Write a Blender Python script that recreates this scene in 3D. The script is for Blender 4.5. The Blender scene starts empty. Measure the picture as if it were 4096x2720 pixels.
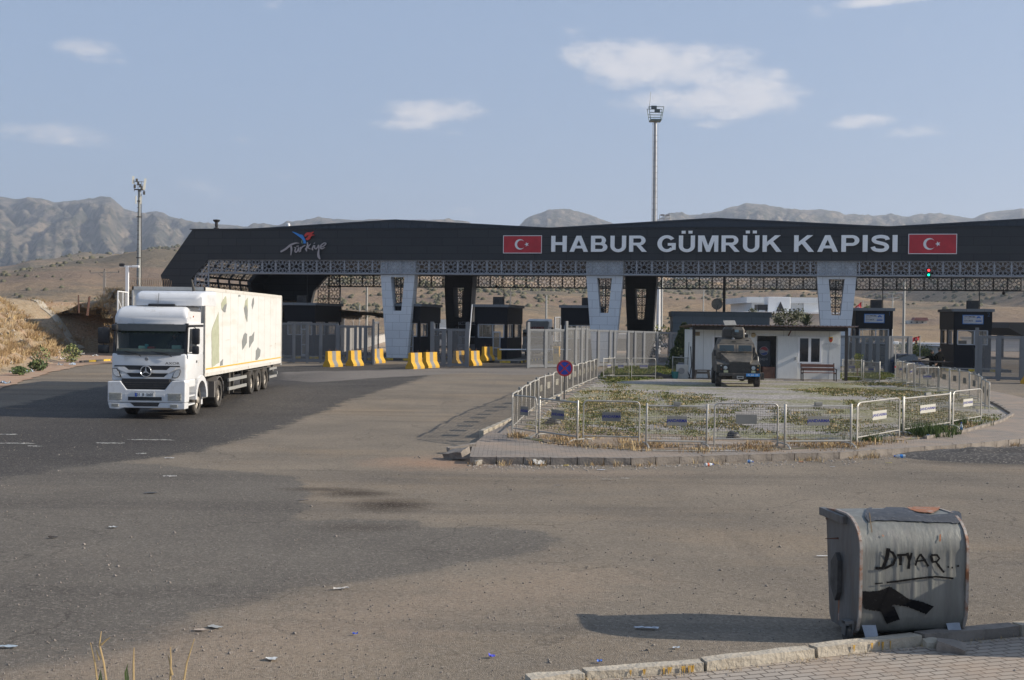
import bpy, bmesh, math, random
from mathutils import Vector, Matrix, noise as mn
random.seed(7)
PI = math.pi
R = math.radians
S = bpy.context.scene
COL = S.collection

# ------------------------------------------------------------------ camera, sky, sun, exposure
CAMH = 3.3; F = 4700.0
cam_d = bpy.data.cameras.new('camera'); cam = bpy.data.objects.new('camera', cam_d); COL.objects.link(cam)
cam_d.sensor_width = 36.0; cam_d.lens = 36.0*F/4096.0
cam_d.clip_start = 0.1; cam_d.clip_end = 40000
CAMM = Matrix.Translation((0, 0, CAMH)) @ Matrix.Rotation(R(90-0.92), 4, 'X') @ Matrix.Rotation(R(0.69), 4, 'Z')
cam.matrix_world = CAMM
S.camera = cam

SUN_AZ = R(-4.0)      # measured from +X towards +Y
SUN_EL = R(25.3)
SKYMIX = 0.68; SKYHAZE = (2.9, 3.95, 5.85, 1); HAZE = 0.00016
sund = bpy.data.lights.new('sun', 'SUN'); sun = bpy.data.objects.new('sun', sund); COL.objects.link(sun)
sund.energy = 5.0; sund.angle = R(0.55); sund.color = (1.0, 0.90, 0.765)
sdir = Vector((math.cos(SUN_AZ)*math.cos(SUN_EL), math.sin(SUN_AZ)*math.cos(SUN_EL), math.sin(SUN_EL)))
sun.rotation_euler = sdir.to_track_quat('Z', 'Y').to_euler()
sun.location = (60, -10, 40)

W = bpy.data.worlds.new('World'); S.world = W; W.use_nodes = True
wn = W.node_tree.nodes; wl = W.node_tree.links
for n in list(wn): wn.remove(n)
wout = wn.new('ShaderNodeOutputWorld'); wbg = wn.new('ShaderNodeBackground')
sky = wn.new('ShaderNodeTexSky'); sky.sky_type = 'NISHITA'; sky.sun_disc = False
sky.sun_elevation = SUN_EL; sky.sun_rotation = R(90) - SUN_AZ
sky.altitude = 400; sky.air_density = 1.0; sky.dust_density = 2.2; sky.ozone_density = 1.4
wbg.inputs['Strength'].default_value = 0.084
wl.new(wbg.outputs[0], wout.inputs['Surface'])

S.view_settings.view_transform = 'Standard'; S.view_settings.look = 'None'
S.view_settings.exposure = 0.50; S.view_settings.gamma = 1.0
S.view_settings.use_curve_mapping = False
S.cycles.max_bounces = 6; S.cycles.transparent_max_bounces = 12
S.cycles.volume_bounces = 0
S.cycles.use_adaptive_sampling = True

# ------------------------------------------------------------------ where things stand
def gz(y):
    """ground height: the road climbs 20 cm between the truck and the gate"""
    t = min(max((y-42)/9.0, 0), 1)
    return 0.2*t*t*(3-2*t)
def ray(x, y):
    d = CAMM.to_3x3() @ Vector(((x-2048)/F, -(y-1360)/F, -1.0))
    return d
def G(x, y, h=0.0):
    """point on the ground (plus h)"""
    d = ray(x, y); z = 0.0
    for _ in range(12):
        t = (z + h - CAMH)/d.z
        z = gz(d.y*t)
    return Vector((d.x*t, d.y*t, z+h))
def A(x, y, D):
    """point at distance D along +Y"""
    d = ray(x, y); t = D/d.y
    return Vector((d.x*t, d.y*t, CAMH+d.z*t))
def lerp(a, b, t): return a+(b-a)*t
ONES = ['', 'first', 'second', 'third', 'fourth', 'fifth', 'sixth', 'seventh', 'eighth', 'ninth', 'tenth', 'eleventh', 'twelfth', 'thirteenth', 'fourteenth', 'fifteenth', 'sixteenth', 'seventeenth', 'eighteenth', 'nineteenth']
def ordinal(n):
    if n < 20: return ONES[n]
    t = {2: 'twent', 3: 'thirt', 4: 'fort', 5: 'fift'}[n//10]
    return t+'ieth' if n % 10 == 0 else t+'y-'+ONES[n % 10]

# ------------------------------------------------------------------ materials
MATS = {}
def mat(name, col, rough=0.6, metal=0.0, var=0.15, scale=8.0, col2=None, bump=0.0, bscale=None, spec=0.5,
        stretch=(1, 1, 1), dirt=None, detail=5.0, contrast=1.0, coat=0.0):
    if name in MATS: return MATS[name]
    m = bpy.data.materials.new(name); m.use_nodes = True
    nt = m.node_tree; N = nt.nodes; L = nt.links
    b = N['Principled BSDF']
    b.inputs['Roughness'].default_value = rough; b.inputs['Metallic'].default_value = metal
    b.inputs['Specular IOR Level'].default_value = spec
    if coat: b.inputs['Coat Weight'].default_value = coat
    tc = N.new('ShaderNodeTexCoord'); mp = N.new('ShaderNodeMapping'); mp.inputs['Scale'].default_value = stretch
    L.new(tc.outputs['Object'], mp.inputs['Vector'])
    nz = N.new('ShaderNodeTexNoise'); nz.inputs['Scale'].default_value = scale; nz.inputs['Detail'].default_value = detail
    nz.inputs['Roughness'].default_value = 0.62
    L.new(mp.outputs[0], nz.inputs['Vector'])
    cr = N.new('ShaderNodeMapRange'); cr.inputs['From Min'].default_value = 0.5-0.22/contrast
    cr.inputs['From Max'].default_value = 0.5+0.22/contrast
    L.new(nz.outputs['Fac'], cr.inputs['Value'])
    mx = N.new('ShaderNodeMix'); mx.data_type = 'RGBA'
    c = tuple(col); c2 = tuple(col2) if col2 else tuple(max(0, v*(1-var)) for v in c)
    c1 = c if col2 else tuple(min(1, v*(1+var*0.6)) for v in c)
    mx.inputs[6].default_value = c1+(1,); mx.inputs[7].default_value = c2+(1,)
    L.new(cr.outputs[0], mx.inputs['Factor'])
    out = mx.outputs[2]
    if dirt:
        dcol, dscale, dlo, dhi = dirt
        n2 = N.new('ShaderNodeTexNoise'); n2.inputs['Scale'].default_value = dscale; n2.inputs['Detail'].default_value = 7
        n2.inputs['Roughness'].default_value = 0.7
        L.new(mp.outputs[0], n2.inputs['Vector'])
        r2 = N.new('ShaderNodeMapRange'); r2.inputs['From Min'].default_value = dlo; r2.inputs['From Max'].default_value = dhi
        L.new(n2.outputs['Fac'], r2.inputs['Value'])
        m2 = N.new('ShaderNodeMix'); m2.data_type = 'RGBA'
        L.new(r2.outputs[0], m2.inputs['Factor']); L.new(out, m2.inputs[6]); m2.inputs[7].default_value = tuple(dcol)+(1,)
        out = m2.outputs[2]
    L.new(out, b.inputs['Base Color'])
    if bump:
        nb = N.new('ShaderNodeTexNoise'); nb.inputs['Scale'].default_value = bscale or scale*3; nb.inputs['Detail'].default_value = 4
        L.new(mp.outputs[0], nb.inputs['Vector'])
        bp = N.new('ShaderNodeBump'); bp.inputs['Strength'].default_value = bump; bp.inputs['Distance'].default_value = 0.02
        L.new(nb.outputs['Fac'], bp.inputs['Height']); L.new(bp.outputs[0], b.inputs['Normal'])
    MATS[name] = m
    return m
def emis(name, col, strength):
    if name in MATS: return MATS[name]
    m = bpy.data.materials.new(name); m.use_nodes = True
    b = m.node_tree.nodes['Principled BSDF']
    b.inputs['Base Color'].default_value = tuple(c*0.3 for c in col)+(1,)
    b.inputs['Emission Color'].default_value = tuple(col)+(1,); b.inputs['Emission Strength'].default_value = strength
    MATS[name] = m; return m
def glass(name, tint=(0.02, 0.025, 0.03), rough=0.06, alpha=1.0):
    if name in MATS: return MATS[name]
    m = bpy.data.materials.new(name); m.use_nodes = True
    b = m.node_tree.nodes['Principled BSDF']
    b.inputs['Base Color'].default_value = tuple(tint)+(1,); b.inputs['Roughness'].default_value = rough
    b.inputs['Alpha'].default_value = alpha; b.inputs['IOR'].default_value = 1.5
    MATS[name] = m; return m

# ------------------------------------------------------------------ mesh builder
class MB:
    def __init__(s): s.v = []; s.f = []; s.m = []; s.T = None
    def at(s, M): s.T = M; return s
    def add(s, vs, fs, mi=0):
        o = len(s.v)
        if s.T is not None: vs = [s.T @ Vector(v) for v in vs]
        s.v += [tuple(v) for v in vs]; s.f += [tuple(i+o for i in f) for f in fs]; s.m += [mi]*len(fs)
        return s
    def box(s, x0, x1, y0, y1, z0, z1, mi=0):
        return s.add([(x0,y0,z0),(x1,y0,z0),(x1,y1,z0),(x0,y1,z0),(x0,y0,z1),(x1,y0,z1),(x1,y1,z1),(x0,y1,z1)],
                     [(0,3,2,1),(4,5,6,7),(0,1,5,4),(1,2,6,5),(2,3,7,6),(3,0,4,7)], mi)
    def cbox(s, c, size, mi=0):
        return s.box(c[0]-size[0]/2, c[0]+size[0]/2, c[1]-size[1]/2, c[1]+size[1]/2, c[2]-size[2]/2, c[2]+size[2]/2, mi)
    def bbox(s, x0, x1, y0, y1, z0, z1, b=0.02, mi=0, seg=2):
        """box with rounded edges"""
        bm = bmesh.new(); bmesh.ops.create_cube(bm, size=1)
        for v in bm.verts:
            v.co = Vector((lerp(x0, x1, v.co.x+.5), lerp(y0, y1, v.co.y+.5), lerp(z0, z1, v.co.z+.5)))
        bmesh.ops.bevel(bm, geom=bm.edges[:], offset=b, segments=seg, affect='EDGES', profile=0.5)
        s.frombm(bm, mi); return s
    def frombm(s, bm, mi=0):
        bm.verts.index_update()
        s.add([v.co.copy() for v in bm.verts], [[v.index for v in f.verts] for f in bm.faces], mi); bm.free(); return s
    def tube(s, p, q, r, r2=None, n=8, mi=0, caps=True):
        p = Vector(p); q = Vector(q); r2 = r if r2 is None else r2
        d = (q-p)
        if d.length < 1e-6: return s
        d.normalize(); a = d.orthogonal().normalized(); b = d.cross(a)
        vs = []
        for c, rr in ((p, r), (q, r2)):
            for k in range(n):
                t = 2*PI*k/n; vs.append(c+a*math.cos(t)*rr+b*math.sin(t)*rr)
        fs = [(k, (k+1) % n, n+(k+1) % n, n+k) for k in range(n)]
        if caps: fs += [tuple(range(n-1, -1, -1)), tuple(range(n, 2*n))]
        return s.add(vs, fs, mi)
    def path(s, pts, r, n=8, mi=0):
        """bent tube through points"""
        pts = [Vector(p) for p in pts]; rings = []
        up = None
        for i, p in enumerate(pts):
            d = (pts[min(i+1, len(pts)-1)]-pts[max(i-1, 0)]).normalized()
            a = d.orthogonal().normalized() if up is None else (up-d*up.dot(d)).normalized()
            up = a; b = d.cross(a)
            rr = r[i] if isinstance(r, (list, tuple)) else r
            rings.append([p+a*math.cos(2*PI*k/n)*rr+b*math.sin(2*PI*k/n)*rr for k in range(n)])
        vs = [v for g in rings for v in g]; fs = []
        for i in range(len(pts)-1):
            for k in range(n):
                fs.append((i*n+k, i*n+(k+1) % n, (i+1)*n+(k+1) % n, (i+1)*n+k))
        fs += [tuple(range(n-1, -1, -1)), tuple(range((len(pts)-1)*n, len(pts)*n))]
        return s.add(vs, fs, mi)
    def prism(s, poly, vec, mi=0):
        """polygon (3-D points) pushed along vec"""
        n = len(poly); poly = [Vector(p) for p in poly]; vec = Vector(vec)
        vs = poly+[p+vec for p in poly]
        nrm = Vector((0, 0, 0))
        for i in range(n): nrm += poly[i].cross(poly[(i+1) % n])
        fs = [tuple(range(n)), tuple(range(2*n-1, n-1, -1))]+[(i, n+i, n+(i+1) % n, (i+1) % n) for i in range(n)]
        if nrm.dot(vec) > 0: fs = [tuple(reversed(f)) for f in fs]
        return s.add(vs, fs, mi)
    def lathe(s, prof, c=(0, 0, 0), axis='Z', n=16, mi=0):
        vs = []; m = len(prof); c = Vector(c)
        for k in range(n):
            t = 2*PI*k/n
            for r_, h in prof:
                if axis == 'Z': v = (r_*math.cos(t), r_*math.sin(t), h)
                elif axis == 'X': v = (h, r_*math.cos(t), r_*math.sin(t))
                else: v = (r_*math.sin(t), h, r_*math.cos(t))
                vs.append(c+Vector(v))
        fs = []
        for k in range(n):
            for j in range(m-1):
                a = k*m+j; b = ((k+1) % n)*m+j
                fs.append((a, b, b+1, a+1))
        return s.add(vs, fs, mi)
    def bar(s, p, q, w, t, up=(0, 0, 1), mi=0):
        """flat rectangular bar from p to q: w wide across, t thick along up"""
        p = Vector(p); q = Vector(q); d = (q-p).normalized(); up = Vector(up)
        sd = d.cross(up).normalized(); u2 = sd.cross(d).normalized()
        vs = []
        for c in (p, q):
            for a, b in ((-1, -1), (1, -1), (1, 1), (-1, 1)): vs.append(c+sd*w/2*a+u2*t/2*b)
        return s.add(vs, [(0,1,2,3),(7,6,5,4),(0,4,5,1),(1,5,6,2),(2,6,7,3),(3,7,4,0)], mi)
    def build(s, name, mats, parent=None, smooth=False, autos=None, loc=None, rotz=0, fix=True):
        me = bpy.data.meshes.new(name); me.from_pydata(s.v, [], s.f)
        if not isinstance(mats, (list, tuple)): mats = [mats]
        for m in mats: me.materials.append(m)
        if len(mats) > 1:
            me.polygons.foreach_set('material_index', s.m)
        if fix:
            bm = bmesh.new(); bm.from_mesh(me); bmesh.ops.recalc_face_normals(bm, faces=bm.faces[:]); bm.to_mesh(me); bm.free()
        if smooth:
            me.polygons.foreach_set('use_smooth', [True]*len(me.polygons))
            try: me.set_sharp_from_angle(angle=R(autos or 40))
            except Exception: pass
        me.update()
        o = bpy.data.objects.new(name, me); COL.objects.link(o)
        if parent is not None: o.parent = parent
        if loc is not None: o.location = loc
        if rotz: o.rotation_euler = (0, 0, rotz)
        return o
def tag(o, label=None, cat=None, group=None, kind=None):
    if label: o['label'] = label
    if cat: o['category'] = cat
    if group: o['group'] = group
    if kind: o['kind'] = kind
    return o
def thing(name, label, cat, loc=(0, 0, 0), rotz=0, group=None):
    o = bpy.data.objects.new(name, None); COL.objects.link(o); o.empty_display_size = 0.2
    o.location = loc; o.rotation_euler = (0, 0, rotz)
    return tag(o, label, cat, group)
def copy_tree(o, parent=None):
    c = o.copy(); COL.objects.link(c)
    if parent is not None: c.parent = parent
    for ch in list(o.children): copy_tree(ch, c)
    return c
def dup(o, loc, rotz, label, group=None, scale=None):
    c = copy_tree(o); c.location = loc; c.rotation_euler = (0, 0, rotz); c['label'] = label
    if group: c['group'] = group
    if scale: c.scale = scale
    return c
def text_obj(name, txt, size, material, parent, M, ext=0.02, sx=1.0, bold=0.0, align='CENTER', space=1.0):
    """real lettering as a mesh; M places it (text lies in XY facing +Z)"""
    cu = bpy.data.curves.new(name, 'FONT'); cu.body = txt; cu.size = size; cu.extrude = ext; cu.align_x = align; cu.align_y = 'CENTER'
    cu.offset = bold; cu.resolution_u = 3; cu.space_character = space
    t = bpy.data.objects.new('tmp', cu); COL.objects.link(t)
    dg = bpy.context.evaluated_depsgraph_get(); dg.update()
    me = bpy.data.meshes.new_from_object(t.evaluated_get(dg)); bpy.data.objects.remove(t); me.name = name
    me.transform(M @ Matrix.Diagonal((sx, 1, 1, 1)))
    me.materials.clear(); me.materials.append(material)
    o = bpy.data.objects.new(name, me); COL.objects.link(o); o.parent = parent
    return o
def facing(x, y, z, yaw=0.0):
    """matrix: text readable from -Y (turned by yaw about Z)"""
    return Matrix.Translation((x, y, z)) @ Matrix.Rotation(yaw, 4, 'Z') @ Matrix.Rotation(R(90), 4, 'X')

# common materials
M = {}
M['white'] = mat('white_paint', (0.78, 0.79, 0.80), 0.35, var=0.05, scale=2, dirt=((0.45, 0.40, 0.33), 1.1, 0.62, 0.85))
M['box'] = mat('trailer_white', (0.64, 0.635, 0.61), 0.45, var=0.06, scale=1.0, stretch=(1, .5, 2.5), dirt=((0.52, 0.475, 0.38), 0.5, 0.52, 0.85))
M['black'] = mat('black_plastic', (0.018, 0.018, 0.02), 0.5, var=0.3, dirt=((0.10, 0.09, 0.075), 3, 0.55, 0.8))
M['rubber'] = mat('rubber', (0.035, 0.033, 0.03), 0.85, var=0.3, dirt=((0.13, 0.11, 0.09), 3, 0.45, 0.75))
M['steel'] = mat('grey_steel', (0.30, 0.30, 0.30), 0.5, 0.4, var=0.2, scale=5, dirt=((0.22, 0.18, 0.14), 2, 0.6, 0.8))
M['galv'] = mat('galvanised', (0.42, 0.42, 0.40), 0.5, 0.45, var=0.18, scale=9, dirt=((0.33, 0.27, 0.20), 5, 0.58, 0.78))
M['chassis'] = mat('chassis_dark', (0.07, 0.066, 0.06), 0.7, 0.2, var=0.3, dirt=((0.17, 0.14, 0.11), 3, 0.5, 0.8))
M['dark_glass'] = glass('dark_glass')
M['concrete'] = mat('concrete', (0.34, 0.31, 0.27), 0.85, var=0.25, scale=3, bump=0.5, bscale=25, dirt=((0.20, 0.17, 0.14), 2, 0.5, 0.75))
M['clad'] = mat('dark_cladding', (0.032, 0.036, 0.042), 0.65, var=0.12, scale=1.5, spec=0.3)
M['rust'] = mat('rusty_brown', (0.10, 0.045, 0.03), 0.7, var=0.35, scale=10)
# ------------------------------------------------------------------ clouds in the sky
def math_node(op, a, b=None, nodes=wn, links=wl, clamp=False):
    n = nodes.new('ShaderNodeMath'); n.operation = op; n.use_clamp = clamp
    for i, v in enumerate((a, b)):
        if v is None: continue
        if isinstance(v, (int, float)): n.inputs[i].default_value = v
        else: links.new(v, n.inputs[i])
    return n.outputs[0]
wtc = wn.new('ShaderNodeTexCoord')
CL = [(2400,225,170,62,1.0),(2560,260,230,95,1.15),(2790,270,250,90,1.0),(2960,380,240,95,1.15),(2820,400,330,75,.9),(3090,320,90,60,.7),(2830,497,95,20,.7),
      (350,195,115,38,.75),(380,232,110,22,.5),(250,540,230,50,.62),(340,570,150,34,.5),(1730,445,200,52,.95),(1640,500,150,30,.75),(1790,528,75,18,.5),(970,555,70,26,.55),
      (3440,485,130,34,.8),(3670,522,120,30,.7),(770,760,180,40,.42),(860,790,140,26,.35),(1810,850,110,26,.42),(1140,700,70,22,.3),
      (3520,5,200,20,.8),(3300,45,70,30,.45),(2310,115,60,45,.4),(3625,150,50,40,.38),(1560,745,120,20,.3),(1085,12,60,20,.35),(2160,450,60,40,.3),(1330,738,90,18,.3),(3150,440,60,40,.4)]
acc = None
for (cx, cy, hw, hh, st) in CL:
    c = ray(cx, cy).normalized(); u = (ray(cx+10, cy).normalized()-c).normalized(); v = (ray(cx, cy-10).normalized()-c).normalized()
    sub = wn.new('ShaderNodeVectorMath'); sub.operation = 'SUBTRACT'; wl.new(wtc.outputs['Generated'], sub.inputs[0]); sub.inputs[1].default_value = c
    ds = []
    for ax, h in ((u, hw), (v, hh)):
        d = wn.new('ShaderNodeVectorMath'); d.operation = 'DOT_PRODUCT'; wl.new(sub.outputs[0], d.inputs[0])
        k = F/h/1.25; d.inputs[1].default_value = ax*k; ds.append(math_node('POWER', math_node('ABSOLUTE', d.outputs['Value']), 2.0))
    r2 = math_node('ADD', ds[0], ds[1])
    b = math_node('MULTIPLY', math_node('SUBTRACT', 1.0, r2, clamp=True), st)
    acc = b if acc is None else math_node('MAXIMUM', acc, b)
def wnoise(scale, detail, sc=(1, 1, 2.2), rough=0.6):
    mp = wn.new('ShaderNodeMapping'); mp.inputs['Scale'].default_value = sc; wl.new(wtc.outputs['Generated'], mp.inputs[0])
    n = wn.new('ShaderNodeTexNoise'); n.inputs['Scale'].default_value = scale; n.inputs['Detail'].default_value = detail
    n.inputs['Roughness'].default_value = rough; wl.new(mp.outputs[0], n.inputs['Vector']); return n.outputs['Fac']
nz1 = wnoise(38, 12, rough=.66); nz2 = wnoise(11, 6)
a1 = math_node('ADD', acc, math_node('MULTIPLY', math_node('SUBTRACT', nz1, 0.5), 1.5))
a1 = math_node('ADD', a1, math_node('MULTIPLY', math_node('SUBTRACT', nz2, 0.5), 0.7))
inside = math_node('MULTIPLY', acc, 5.0, clamp=True)
mr = wn.new('ShaderNodeMapRange'); mr.interpolation_type = 'SMOOTHSTEP'; mr.inputs['From Min'].default_value = 0.20; mr.inputs['From Max'].default_value = 1.05
wl.new(a1, mr.inputs['Value'])
alpha = math_node('MULTIPLY', math_node('MULTIPLY', mr.outputs[0], inside), 0.80)
cm = wn.new('ShaderNodeMix'); cm.data_type = 'RGBA'
grade = wn.new('ShaderNodeMix'); grade.data_type = 'RGBA'; grade.inputs['Factor'].default_value = SKYMIX
wl.new(sky.outputs[0], grade.inputs[6]); grade.inputs[7].default_value = SKYHAZE
wl.new(alpha, cm.inputs['Factor']); wl.new(grade.outputs[2], cm.inputs[6])
cc = wn.new('ShaderNodeMix'); cc.data_type = 'RGBA'; cc.inputs[6].default_value = (5.4, 5.6, 6.3, 1); cc.inputs[7].default_value = (8.4, 7.9, 7.6, 1)
wl.new(nz1, cc.inputs['Factor']); wl.new(cc.outputs[2], cm.inputs[7])
wl.new(cm.outputs[2], wbg.inputs['Color'])

# ------------------------------------------------------------------ ground, roads, pavements
def road_mat(name, c1, c2, speck=(0.30, 0.27, 0.23), sand=None, sand_lo=0.52, sand_hi=0.7, sscale=0.16, stains=(), rough=0.85, grain=55, streak=0.5):
    m = bpy.data.materials.new(name); m.use_nodes = True; nt = m.node_tree; N = nt.nodes; L = nt.links
    b = N['Principled BSDF']; b.inputs['Roughness'].default_value = rough; b.inputs['Specular IOR Level'].default_value = 0.35
    tc = N.new('ShaderNodeTexCoord')
    def noise(scale, det, stretch=(1, 1, 1), ro=0.6, rot=0):
        mp = N.new('ShaderNodeMapping'); mp.inputs['Scale'].default_value = stretch; mp.inputs['Rotation'].default_value = (0, 0, rot); L.new(tc.outputs['Object'], mp.inputs[0])
        n = N.new('ShaderNodeTexNoise'); n.inputs['Scale'].default_value = scale; n.inputs['Detail'].default_value = det; n.inputs['Roughness'].default_value = ro
        L.new(mp.outputs[0], n.inputs['Vector']); return n.outputs['Fac']
    def mr(v, lo, hi, a=0, c=1):
        r = N.new('ShaderNodeMapRange'); r.inputs['From Min'].default_value = lo; r.inputs['From Max'].default_value = hi
        r.inputs['To Min'].default_value = a; r.inputs['To Max'].default_value = c; L.new(v, r.inputs['Value']); return r.outputs[0]
    def mixc(f, a, c):
        x = N.new('ShaderNodeMix'); x.data_type = 'RGBA'
        for s_, v in ((x.inputs['Factor'], f), (x.inputs[6], a), (x.inputs[7], c)):
            if isinstance(v, (int, float)): s_.default_value = v
            elif isinstance(v, tuple): s_.default_value = v+(1,)
            else: L.new(v, s_)
        return x.outputs[2]
    col = mixc(mr(noise(0.35, 8), 0.35, 0.65), c1, c2)
    col = mixc(mr(noise(0.5, 7, (0.12, 1.1, 1), 0.65, 0.12), 0.5, 0.75, 0, streak), col, tuple(v*0.6 for v in c2))
    if sand: col = mixc(mr(noise(sscale, 8, (0.5, 1, 1), 0.68), sand_lo, sand_hi), col, sand)
    for (sx, sy, rx, ry, dc, am) in stains:
        d = N.new('ShaderNodeVectorMath'); d.operation = 'SUBTRACT'; L.new(tc.outputs['Object'], d.inputs[0]); d.inputs[1].default_value = (sx, sy, 0)
        e = N.new('ShaderNodeVectorMath'); e.operation = 'MULTIPLY'; L.new(d.outputs[0], e.inputs[0]); e.inputs[1].default_value = (1/rx, 1/ry, 0)
        l = N.new('ShaderNodeVectorMath'); l.operation = 'LENGTH'; L.new(e.outputs[0], l.inputs[0])
        ad = math_node('ADD', l.outputs['Value'], math_node('MULTIPLY', math_node('SUBTRACT', noise(2.2, 6), 0.5, N, L), 1.6, N, L), N, L)
        col = mixc(mr(ad, 1.0, 0.25, 0, am), col, dc)
    vo = N.new('ShaderNodeTexVoronoi'); vo.inputs['Scale'].default_value = grain; L.new(tc.outputs['Object'], vo.inputs['Vector'])
    sp = N.new('ShaderNodeSeparateColor'); L.new(vo.outputs['Color'], sp.inputs[0])
    col = mixc(mr(sp.outputs[0], 0.72, 1.0, 0, 0.55), col, speck)
    col = mixc(mr(sp.outputs[1], 0.6, 1.0, 0, 0.6), col, tuple(v*0.45 for v in c2))
    L.new(col, b.inputs['Base Color'])
    bp = N.new('ShaderNodeBump'); bp.inputs['Strength'].default_value = 0.5; bp.inputs['Distance'].default_value = 0.012
    L.new(vo.outputs['Distance'], bp.inputs['Height']); L.new(bp.outputs[0], b.inputs['Normal'])
    MATS[name] = m
    return m
def sheet(name, poly, h, m, step=0.75, thick=0.0, kind='structure', jitter=0.0):
    """flat sheet lying h above the ground, following its rise; thick > 0 gives it sides"""
    if jitter:
        q = []
        for i in range(len(poly)):
            a, b = Vector(poly[i][:2]), Vector(poly[(i+1) % len(poly)][:2]); n = max(1, int((b-a).length/0.5)); n = min(n, 60)
            nr = Vector((-(b-a).y, (b-a).x)).normalized()
            for k in range(n):
                p = a.lerp(b, k/n)
                q.append(p+nr*(mn.noise(Vector((p.x*0.9, p.y*0.9, 3)))*jitter+mn.noise(Vector((p.x*3.5, p.y*3.5, 8)))*jitter*.45))
        poly = q
    bm = bmesh.new(); vs = [bm.verts.new((p[0], p[1], 0)) for p in poly]; bm.faces.new(vs)
    bmesh.ops.triangulate(bm, faces=bm.faces[:])
    y = 42.0
    while y < 51.4:
        bmesh.ops.bisect_plane(bm, geom=bm.verts[:]+bm.edges[:]+bm.faces[:], plane_co=(0, y, 0), plane_no=(0, 1, 0)); y += step
    if thick:
        r = bmesh.ops.extrude_face_region(bm, geom=bm.faces[:])
        for v in r['geom']:
            if isinstance(v, bmesh.types.BMVert): v.co.z -= thick
    for v in bm.verts: v.co.z += gz(v.co.y)+h
    bmesh.ops.recalc_face_normals(bm, faces=bm.faces[:])
    me = bpy.data.meshes.new(name); bm.to_mesh(me); bm.free(); me.materials.append(m)
    o = bpy.data.objects.new(name, me); COL.objects.link(o); tag(o, kind=kind); return o
GP = lambda pts, h=0: [G(x, y, h) for x, y in pts]
soil = mat('dry_soil', (0.40, 0.30, 0.21), 0.95, scale=0.05, col2=(0.30, 0.235, 0.175), detail=9, dirt=((0.26, 0.17, 0.10), 0.012, 0.52, 0.62))
# ground: one sheet to the horizon
mb = MB(); ys = [-60, 20, 42]+[42+0.75*k for k in range(1, 12)]+[51, 60, 100, 300, 1500, 9000]
xs = [-9000, -1500, -300, -60, 0, 60, 300, 1500, 9000]
vs = [(x, y, gz(y)-0.03) for y in ys for x in xs]
fs = [(j*len(xs)+i, j*len(xs)+i+1, (j+1)*len(xs)+i+1, (j+1)*len(xs)+i) for j in range(len(ys)-1) for i in range(len(xs)-1)]
mb.add(vs, fs); tag(mb.build('ground', soil), kind='structure')
import numpy as np
NEWP = GP([(-1500, 1680), (-200, 1650), (0, 1630), (200, 1590), (420, 1545), (560, 1520), (700, 1488), (1200, 1462), (1700, 1455), (2100, 1452), (2140, 1466), (1900, 1478), (1720, 1500), (1590, 1545), (1400, 1600), (1200, 1682), (990, 1752), (793, 1805), (700, 1822), (560, 1835), (420, 1850), (200, 1885), (0, 1915), (-900, 1960)])
MIDP = GP([(-900, 1960), (0, 1880), (400, 1840), (640, 1860), (1180, 1905), (1240, 1960), (1200, 2080), (1400, 2078), (1650, 2085), (1750, 2115), (1900, 2108), (2120, 2120), (2240, 2160), (2200, 2190), (1980, 2245), (1500, 2320), (1100, 2370), (1080, 2400), (800, 2450), (760, 2490), (790, 2530), (560, 2590), (300, 2650), (0, 2690), (-900, 2800)])
APRP = GP([(1130, 1487), (1500, 1482), (1760, 1474), (2260, 1470), (2400, 1486), (2380, 1500), (2050, 1500), (1900, 1490), (1500, 1512), (1250, 1530), (1130, 1520)])
WETP = GP([(-300, 1700), (0, 1720), (450, 1660), (900, 1560), (1100, 1500), (1300, 1490), (1150, 1580), (900, 1680), (760, 1745), (600, 1790), (300, 1800), (-300, 1810)])
DUSP = GP([(0, 2700), (760, 2500), (1080, 2420), (1600, 2330), (2250, 2250), (2600, 2300), (2500, 2400), (1900, 2500), (1500, 2640), (1000, 2760), (0, 2800)])
def sdist(px, py, poly):
    P_ = np.array([(p.x, p.y) for p in poly]); Q_ = np.roll(P_, -1, 0); dmin = np.full(px.shape, 1e9); ins = np.zeros(px.shape, bool)
    for (ax, ay), (bx, by) in zip(P_, Q_):
        dx, dy = bx-ax, by-ay; t = np.clip(((px-ax)*dx+(py-ay)*dy)/(dx*dx+dy*dy+1e-9), 0, 1); d = np.hypot(px-ax-t*dx, py-ay-t*dy); dmin = np.minimum(dmin, d)
        if ay != by: ins ^= ((ay > py) != (by > py)) & (px < (bx-ax)*(py-ay)/(by-ay)+ax)
    return np.where(ins, dmin, -dmin)
yy = np.concatenate([np.arange(3, 16, .16), np.arange(16, 34, .25), np.arange(34, 60, .5), np.arange(60, 119, 1.5)])
xx = np.concatenate([np.arange(-70, -22, 2.0), np.arange(-22, 12, .25), np.arange(12, 72, 1.5)])
XX, YY = np.meshgrid(xx, yy); nxg = len(xx)
vs = [(float(a), float(b), gz(float(b))) for a, b in zip(XX.ravel(), YY.ravel())]
fs = [(j*nxg+i, j*nxg+i+1, (j+1)*nxg+i+1, (j+1)*nxg+i) for j in range(len(yy)-1) for i in range(nxg-1)]
me = bpy.data.meshes.new('road'); me.from_pydata(vs, [], fs)
def soft(poly, w_): return np.clip(.5+sdist(XX.ravel(), YY.ravel(), poly)/(2*w_), 0, 1)
cola = np.stack([soft(NEWP, .7), soft(MIDP, .45), soft(APRP, .5), np.ones(XX.size)], 1).astype(np.float32)
colb = np.stack([soft(WETP, 2.0), soft(DUSP, 1.2), np.zeros(XX.size), np.ones(XX.size)], 1).astype(np.float32)
for nm, cc_ in (('zones', cola), ('wear', colb)):
    at_ = me.color_attributes.new(nm, 'FLOAT_COLOR', 'POINT'); at_.data.foreach_set('color', cc_.ravel())
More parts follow.
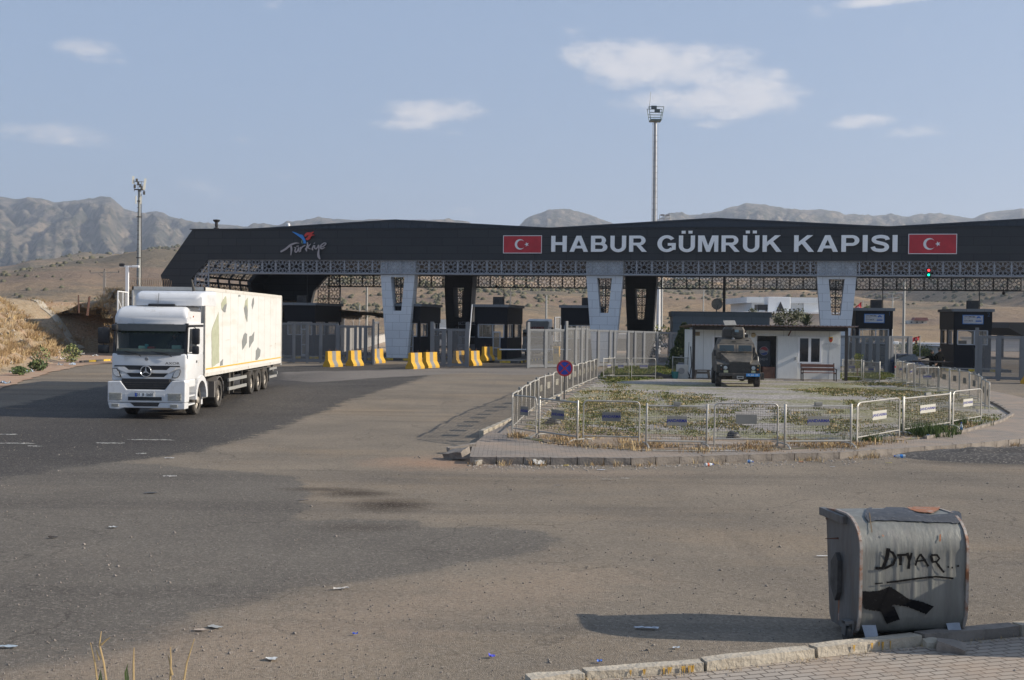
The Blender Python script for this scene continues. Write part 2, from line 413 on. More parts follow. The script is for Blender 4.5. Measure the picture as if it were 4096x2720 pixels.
road = bpy.data.objects.new('road', me); COL.objects.link(road); tag(road, kind='structure')
def road_surface():
    m = bpy.data.materials.new('road_surface'); m.use_nodes = True; nt = m.node_tree; N = nt.nodes; L = nt.links
    b = N['Principled BSDF']; b.inputs['Specular IOR Level'].default_value = 0.12
    tc = N.new('ShaderNodeTexCoord')
    def mp_(scale=(1, 1, 1), rot=0): q = N.new('ShaderNodeMapping'); q.inputs['Scale'].default_value = scale; q.inputs['Rotation'].default_value = (0, 0, rot); L.new(tc.outputs['Object'], q.inputs[0]); return q.outputs[0]
    def noise(scale, det, st=(1, 1, 1), ro=.6, rot=0, dist=0):
        n = N.new('ShaderNodeTexNoise'); n.inputs['Scale'].default_value = scale; n.inputs['Detail'].default_value = det; n.inputs['Roughness'].default_value = ro; n.inputs['Distortion'].default_value = dist; L.new(mp_(st, rot), n.inputs['Vector']); return n.outputs['Fac']
    def mr(v, lo, hi, a=0, c=1, sm=False):
        r = N.new('ShaderNodeMapRange'); r.inputs['From Min'].default_value = lo; r.inputs['From Max'].default_value = hi; r.inputs['To Min'].default_value = a; r.inputs['To Max'].default_value = c
        if sm: r.interpolation_type = 'SMOOTHSTEP'
        L.new(v, r.inputs['Value']); return r.outputs[0]
    def mixc(f, a, c):
        x = N.new('ShaderNodeMix'); x.data_type = 'RGBA'
        for s_, v in ((x.inputs['Factor'], f), (x.inputs[6], a), (x.inputs[7], c)):
            if isinstance(v, (int, float)): s_.default_value = v
            elif isinstance(v, tuple): s_.default_value = v+(1,)
            else: L.new(v, s_)
        return x.outputs[2]
    def mul(a, c): return math_node('MULTIPLY', a, c, N, L)
    def add(a, c): return math_node('ADD', a, c, N, L)
    def zone(nm):
        a = N.new('ShaderNodeAttribute'); a.attribute_name = nm; s_ = N.new('ShaderNodeSeparateColor'); L.new(a.outputs['Color'], s_.inputs[0]); return s_.outputs
    za, zb = zone('zones'), zone('wear')
    edge = add(mul(math_node('SUBTRACT', noise(1.1, 8, ro=.7), .5, N, L), 1.3), mul(math_node('SUBTRACT', noise(9, 4), .5, N, L), .5))
    fn = mr(add(za[0], edge), .34, .66, sm=True); fm = mr(add(za[1], edge), .38, .62, sm=True); fa = mr(add(za[2], edge), .3, .7)
    big = mr(noise(.28, 8), .35, .65)
    old = mixc(big, (.245, .205, .157), (.172, .147, .117))
    old = mixc(mr(noise(.16, 9, (.45, 1, 1), .7), .50, .70), old, (.275, .212, .145))
    mid = mixc(big, (.158, .142, .120), (.120, .108, .093)); mid = mixc(mr(noise(.25, 9, (.5, 1, 1), .7), .54, .74, 0, .7), mid, (.20, .168, .136))
    new = mixc(big, (.066, .061, .056), (.042, .039, .037)); new = mixc(mr(noise(.22, 8, (.6, 1, 1), .65), .50, .75, 0, .8), new, (.112, .101, .089))
    col = mixc(fm, old, mid); col = mixc(fn, col, new); col = mixc(fa, col, (.21, .188, .165))
    col = mixc(mul(mr(zb[0], 0, 1), .75), col, (.038, .036, .036))
    col = mixc(mul(mr(add(zb[1], edge), .3, .9), .65), col, (.31, .24, .175))
    # tyre sweeps: long soft streaks
    col = mixc(mr(noise(.45, 7, (.07, .9, 1), .66, .16), .52, .68, 0, .55), col, (.075, .068, .062))
    col = mixc(mr(noise(.8, 5, (.9, .06, 1), .6, .25), .60, .76, 0, .35), col, (.09, .08, .072))
    for (sx, sy, rx, ry, dc, am) in STAINS:
        d = N.new('ShaderNodeVectorMath'); d.operation = 'SUBTRACT'; L.new(tc.outputs['Object'], d.inputs[0]); d.inputs[1].default_value = (sx, sy, 0)
        e = N.new('ShaderNodeVectorMath'); e.operation = 'MULTIPLY'; L.new(d.outputs[0], e.inputs[0]); e.inputs[1].default_value = (1/rx, 1/ry, 0)
        l = N.new('ShaderNodeVectorMath'); l.operation = 'LENGTH'; L.new(e.outputs[0], l.inputs[0])
        col = mixc(mr(add(l.outputs['Value'], mul(edge, .7)), 1.05, .2, 0, am), col, dc)
    # cracks
    wv = N.new('ShaderNodeTexNoise'); wv.inputs['Scale'].default_value = 1.2; wv.inputs['Detail'].default_value = 5; L.new(tc.outputs['Object'], wv.inputs['Vector'])
    wa = N.new('ShaderNodeMix'); wa.data_type = 'RGBA'; wa.blend_type = 'LINEAR_LIGHT'; wa.inputs['Factor'].default_value = .5; L.new(tc.outputs['Object'], wa.inputs[6]); L.new(wv.outputs['Color'], wa.inputs[7])
    ck = N.new('ShaderNodeTexVoronoi'); ck.feature = 'DISTANCE_TO_EDGE'; ck.inputs['Scale'].default_value = .42; L.new(wa.outputs[2], ck.inputs['Vector'])
    col = mixc(mul(mr(ck.outputs['Distance'], .003, .011, .5, 0), mr(noise(.2, 3), .46, .58)), col, (.05, .044, .038))
    # chippings and grit
    for sc, am1, am2 in ((34, .62, .62), (95, .40, .45)):
        vo = N.new('ShaderNodeTexVoronoi'); vo.inputs['Scale'].default_value = sc; L.new(tc.outputs['Object'], vo.inputs['Vector']); sp = N.new('ShaderNodeSeparateColor'); L.new(vo.outputs['Color'], sp.inputs[0])
        hi = mixc(.5, col, (.42, .37, .31)); lo = mixc(.55, col, (.045, .04, .036))
        col = mixc(mr(sp.outputs[0], .70, 1, 0, am1), col, hi); col = mixc(mr(sp.outputs[1], .62, 1, 0, am2), col, lo)
    L.new(col, b.inputs['Base Color']); L.new(mr(fn, 0, 1, .88, .75), b.inputs['Roughness'])
    bp = N.new('ShaderNodeBump'); bp.inputs['Strength'].default_value = .55; bp.inputs['Distance'].default_value = .014; L.new(add(vo.outputs['Distance'], mul(noise(6, 6), 1.5)), bp.inputs['Height']); L.new(bp.outputs[0], b.inputs['Normal'])
    return m
gx = lambda x, y: G(x, y)
STAINS = [(gx(1560, 2020).x, gx(1560, 2020).y, .9, .9, (.040, .028, .019), .95), (gx(1430, 1975).x, gx(1430, 1975).y, 1.0, .55, (.05, .037, .026), .9), (gx(1290, 1958).x, gx(1290, 1958).y, 1.1, .35, (.06, .045, .033), .8), (gx(1440, 2110).x, gx(1440, 2110).y, 1.1, .5, (.07, .06, .05), .7),
          (gx(3950, 1850).x, gx(3950, 1850).y, 2.4, .9, (.075, .066, .058), .9), (gx(1750, 1850).x, gx(1750, 1850).y, 2.0, 1.6, (.36, .225, .145), .75), (gx(2300, 1890).x, gx(2300, 1890).y, 4.0, .8, (.34, .26, .19), .5)]
me.materials.append(road_surface())
# worn white lane marking, broken pieces
paint = mat('worn_white_paint', (0.55, 0.53, 0.47), 0.7, var=0.3, scale=12, dirt=((0.10, 0.095, 0.09), 9, 0.46, 0.55))
lm = thing('lane_marking', 'worn broken white lane marking on the dark asphalt left of the truck', 'road marking')
for (x, y, w_) in ((35, 1738, 80), (70, 1774, 160), (140, 1785, 60), (430, 1773, 100), (487, 1773, 26), (604, 1760, 190), (565, 1815, 44), (680, 1905, 60)):
    c = G(x, y, 0.0); w2 = w_/F*c.y; mb = MB()
    n = 14; top = []; bot = []
    for k in range(n+1):
        t = k/n; e = math.sin(PI*t)**0.4; top.append((c.x+w2*(t-.5), c.y+0.10*e+random.uniform(-.05, .05), 0)); bot.append((c.x+w2*(t-.5), c.y-0.10*e+random.uniform(-.05, .05), 0))
    mb.add([(p[0], p[1], gz(p[1])+0.008) for p in top+bot], [(k, k+1, n+2+k, n+1+k) for k in range(n)])
    mb.build('stripe', paint, lm)

# island: paved apron with kerb stones, garden inside
def brick_mat(name, c1, c2, mortar, sx, sy, off=0.5, rot=0.0, bump=0.6):
    m = bpy.data.materials.new(name); m.use_nodes = True; nt = m.node_tree; N = nt.nodes; L = nt.links
    b = N['Principled BSDF']; b.inputs['Roughness'].default_value = 0.88
    tc = N.new('ShaderNodeTexCoord'); mp = N.new('ShaderNodeMapping'); mp.inputs['Rotation'].default_value = (0, 0, rot); L.new(tc.outputs['Object'], mp.inputs[0])
    wv = N.new('ShaderNodeTexNoise'); wv.inputs['Scale'].default_value = 1.5; L.new(mp.outputs[0], wv.inputs['Vector'])
    ad = N.new('ShaderNodeMix'); ad.data_type = 'RGBA'; ad.blend_type = 'LINEAR_LIGHT'; ad.inputs['Factor'].default_value = 0.02
    L.new(mp.outputs[0], ad.inputs[6]); L.new(wv.outputs['Color'], ad.inputs[7])
    br = N.new('ShaderNodeTexBrick'); br.inputs['Color1'].default_value = c1+(1,); br.inputs['Color2'].default_value = c2+(1,); br.inputs['Mortar'].default_value = mortar+(1,)
    br.inputs['Scale'].default_value = 1.0; br.inputs['Brick Width'].default_value = sx; br.inputs['Row Height'].default_value = sy
    br.inputs['Mortar Size'].default_value = 0.009; br.inputs['Mortar Smooth'].default_value = 0.3; br.offset = off
    L.new(ad.outputs[2], br.inputs['Vector'])
    n2 = N.new('ShaderNodeTexNoise'); n2.inputs['Scale'].default_value = 0.7; n2.inputs['Detail'].default_value = 8; n2.inputs['Roughness'].default_value = 0.7; L.new(tc.outputs['Object'], n2.inputs['Vector'])
    r2 = N.new('ShaderNodeMapRange'); r2.inputs['From Min'].default_value = 0.42; r2.inputs['From Max'].default_value = 0.72; r2.inputs['To Max'].default_value = 0.7; L.new(n2.outputs['Fac'], r2.inputs['Value'])
    mx = N.new('ShaderNodeMix'); mx.data_type = 'RGBA'; L.new(r2.outputs[0], mx.inputs['Factor']); L.new(br.outputs['Color'], mx.inputs[6]); mx.inputs[7].default_value = (0.36, 0.26, 0.18, 1)
    L.new(mx.outputs[2], b.inputs['Base Color'])
    bp = N.new('ShaderNodeBump'); bp.inputs['Strength'].default_value = bump; bp.inputs['Distance'].default_value = 0.01; bp.invert = True
    L.new(br.outputs['Fac'], bp.inputs['Height']); L.new(bp.outputs[0], b.inputs['Normal'])
    return m
pave = brick_mat('paving_blocks', (0.255, 0.222, 0.190), (0.200, 0.175, 0.150), (0.09, 0.072, 0.058), 0.22, 0.11)
KH = 0.17
KPX = [(1878, 1856), (2150, 1859), (2532, 1861), (2950, 1847), (3359, 1836), (3677, 1813), (3913, 1796), (4130, 1772), (4500, 1740)]
pav_poly = [G(x, y)+Vector((0, .09, 0)) for x, y in KPX]+GP([(4500, 1640), (4250, 1620), (4096, 1592), (3950, 1560), (3800, 1525), (3640, 1470), (2445, 1468), (2380, 1505), (2200, 1590), (2033, 1692), (1943, 1735), (1890, 1780)], KH)
sheet('pavement', pav_poly, KH, pave, thick=0.16)
gravel = road_mat('gravel', (0.32, 0.29, 0.262), (0.22, 0.198, 0.178), speck=(0.60, 0.56, 0.52), sand=(0.165, 0.16, 0.052), sand_lo=0.45, sand_hi=0.57, sscale=0.35, grain=15, streak=0.0)
gar_poly = GP([(2062, 1745), (2095, 1706), (2230, 1625), (2390, 1530), (2470, 1478), (3560, 1478), (3640, 1500), (3780, 1540), (3900, 1590), (3985, 1625), (4040, 1655), (4000, 1680), (3860, 1720), (3700, 1748), (3560, 1768), (3400, 1784), (3100, 1800), (2850, 1806), (2600, 1803), (2400, 1790), (2230, 1772), (2120, 1758)], KH+.01)
sheet('garden_gravel', gar_poly, KH+0.012, gravel, jitter=0.12)
# sidewalk in the foreground
fg_poly = GP([(1700, 2800), (2010, 2765), (2345, 2726), (2830, 2690), (3268, 2637), (3692, 2588), (4085, 2549), (4700, 2490), (5400, 2700), (5000, 3400), (1500, 3400)], 0.0)
pave_near = brick_mat('grey_paving_blocks', (0.36, 0.315, 0.265), (0.30, 0.262, 0.222), (0.10, 0.082, 0.066), 0.20, 0.10, rot=-0.32, bump=0.9)
sheet('sidewalk', fg_poly, 0.012, pave_near, thick=0.05)
# unpaved verge at the left under the bank
verge = mat('red_soil', (0.33, 0.19, 0.12), 0.95, scale=1.4, col2=(0.40, 0.30, 0.21), detail=9, bump=0.6, bscale=14)
sheet('verge', GP([(-900, 1790), (-300, 1620), (0, 1560), (130, 1515), (200, 1492), (300, 1470), (340, 1462), (520, 1448), (640, 1441), (640, 1405), (-900, 1400)]), 0.03, verge, jitter=0.3)

# ------------------------------------------------------------------ hills and mountains
def interp(pts, x):
    if x <= pts[0][0]: return pts[0][1]
    for (a, b), (c, d) in zip(pts, pts[1:]):
        if x <= c: return b+(d-b)*(x-a)/(c-a)
    return pts[-1][1]
def hz(x): return 1284.6+0.01204*(x-2048)*1.0
def sst(t): t = min(max(t, 0), 1); return t*t*(3-2*t)
CRH = [(-900,1120),(0,1113),(60,1105),(119,1086),(217,1081),(325,1070),(406,1078),(542,1065),(607,1054),(760,1060),(1000,1085),(1300,1112),(1500,1124),(1900,1148),(2100,1146),(2300,1150),(2600,1132),(2800,1150),(3000,1165),(3300,1160),(3550,1172),(3700,1160),(3850,1135),(4096,1118),(4900,1100)]
CRM = [(-900,800),(0,787),(54,797),(98,794),(163,799),(217,811),(260,806),(325,799),(380,792),(412,787),(439,789),(461,810),(493,837),(542,852),(575,852),(618,846),(645,852),(678,867),(732,880),(775,889),(862,897),(948,904),(991,908),(1039,897),(1108,906),(1138,891),(1203,885),(1268,869),(1333,876),(1423,882),(1484,877),(1640,880),(1780,882),(1850,886),(1950,925),(2040,918),(2071,904),(2094,878),(2127,862),(2159,852),(2185,840),(2240,836),(2272,837),(2325,853),(2429,888),(2481,907),(2540,925),(2584,902),(2669,858),(2791,860),(2879,844),(2933,827),(2980,815),(3075,824),(3176,840),(3311,846),(3379,866),(3548,862),(3616,868),(3670,856),(3751,853),(3818,865),(3879,876),(3933,851),(4021,842),(4096,835),(4900,830)]
def polar(name, x0, x1, nx, rs, hfun, m):
    vs = []; fs = []
    for j, r_ in enumerate(rs):
        for i in range(nx+1):
            px = x0+(x1-x0)*i/nx; X = (px-2048)/F*r_
            vs.append((X, r_, hfun(px, r_, X)))
    w_ = nx+1
    for j in range(len(rs)-1):
        for i in range(nx): fs.append((j*w_+i, j*w_+i+1, (j+1)*w_+i+1, (j+1)*w_+i))
    mb = MB(); mb.add(vs, fs); o = mb.build(name, m, smooth=True, autos=180, fix=False); tag(o, kind='structure'); return o
def hill_h(px, r_, X):
    zc = (hz(px)-interp(CRH, px))/F*1500+CAMH
    t = (r_-190)/1310
    base = zc*(sst(t)*0.75+0.25*max(0, min(1, t))) if t < 1 else zc-(r_-1500)*0.03
    n = mn.fractal(Vector((X*0.0035, r_*0.0035, 1.7)), 1.0, 2.1, 4)
    rg = 1-abs(mn.noise(Vector((X*0.007+r_*0.002, r_*0.0035, 5.1))))*2
    amp = sst((r_-190)/400)*25*(1-0.8*sst((r_-1000)/450))
    return 0.1+base+n*amp+rg*amp*0.45-0.6*(1-sst((r_-190)/80))
hillm = mat('hill_grass', (0.37, 0.265, 0.155), 0.95, scale=0.016, col2=(0.215, 0.16, 0.118), detail=14, stretch=(.35, 1, 1), contrast=1.7, dirt=((0.165, 0.14, 0.105), 0.014, 0.50, 0.60), spec=0.1)
for m__ in (hillm,):
    pass
rs = [190*((1750/190)**(k/110)) for k in range(111)]
hills = polar('hills', -700, 4800, 420, rs, hill_h, hillm)
def mtn_h(px, r_, X):
    zc = (hz(px)-interp(CRM, px))/F*4200+CAMH
    t = (r_-1900)/2300
    if t < 1:
        prof = 0.10+0.90*(0.55*t+0.45*sst(t*1.02)) if t > 0 else 0.10
        gul = mn.fractal(Vector((px*0.010+r_*0.0011+mn.noise(Vector((px*.004, r_*.002, 0)))*1.5, r_*0.0009, 3.3)), 0.9, 2.2, 5)
        gul2 = abs(mn.noise(Vector((px*0.022-r_*0.0008, r_*0.0012, 9.3))))
        n = mn.fractal(Vector((X*0.004, r_*0.004, 4.1)), 0.8, 2.2, 4)
        e = math.sin(PI*min(max(t, 0), 1))
        return zc*prof+(gul*34-gul2*26)*e+n*22*e+mn.noise(Vector((px*.05, 2, 2)))*3*sst(t*3-2)
    return zc+mn.noise(Vector((px*.05, 2, 2)))*3*(1-sst((t-1)*20))-(r_-4200)*0.35
mtnm = mat('mountain_rock', (0.28, 0.225, 0.165), 0.95, scale=0.012, col2=(0.070, 0.070, 0.056), detail=15, stretch=(1.7, 0.5, 0.7), contrast=1.6, dirt=((0.06, 0.065, 0.045), 0.035, 0.50, 0.56), spec=0.1)
for m__, sc__, ds__ in ((mtnm, .02, 30), (hillm, .02, 6)):
    nt_ = m__.node_tree; nb_ = nt_.nodes.new('ShaderNodeTexNoise'); nb_.inputs['Scale'].default_value = sc__; nb_.inputs['Detail'].default_value = 12; nb_.inputs['Roughness'].default_value = .68
    tb_ = nt_.nodes.new('ShaderNodeTexCoord'); nt_.links.new(tb_.outputs['Object'], nb_.inputs['Vector']); bb_ = nt_.nodes.new('ShaderNodeBump'); bb_.inputs['Strength'].default_value = 1.0; bb_.inputs['Distance'].default_value = ds__
    nt_.links.new(nb_.outputs['Fac'], bb_.inputs['Height']); nt_.links.new(bb_.outputs[0], nt_.nodes['Principled BSDF'].inputs['Normal'])
rs = [1900+2300*(k/150) for k in range(151)]+[4250, 4400, 4900]
polar('mountains', -800, 4900, 640, rs, mtn_h, mtnm)
# shrubs scattered over the far hills: nobody could count them
def blob(mb, c, r_, n=5, flat=0.75):
    vs = [(c[0], c[1], c[2]+r_*flat)]
    k1 = random.uniform(.8, 1.15)
    for ring, (rr, zz) in enumerate(((0.75, 0.45), (1.0, 0.0))):
        for k in range(n):
            a = 2*PI*(k+ring*.5)/n; q = rr*r_*random.uniform(.75, 1.2)
            vs.append((c[0]+math.cos(a)*q, c[1]+math.sin(a)*q, c[2]+zz*r_*flat*k1*random.uniform(.7, 1.3)-(0.3*r_ if ring else 0)))
    fs = [(0, 1+k, 1+(k+1) % n) for k in range(n)]+[(1+k, 1+n+k, 1+n+(k+1) % n, 1+(k+1) % n) for k in range(n)]
    mb.add(vs, fs)
bushm = mat('shrub_far', (0.12, 0.115, 0.075), 0.95, var=0.4, scale=0.3, spec=0.1)
rnd = random.Random(3)
mb = MB(); cnt = 0
while cnt < 8200:
    px = rnd.uniform(-300, 4400); r_ = 300*((1600/260)**(rnd.random()**0.8)); X = (px-2048)/F*r_
    dn = mn.fractal(Vector((X*0.006, r_*0.006, 7.7)), 1.0, 2.0, 3)
    if rnd.random() > sst((dn+0.12)*2.2)*.85+0.05: continue
    for q in range(rnd.choice((1, 1, 2, 3))):
        xx = X+rnd.gauss(0, 4)*(q > 0); yy = r_+rnd.gauss(0, 5)*(q > 0)
        blob(mb, (xx, yy, hill_h(xx*F/yy+2048, yy, xx)+.1), rnd.uniform(0.6, 1.5)*(0.5+r_/850)); cnt += 1
tag(mb.build('hill_shrubs', bushm, smooth=True, autos=180, fix=False), kind='stuff')

# ------------------------------------------------------------------ haze: one closed box of even air
hz_m = bpy.data.materials.new('haze_air'); hz_m.use_nodes = True; hn = hz_m.node_tree.nodes; hn.remove(hn['Principled BSDF'])
pv = hn.new('ShaderNodeVolumePrincipled'); pv.inputs['Density'].default_value = HAZE; pv.inputs['Color'].default_value = (0.76, 0.85, 1.0, 1); pv.inputs['Anisotropy'].default_value = 0.2
hz_m.node_tree.links.new(pv.outputs[0], hn['Material Output'].inputs['Volume'])
mb = MB().box(-9500, 9500, -300, 9800, -1.1, 640); hb = mb.build('haze', hz_m); tag(hb, kind='stuff')
# ------------------------------------------------------------------ the gate building
GA = R(-11.25); GO = Vector((-24.26, 93.6, 0))
GU = Vector((math.cos(GA), math.sin(GA), 0)); GV = Vector((-math.sin(GA), math.cos(GA), 0))
def gl(x, y, v=0.0):
    """pixel -> (u, z) on the gate's plane moved v back"""
    d = ray(x, y); o = GO+GV*v; t = (o.dot(GV))/d.dot(GV); p = Vector((0, 0, CAMH))+d*t
    return (p-GO).dot(GU), p.z
def gw(u, v, z=0): return GO+GU*u+GV*v+Vector((0, 0, z))
def panel_mat(name, c1, c2, joint, w_, h_, rough=0.6, var=0.0, ax='XZ', jw=0.012):
    m = bpy.data.materials.new(name); m.use_nodes = True; nt = m.node_tree; N = nt.nodes; L = nt.links
    b = N['Principled BSDF']; b.inputs['Roughness'].default_value = rough; b.inputs['Specular IOR Level'].default_value = 0.35
    tc = N.new('ShaderNodeTexCoord'); sp = N.new('ShaderNodeSeparateXYZ'); L.new(tc.outputs['Object'], sp.inputs[0]); cb = N.new('ShaderNodeCombineXYZ')
    sx = math_node('ADD', sp.outputs[0], sp.outputs[1], N, L)
    L.new(sx, cb.inputs[0]); L.new(sp.outputs[2], cb.inputs[1])
    br = N.new('ShaderNodeTexBrick'); br.inputs['Color1'].default_value = c1+(1,); br.inputs['Color2'].default_value = c2+(1,); br.inputs['Mortar'].default_value = joint+(1,)
    br.inputs['Scale'].default_value = 1.0; br.inputs['Brick Width'].default_value = w_; br.inputs['Row Height'].default_value = h_
    br.inputs['Mortar Size'].default_value = jw; br.inputs['Mortar Smooth'].default_value = 0.2
    L.new(cb.outputs[0], br.inputs['Vector'])
    nz = N.new('ShaderNodeTexNoise'); nz.inputs['Scale'].default_value = 0.8; nz.inputs['Detail'].default_value = 8; L.new(tc.outputs['Object'], nz.inputs['Vector'])
    mr = N.new('ShaderNodeMapRange'); mr.inputs['From Min'].default_value = 0.35; mr.inputs['From Max'].default_value = 0.75; mr.inputs['To Max'].default_value = 0.35; L.new(nz.outputs['Fac'], mr.inputs['Value'])
    mx = N.new('ShaderNodeMix'); mx.data_type = 'RGBA'; L.new(mr.outputs[0], mx.inputs['Factor']); L.new(br.outputs['Color'], mx.inputs[6]); mx.inputs[7].default_value = tuple(v*0.7+0.012 for v in c1)+(1,)
    L.new(mx.outputs[2], b.inputs['Base Color'])
    return m
M['fascia'] = panel_mat('fascia_panels', (0.034, 0.038, 0.042), (0.025, 0.029, 0.034), (0.009, 0.010, 0.012), 2.4, 0.6, jw=.02)
M['colw'] = panel_mat('white_column_panels', (0.62, 0.66, 0.70), (0.58, 0.62, 0.66), (0.28, 0.30, 0.33), 1.15, 0.62)
M['cold'] = panel_mat('dark_column_panels', (0.050, 0.048, 0.046), (0.043, 0.042, 0.040), (0.022, 0.022, 0.022), 1.15, 0.62)
M['bluegrey'] = panel_mat('bluegrey_panels', (0.36, 0.42, 0.47), (0.33, 0.39, 0.44), (0.16, 0.19, 0.22), 1.6, 0.62)
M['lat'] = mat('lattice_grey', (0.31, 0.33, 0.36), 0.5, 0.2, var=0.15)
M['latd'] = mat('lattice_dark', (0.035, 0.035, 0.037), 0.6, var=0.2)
M['letter'] = mat('letter_white', (0.86, 0.87, 0.87), 0.5, var=0.06)
M['red'] = mat('flag_red', (0.46, 0.018, 0.03), 0.45, var=0.2, scale=1.5)
M['signw'] = mat('sign_white', (0.72, 0.73, 0.73), 0.45, var=0.03)

gate = thing('gate_building', 'wide black border gate canopy with white lettering, star lattice band and tapered columns', 'gate building', GO, GA)
ZT, ZB, ZL = 10.3, 7.9, 6.87; UR = 76.0; VR = 20.0
# front fascia with the bent left end and its leg
fp = [(-1.36, ZT), (-4.08, 6.66), (-2.75, 0.2), (-0.75, 0.2), (-1.52, 6.27), (0.0, ZB), (UR, ZB), (UR, ZT)]
mb = MB().prism([(u, 0, z) for u, z in fp[:1]+fp[1:]], (0, 0.55, 0)); mb.build('fascia', M['fascia'], gate)
rp = [(-1.36, ZT), (-4.08, 6.66), (-2.75, 0.2), (-0.2, 0.2), (1.25, 6.0), (2.65, 7.5), (UR, 7.5), (UR, ZT)]
mb = MB().prism([(u, VR, z) for u, z in rp], (0, 0.6, 0)); mb.build('rear_fascia', M['fascia'], gate)
mb = MB().box(-1.3, UR, 0.55, VR, 9.95, 10.22).box(0.05, UR, 0.552, VR-.01, ZB+.06, ZB+.16)
mb.build('roof', M['clad'], gate)
mb = MB(); mb.box(-1.6, UR, -0.04, 0.6, ZT+0.002, ZT+0.06)
for k in range(118): mb.box(3+k*0.6, 3.06+k*0.6, -0.06, -0.03, ZT-.01, ZT+0.05)
mb.build('parapet_cap', M['clad'], gate)
ribm = mat('standing_seam', (0.042, 0.05, 0.062), 0.45, 0.3, var=0.1)
for uc in (15.2, 39.7, 64.2):
    h = 0.72; w_ = 12.8
    mb = MB().prism([(uc-w_, .9, ZT+.03), (uc+w_, .9, ZT+.03), (uc, .9, ZT+h)], (0, VR-1.2, 0))
    for k in range(-20, 21):
        u = uc+k*0.6; hh = (1-abs(u-uc)/w_)*h
        mb.box(u-.02, u+.02, .86, .9, ZT, ZT+.03+hh*.95)
    for s_ in (-1, 1): mb.bar((uc+s_*w_*1.01, .85, ZT+.03), (uc, .85, ZT+h+.03), 0.12, 0.10, (0, 0, 1))
    mb.build('roof_ridge', ribm, gate)
# lattice panels
def drop(n_in=0.135):
    return [(n_in, 0), (0.29, -.095), (0.37, -.115), (0.435, -.06), (0.445, 0), (0.435, .06), (0.37, .115), (0.29, .095), (n_in, 0)]
def lattice_panel(mb, P, s, bw=0.034, n=8, thick=0.05, frame=True, quick=False):
    """P maps (a, b) in 0..1 panel units, plus push w, to a point"""
    def seg(a, b, w_=bw):
        a = Vector(a); b = Vector(b); d = b-a
        if d.length < 1e-5: return
        d.normalize(); q = Vector((-d.y, d.x))*w_/2/s
        pts = [a+q, a-q, b-q, b+q]
        vs = [P(p.x, p.y, 0) for p in pts]+[P(p.x, p.y, thick) for p in pts]
        mb.add(vs, [(0,1,2,3), (7,6,5,4), (0,4,5,1), (2,6,7,3)])
    for k in range(n):
        t = 2*PI*(k+0.5)/n; c, s_ = math.cos(t), math.sin(t)
        dp = drop() if not quick else [(.1, 0), (.36, -.12), (.44, 0), (.36, .12), (.1, 0)]
        pts = [(0.5+(r_*c-w_*s_)*1.05, 0.5+(r_*s_+w_*c)*1.05) for r_, w_ in dp]
        for a, b in zip(pts, pts[1:]): seg(a, b)
    if frame:
        for a, b in (((.02, 0), (.02, 1)), ((.98, 0), (.98, 1)), ((0, .02), (1, .02)), ((0, .98), (1, .98))): seg(a, b, bw*1.3)
        if not quick:
            for (cx, cy) in ((0, 0), (1, 0), (0, 1), (1, 1)):
                ex, ey = (.17 if cx == 0 else -.17), (.17 if cy == 0 else -.17)
                seg((cx+ex, cy), (cx+ex*.55, cy+ey*.55)); seg((cx+ex*.55, cy+ey*.55), (cx, cy+ey)); seg((cx+ex*.55, cy+ey*.55), (cx+ex*1.1, cy+ey*1.1))
    return mb
PS = 1.135
mb = MB(); k = 0
while k*PS < 64:
    u0 = k*PS; lattice_panel(mb, (lambda a, b, t, u0=u0: Vector((u0+a*PS, 0.10+t, ZL+b*(ZB-ZL)))), PS); k += 1
def clip(mb, co, no):
    bm = bmesh.new(); vs = [bm.verts.new(v) for v in mb.v]
    for f in mb.f:
        try: bm.faces.new([vs[i] for i in f])
        except ValueError: pass
    bmesh.ops.bisect_plane(bm, geom=bm.verts[:]+bm.edges[:]+bm.faces[:], plane_co=co, plane_no=no, clear_outer=True)
    m2 = MB(); m2.frombm(bm); return m2
def corner_lattice(v, ux, uyb, ze, z0, dirn):
    m1 = MB()
    for i in range(-2, 0):
        for j in range(0, 7):
            z1 = z0-PS*(j-0) ; lattice_panel(m1, (lambda a, b, t, i=i, z1=z1: Vector((ux+(i+a)*PS, v+.1+t, z1-PS+b*PS))), PS)
    n = Vector((ze[1][1]-ze[0][1], 0, -(ze[1][0]-ze[0][0]))).normalized()      # outward normal of the slanting edge
    if n.x > 0: n = -n
    m1 = clip(m1, Vector((ze[0][0], 0, ze[0][1])), n)
    n2 = Vector((ze[2][1]-ze[1][1], 0, -(ze[2][0]-ze[1][0]))).normalized()
    if n2.x > 0: n2 = -n2
    return clip(m1, Vector((ze[1][0], 0, ze[1][1])), n2)
c1 = corner_lattice(0, 0.0, 0, ((0, ZB), (-1.52, 6.27), (-0.75, 0.2)), ZB, 1)
mb.add(c1.v, c1.f)
mb.box(-.02, .05, .09, .16, 0.2, ZL)
mb.build('front_lattice', M['lat'], gate, fix=False)
mb = MB().box(-1.5, UR, .07, .17, ZL-.05, ZL).box(0, UR, .3, .5, ZL-.1, ZL+.02); mb.build('lattice_rail', M['lat'], gate)
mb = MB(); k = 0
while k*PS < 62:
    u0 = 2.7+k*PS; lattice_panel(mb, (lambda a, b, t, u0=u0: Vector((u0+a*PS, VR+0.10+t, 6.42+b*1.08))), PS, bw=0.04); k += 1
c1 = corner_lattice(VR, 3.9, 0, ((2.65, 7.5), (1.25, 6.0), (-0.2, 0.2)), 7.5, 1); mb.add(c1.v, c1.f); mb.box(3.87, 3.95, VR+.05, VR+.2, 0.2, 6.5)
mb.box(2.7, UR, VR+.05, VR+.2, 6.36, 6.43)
mb.build('rear_lattice', M['latd'], gate, fix=False)
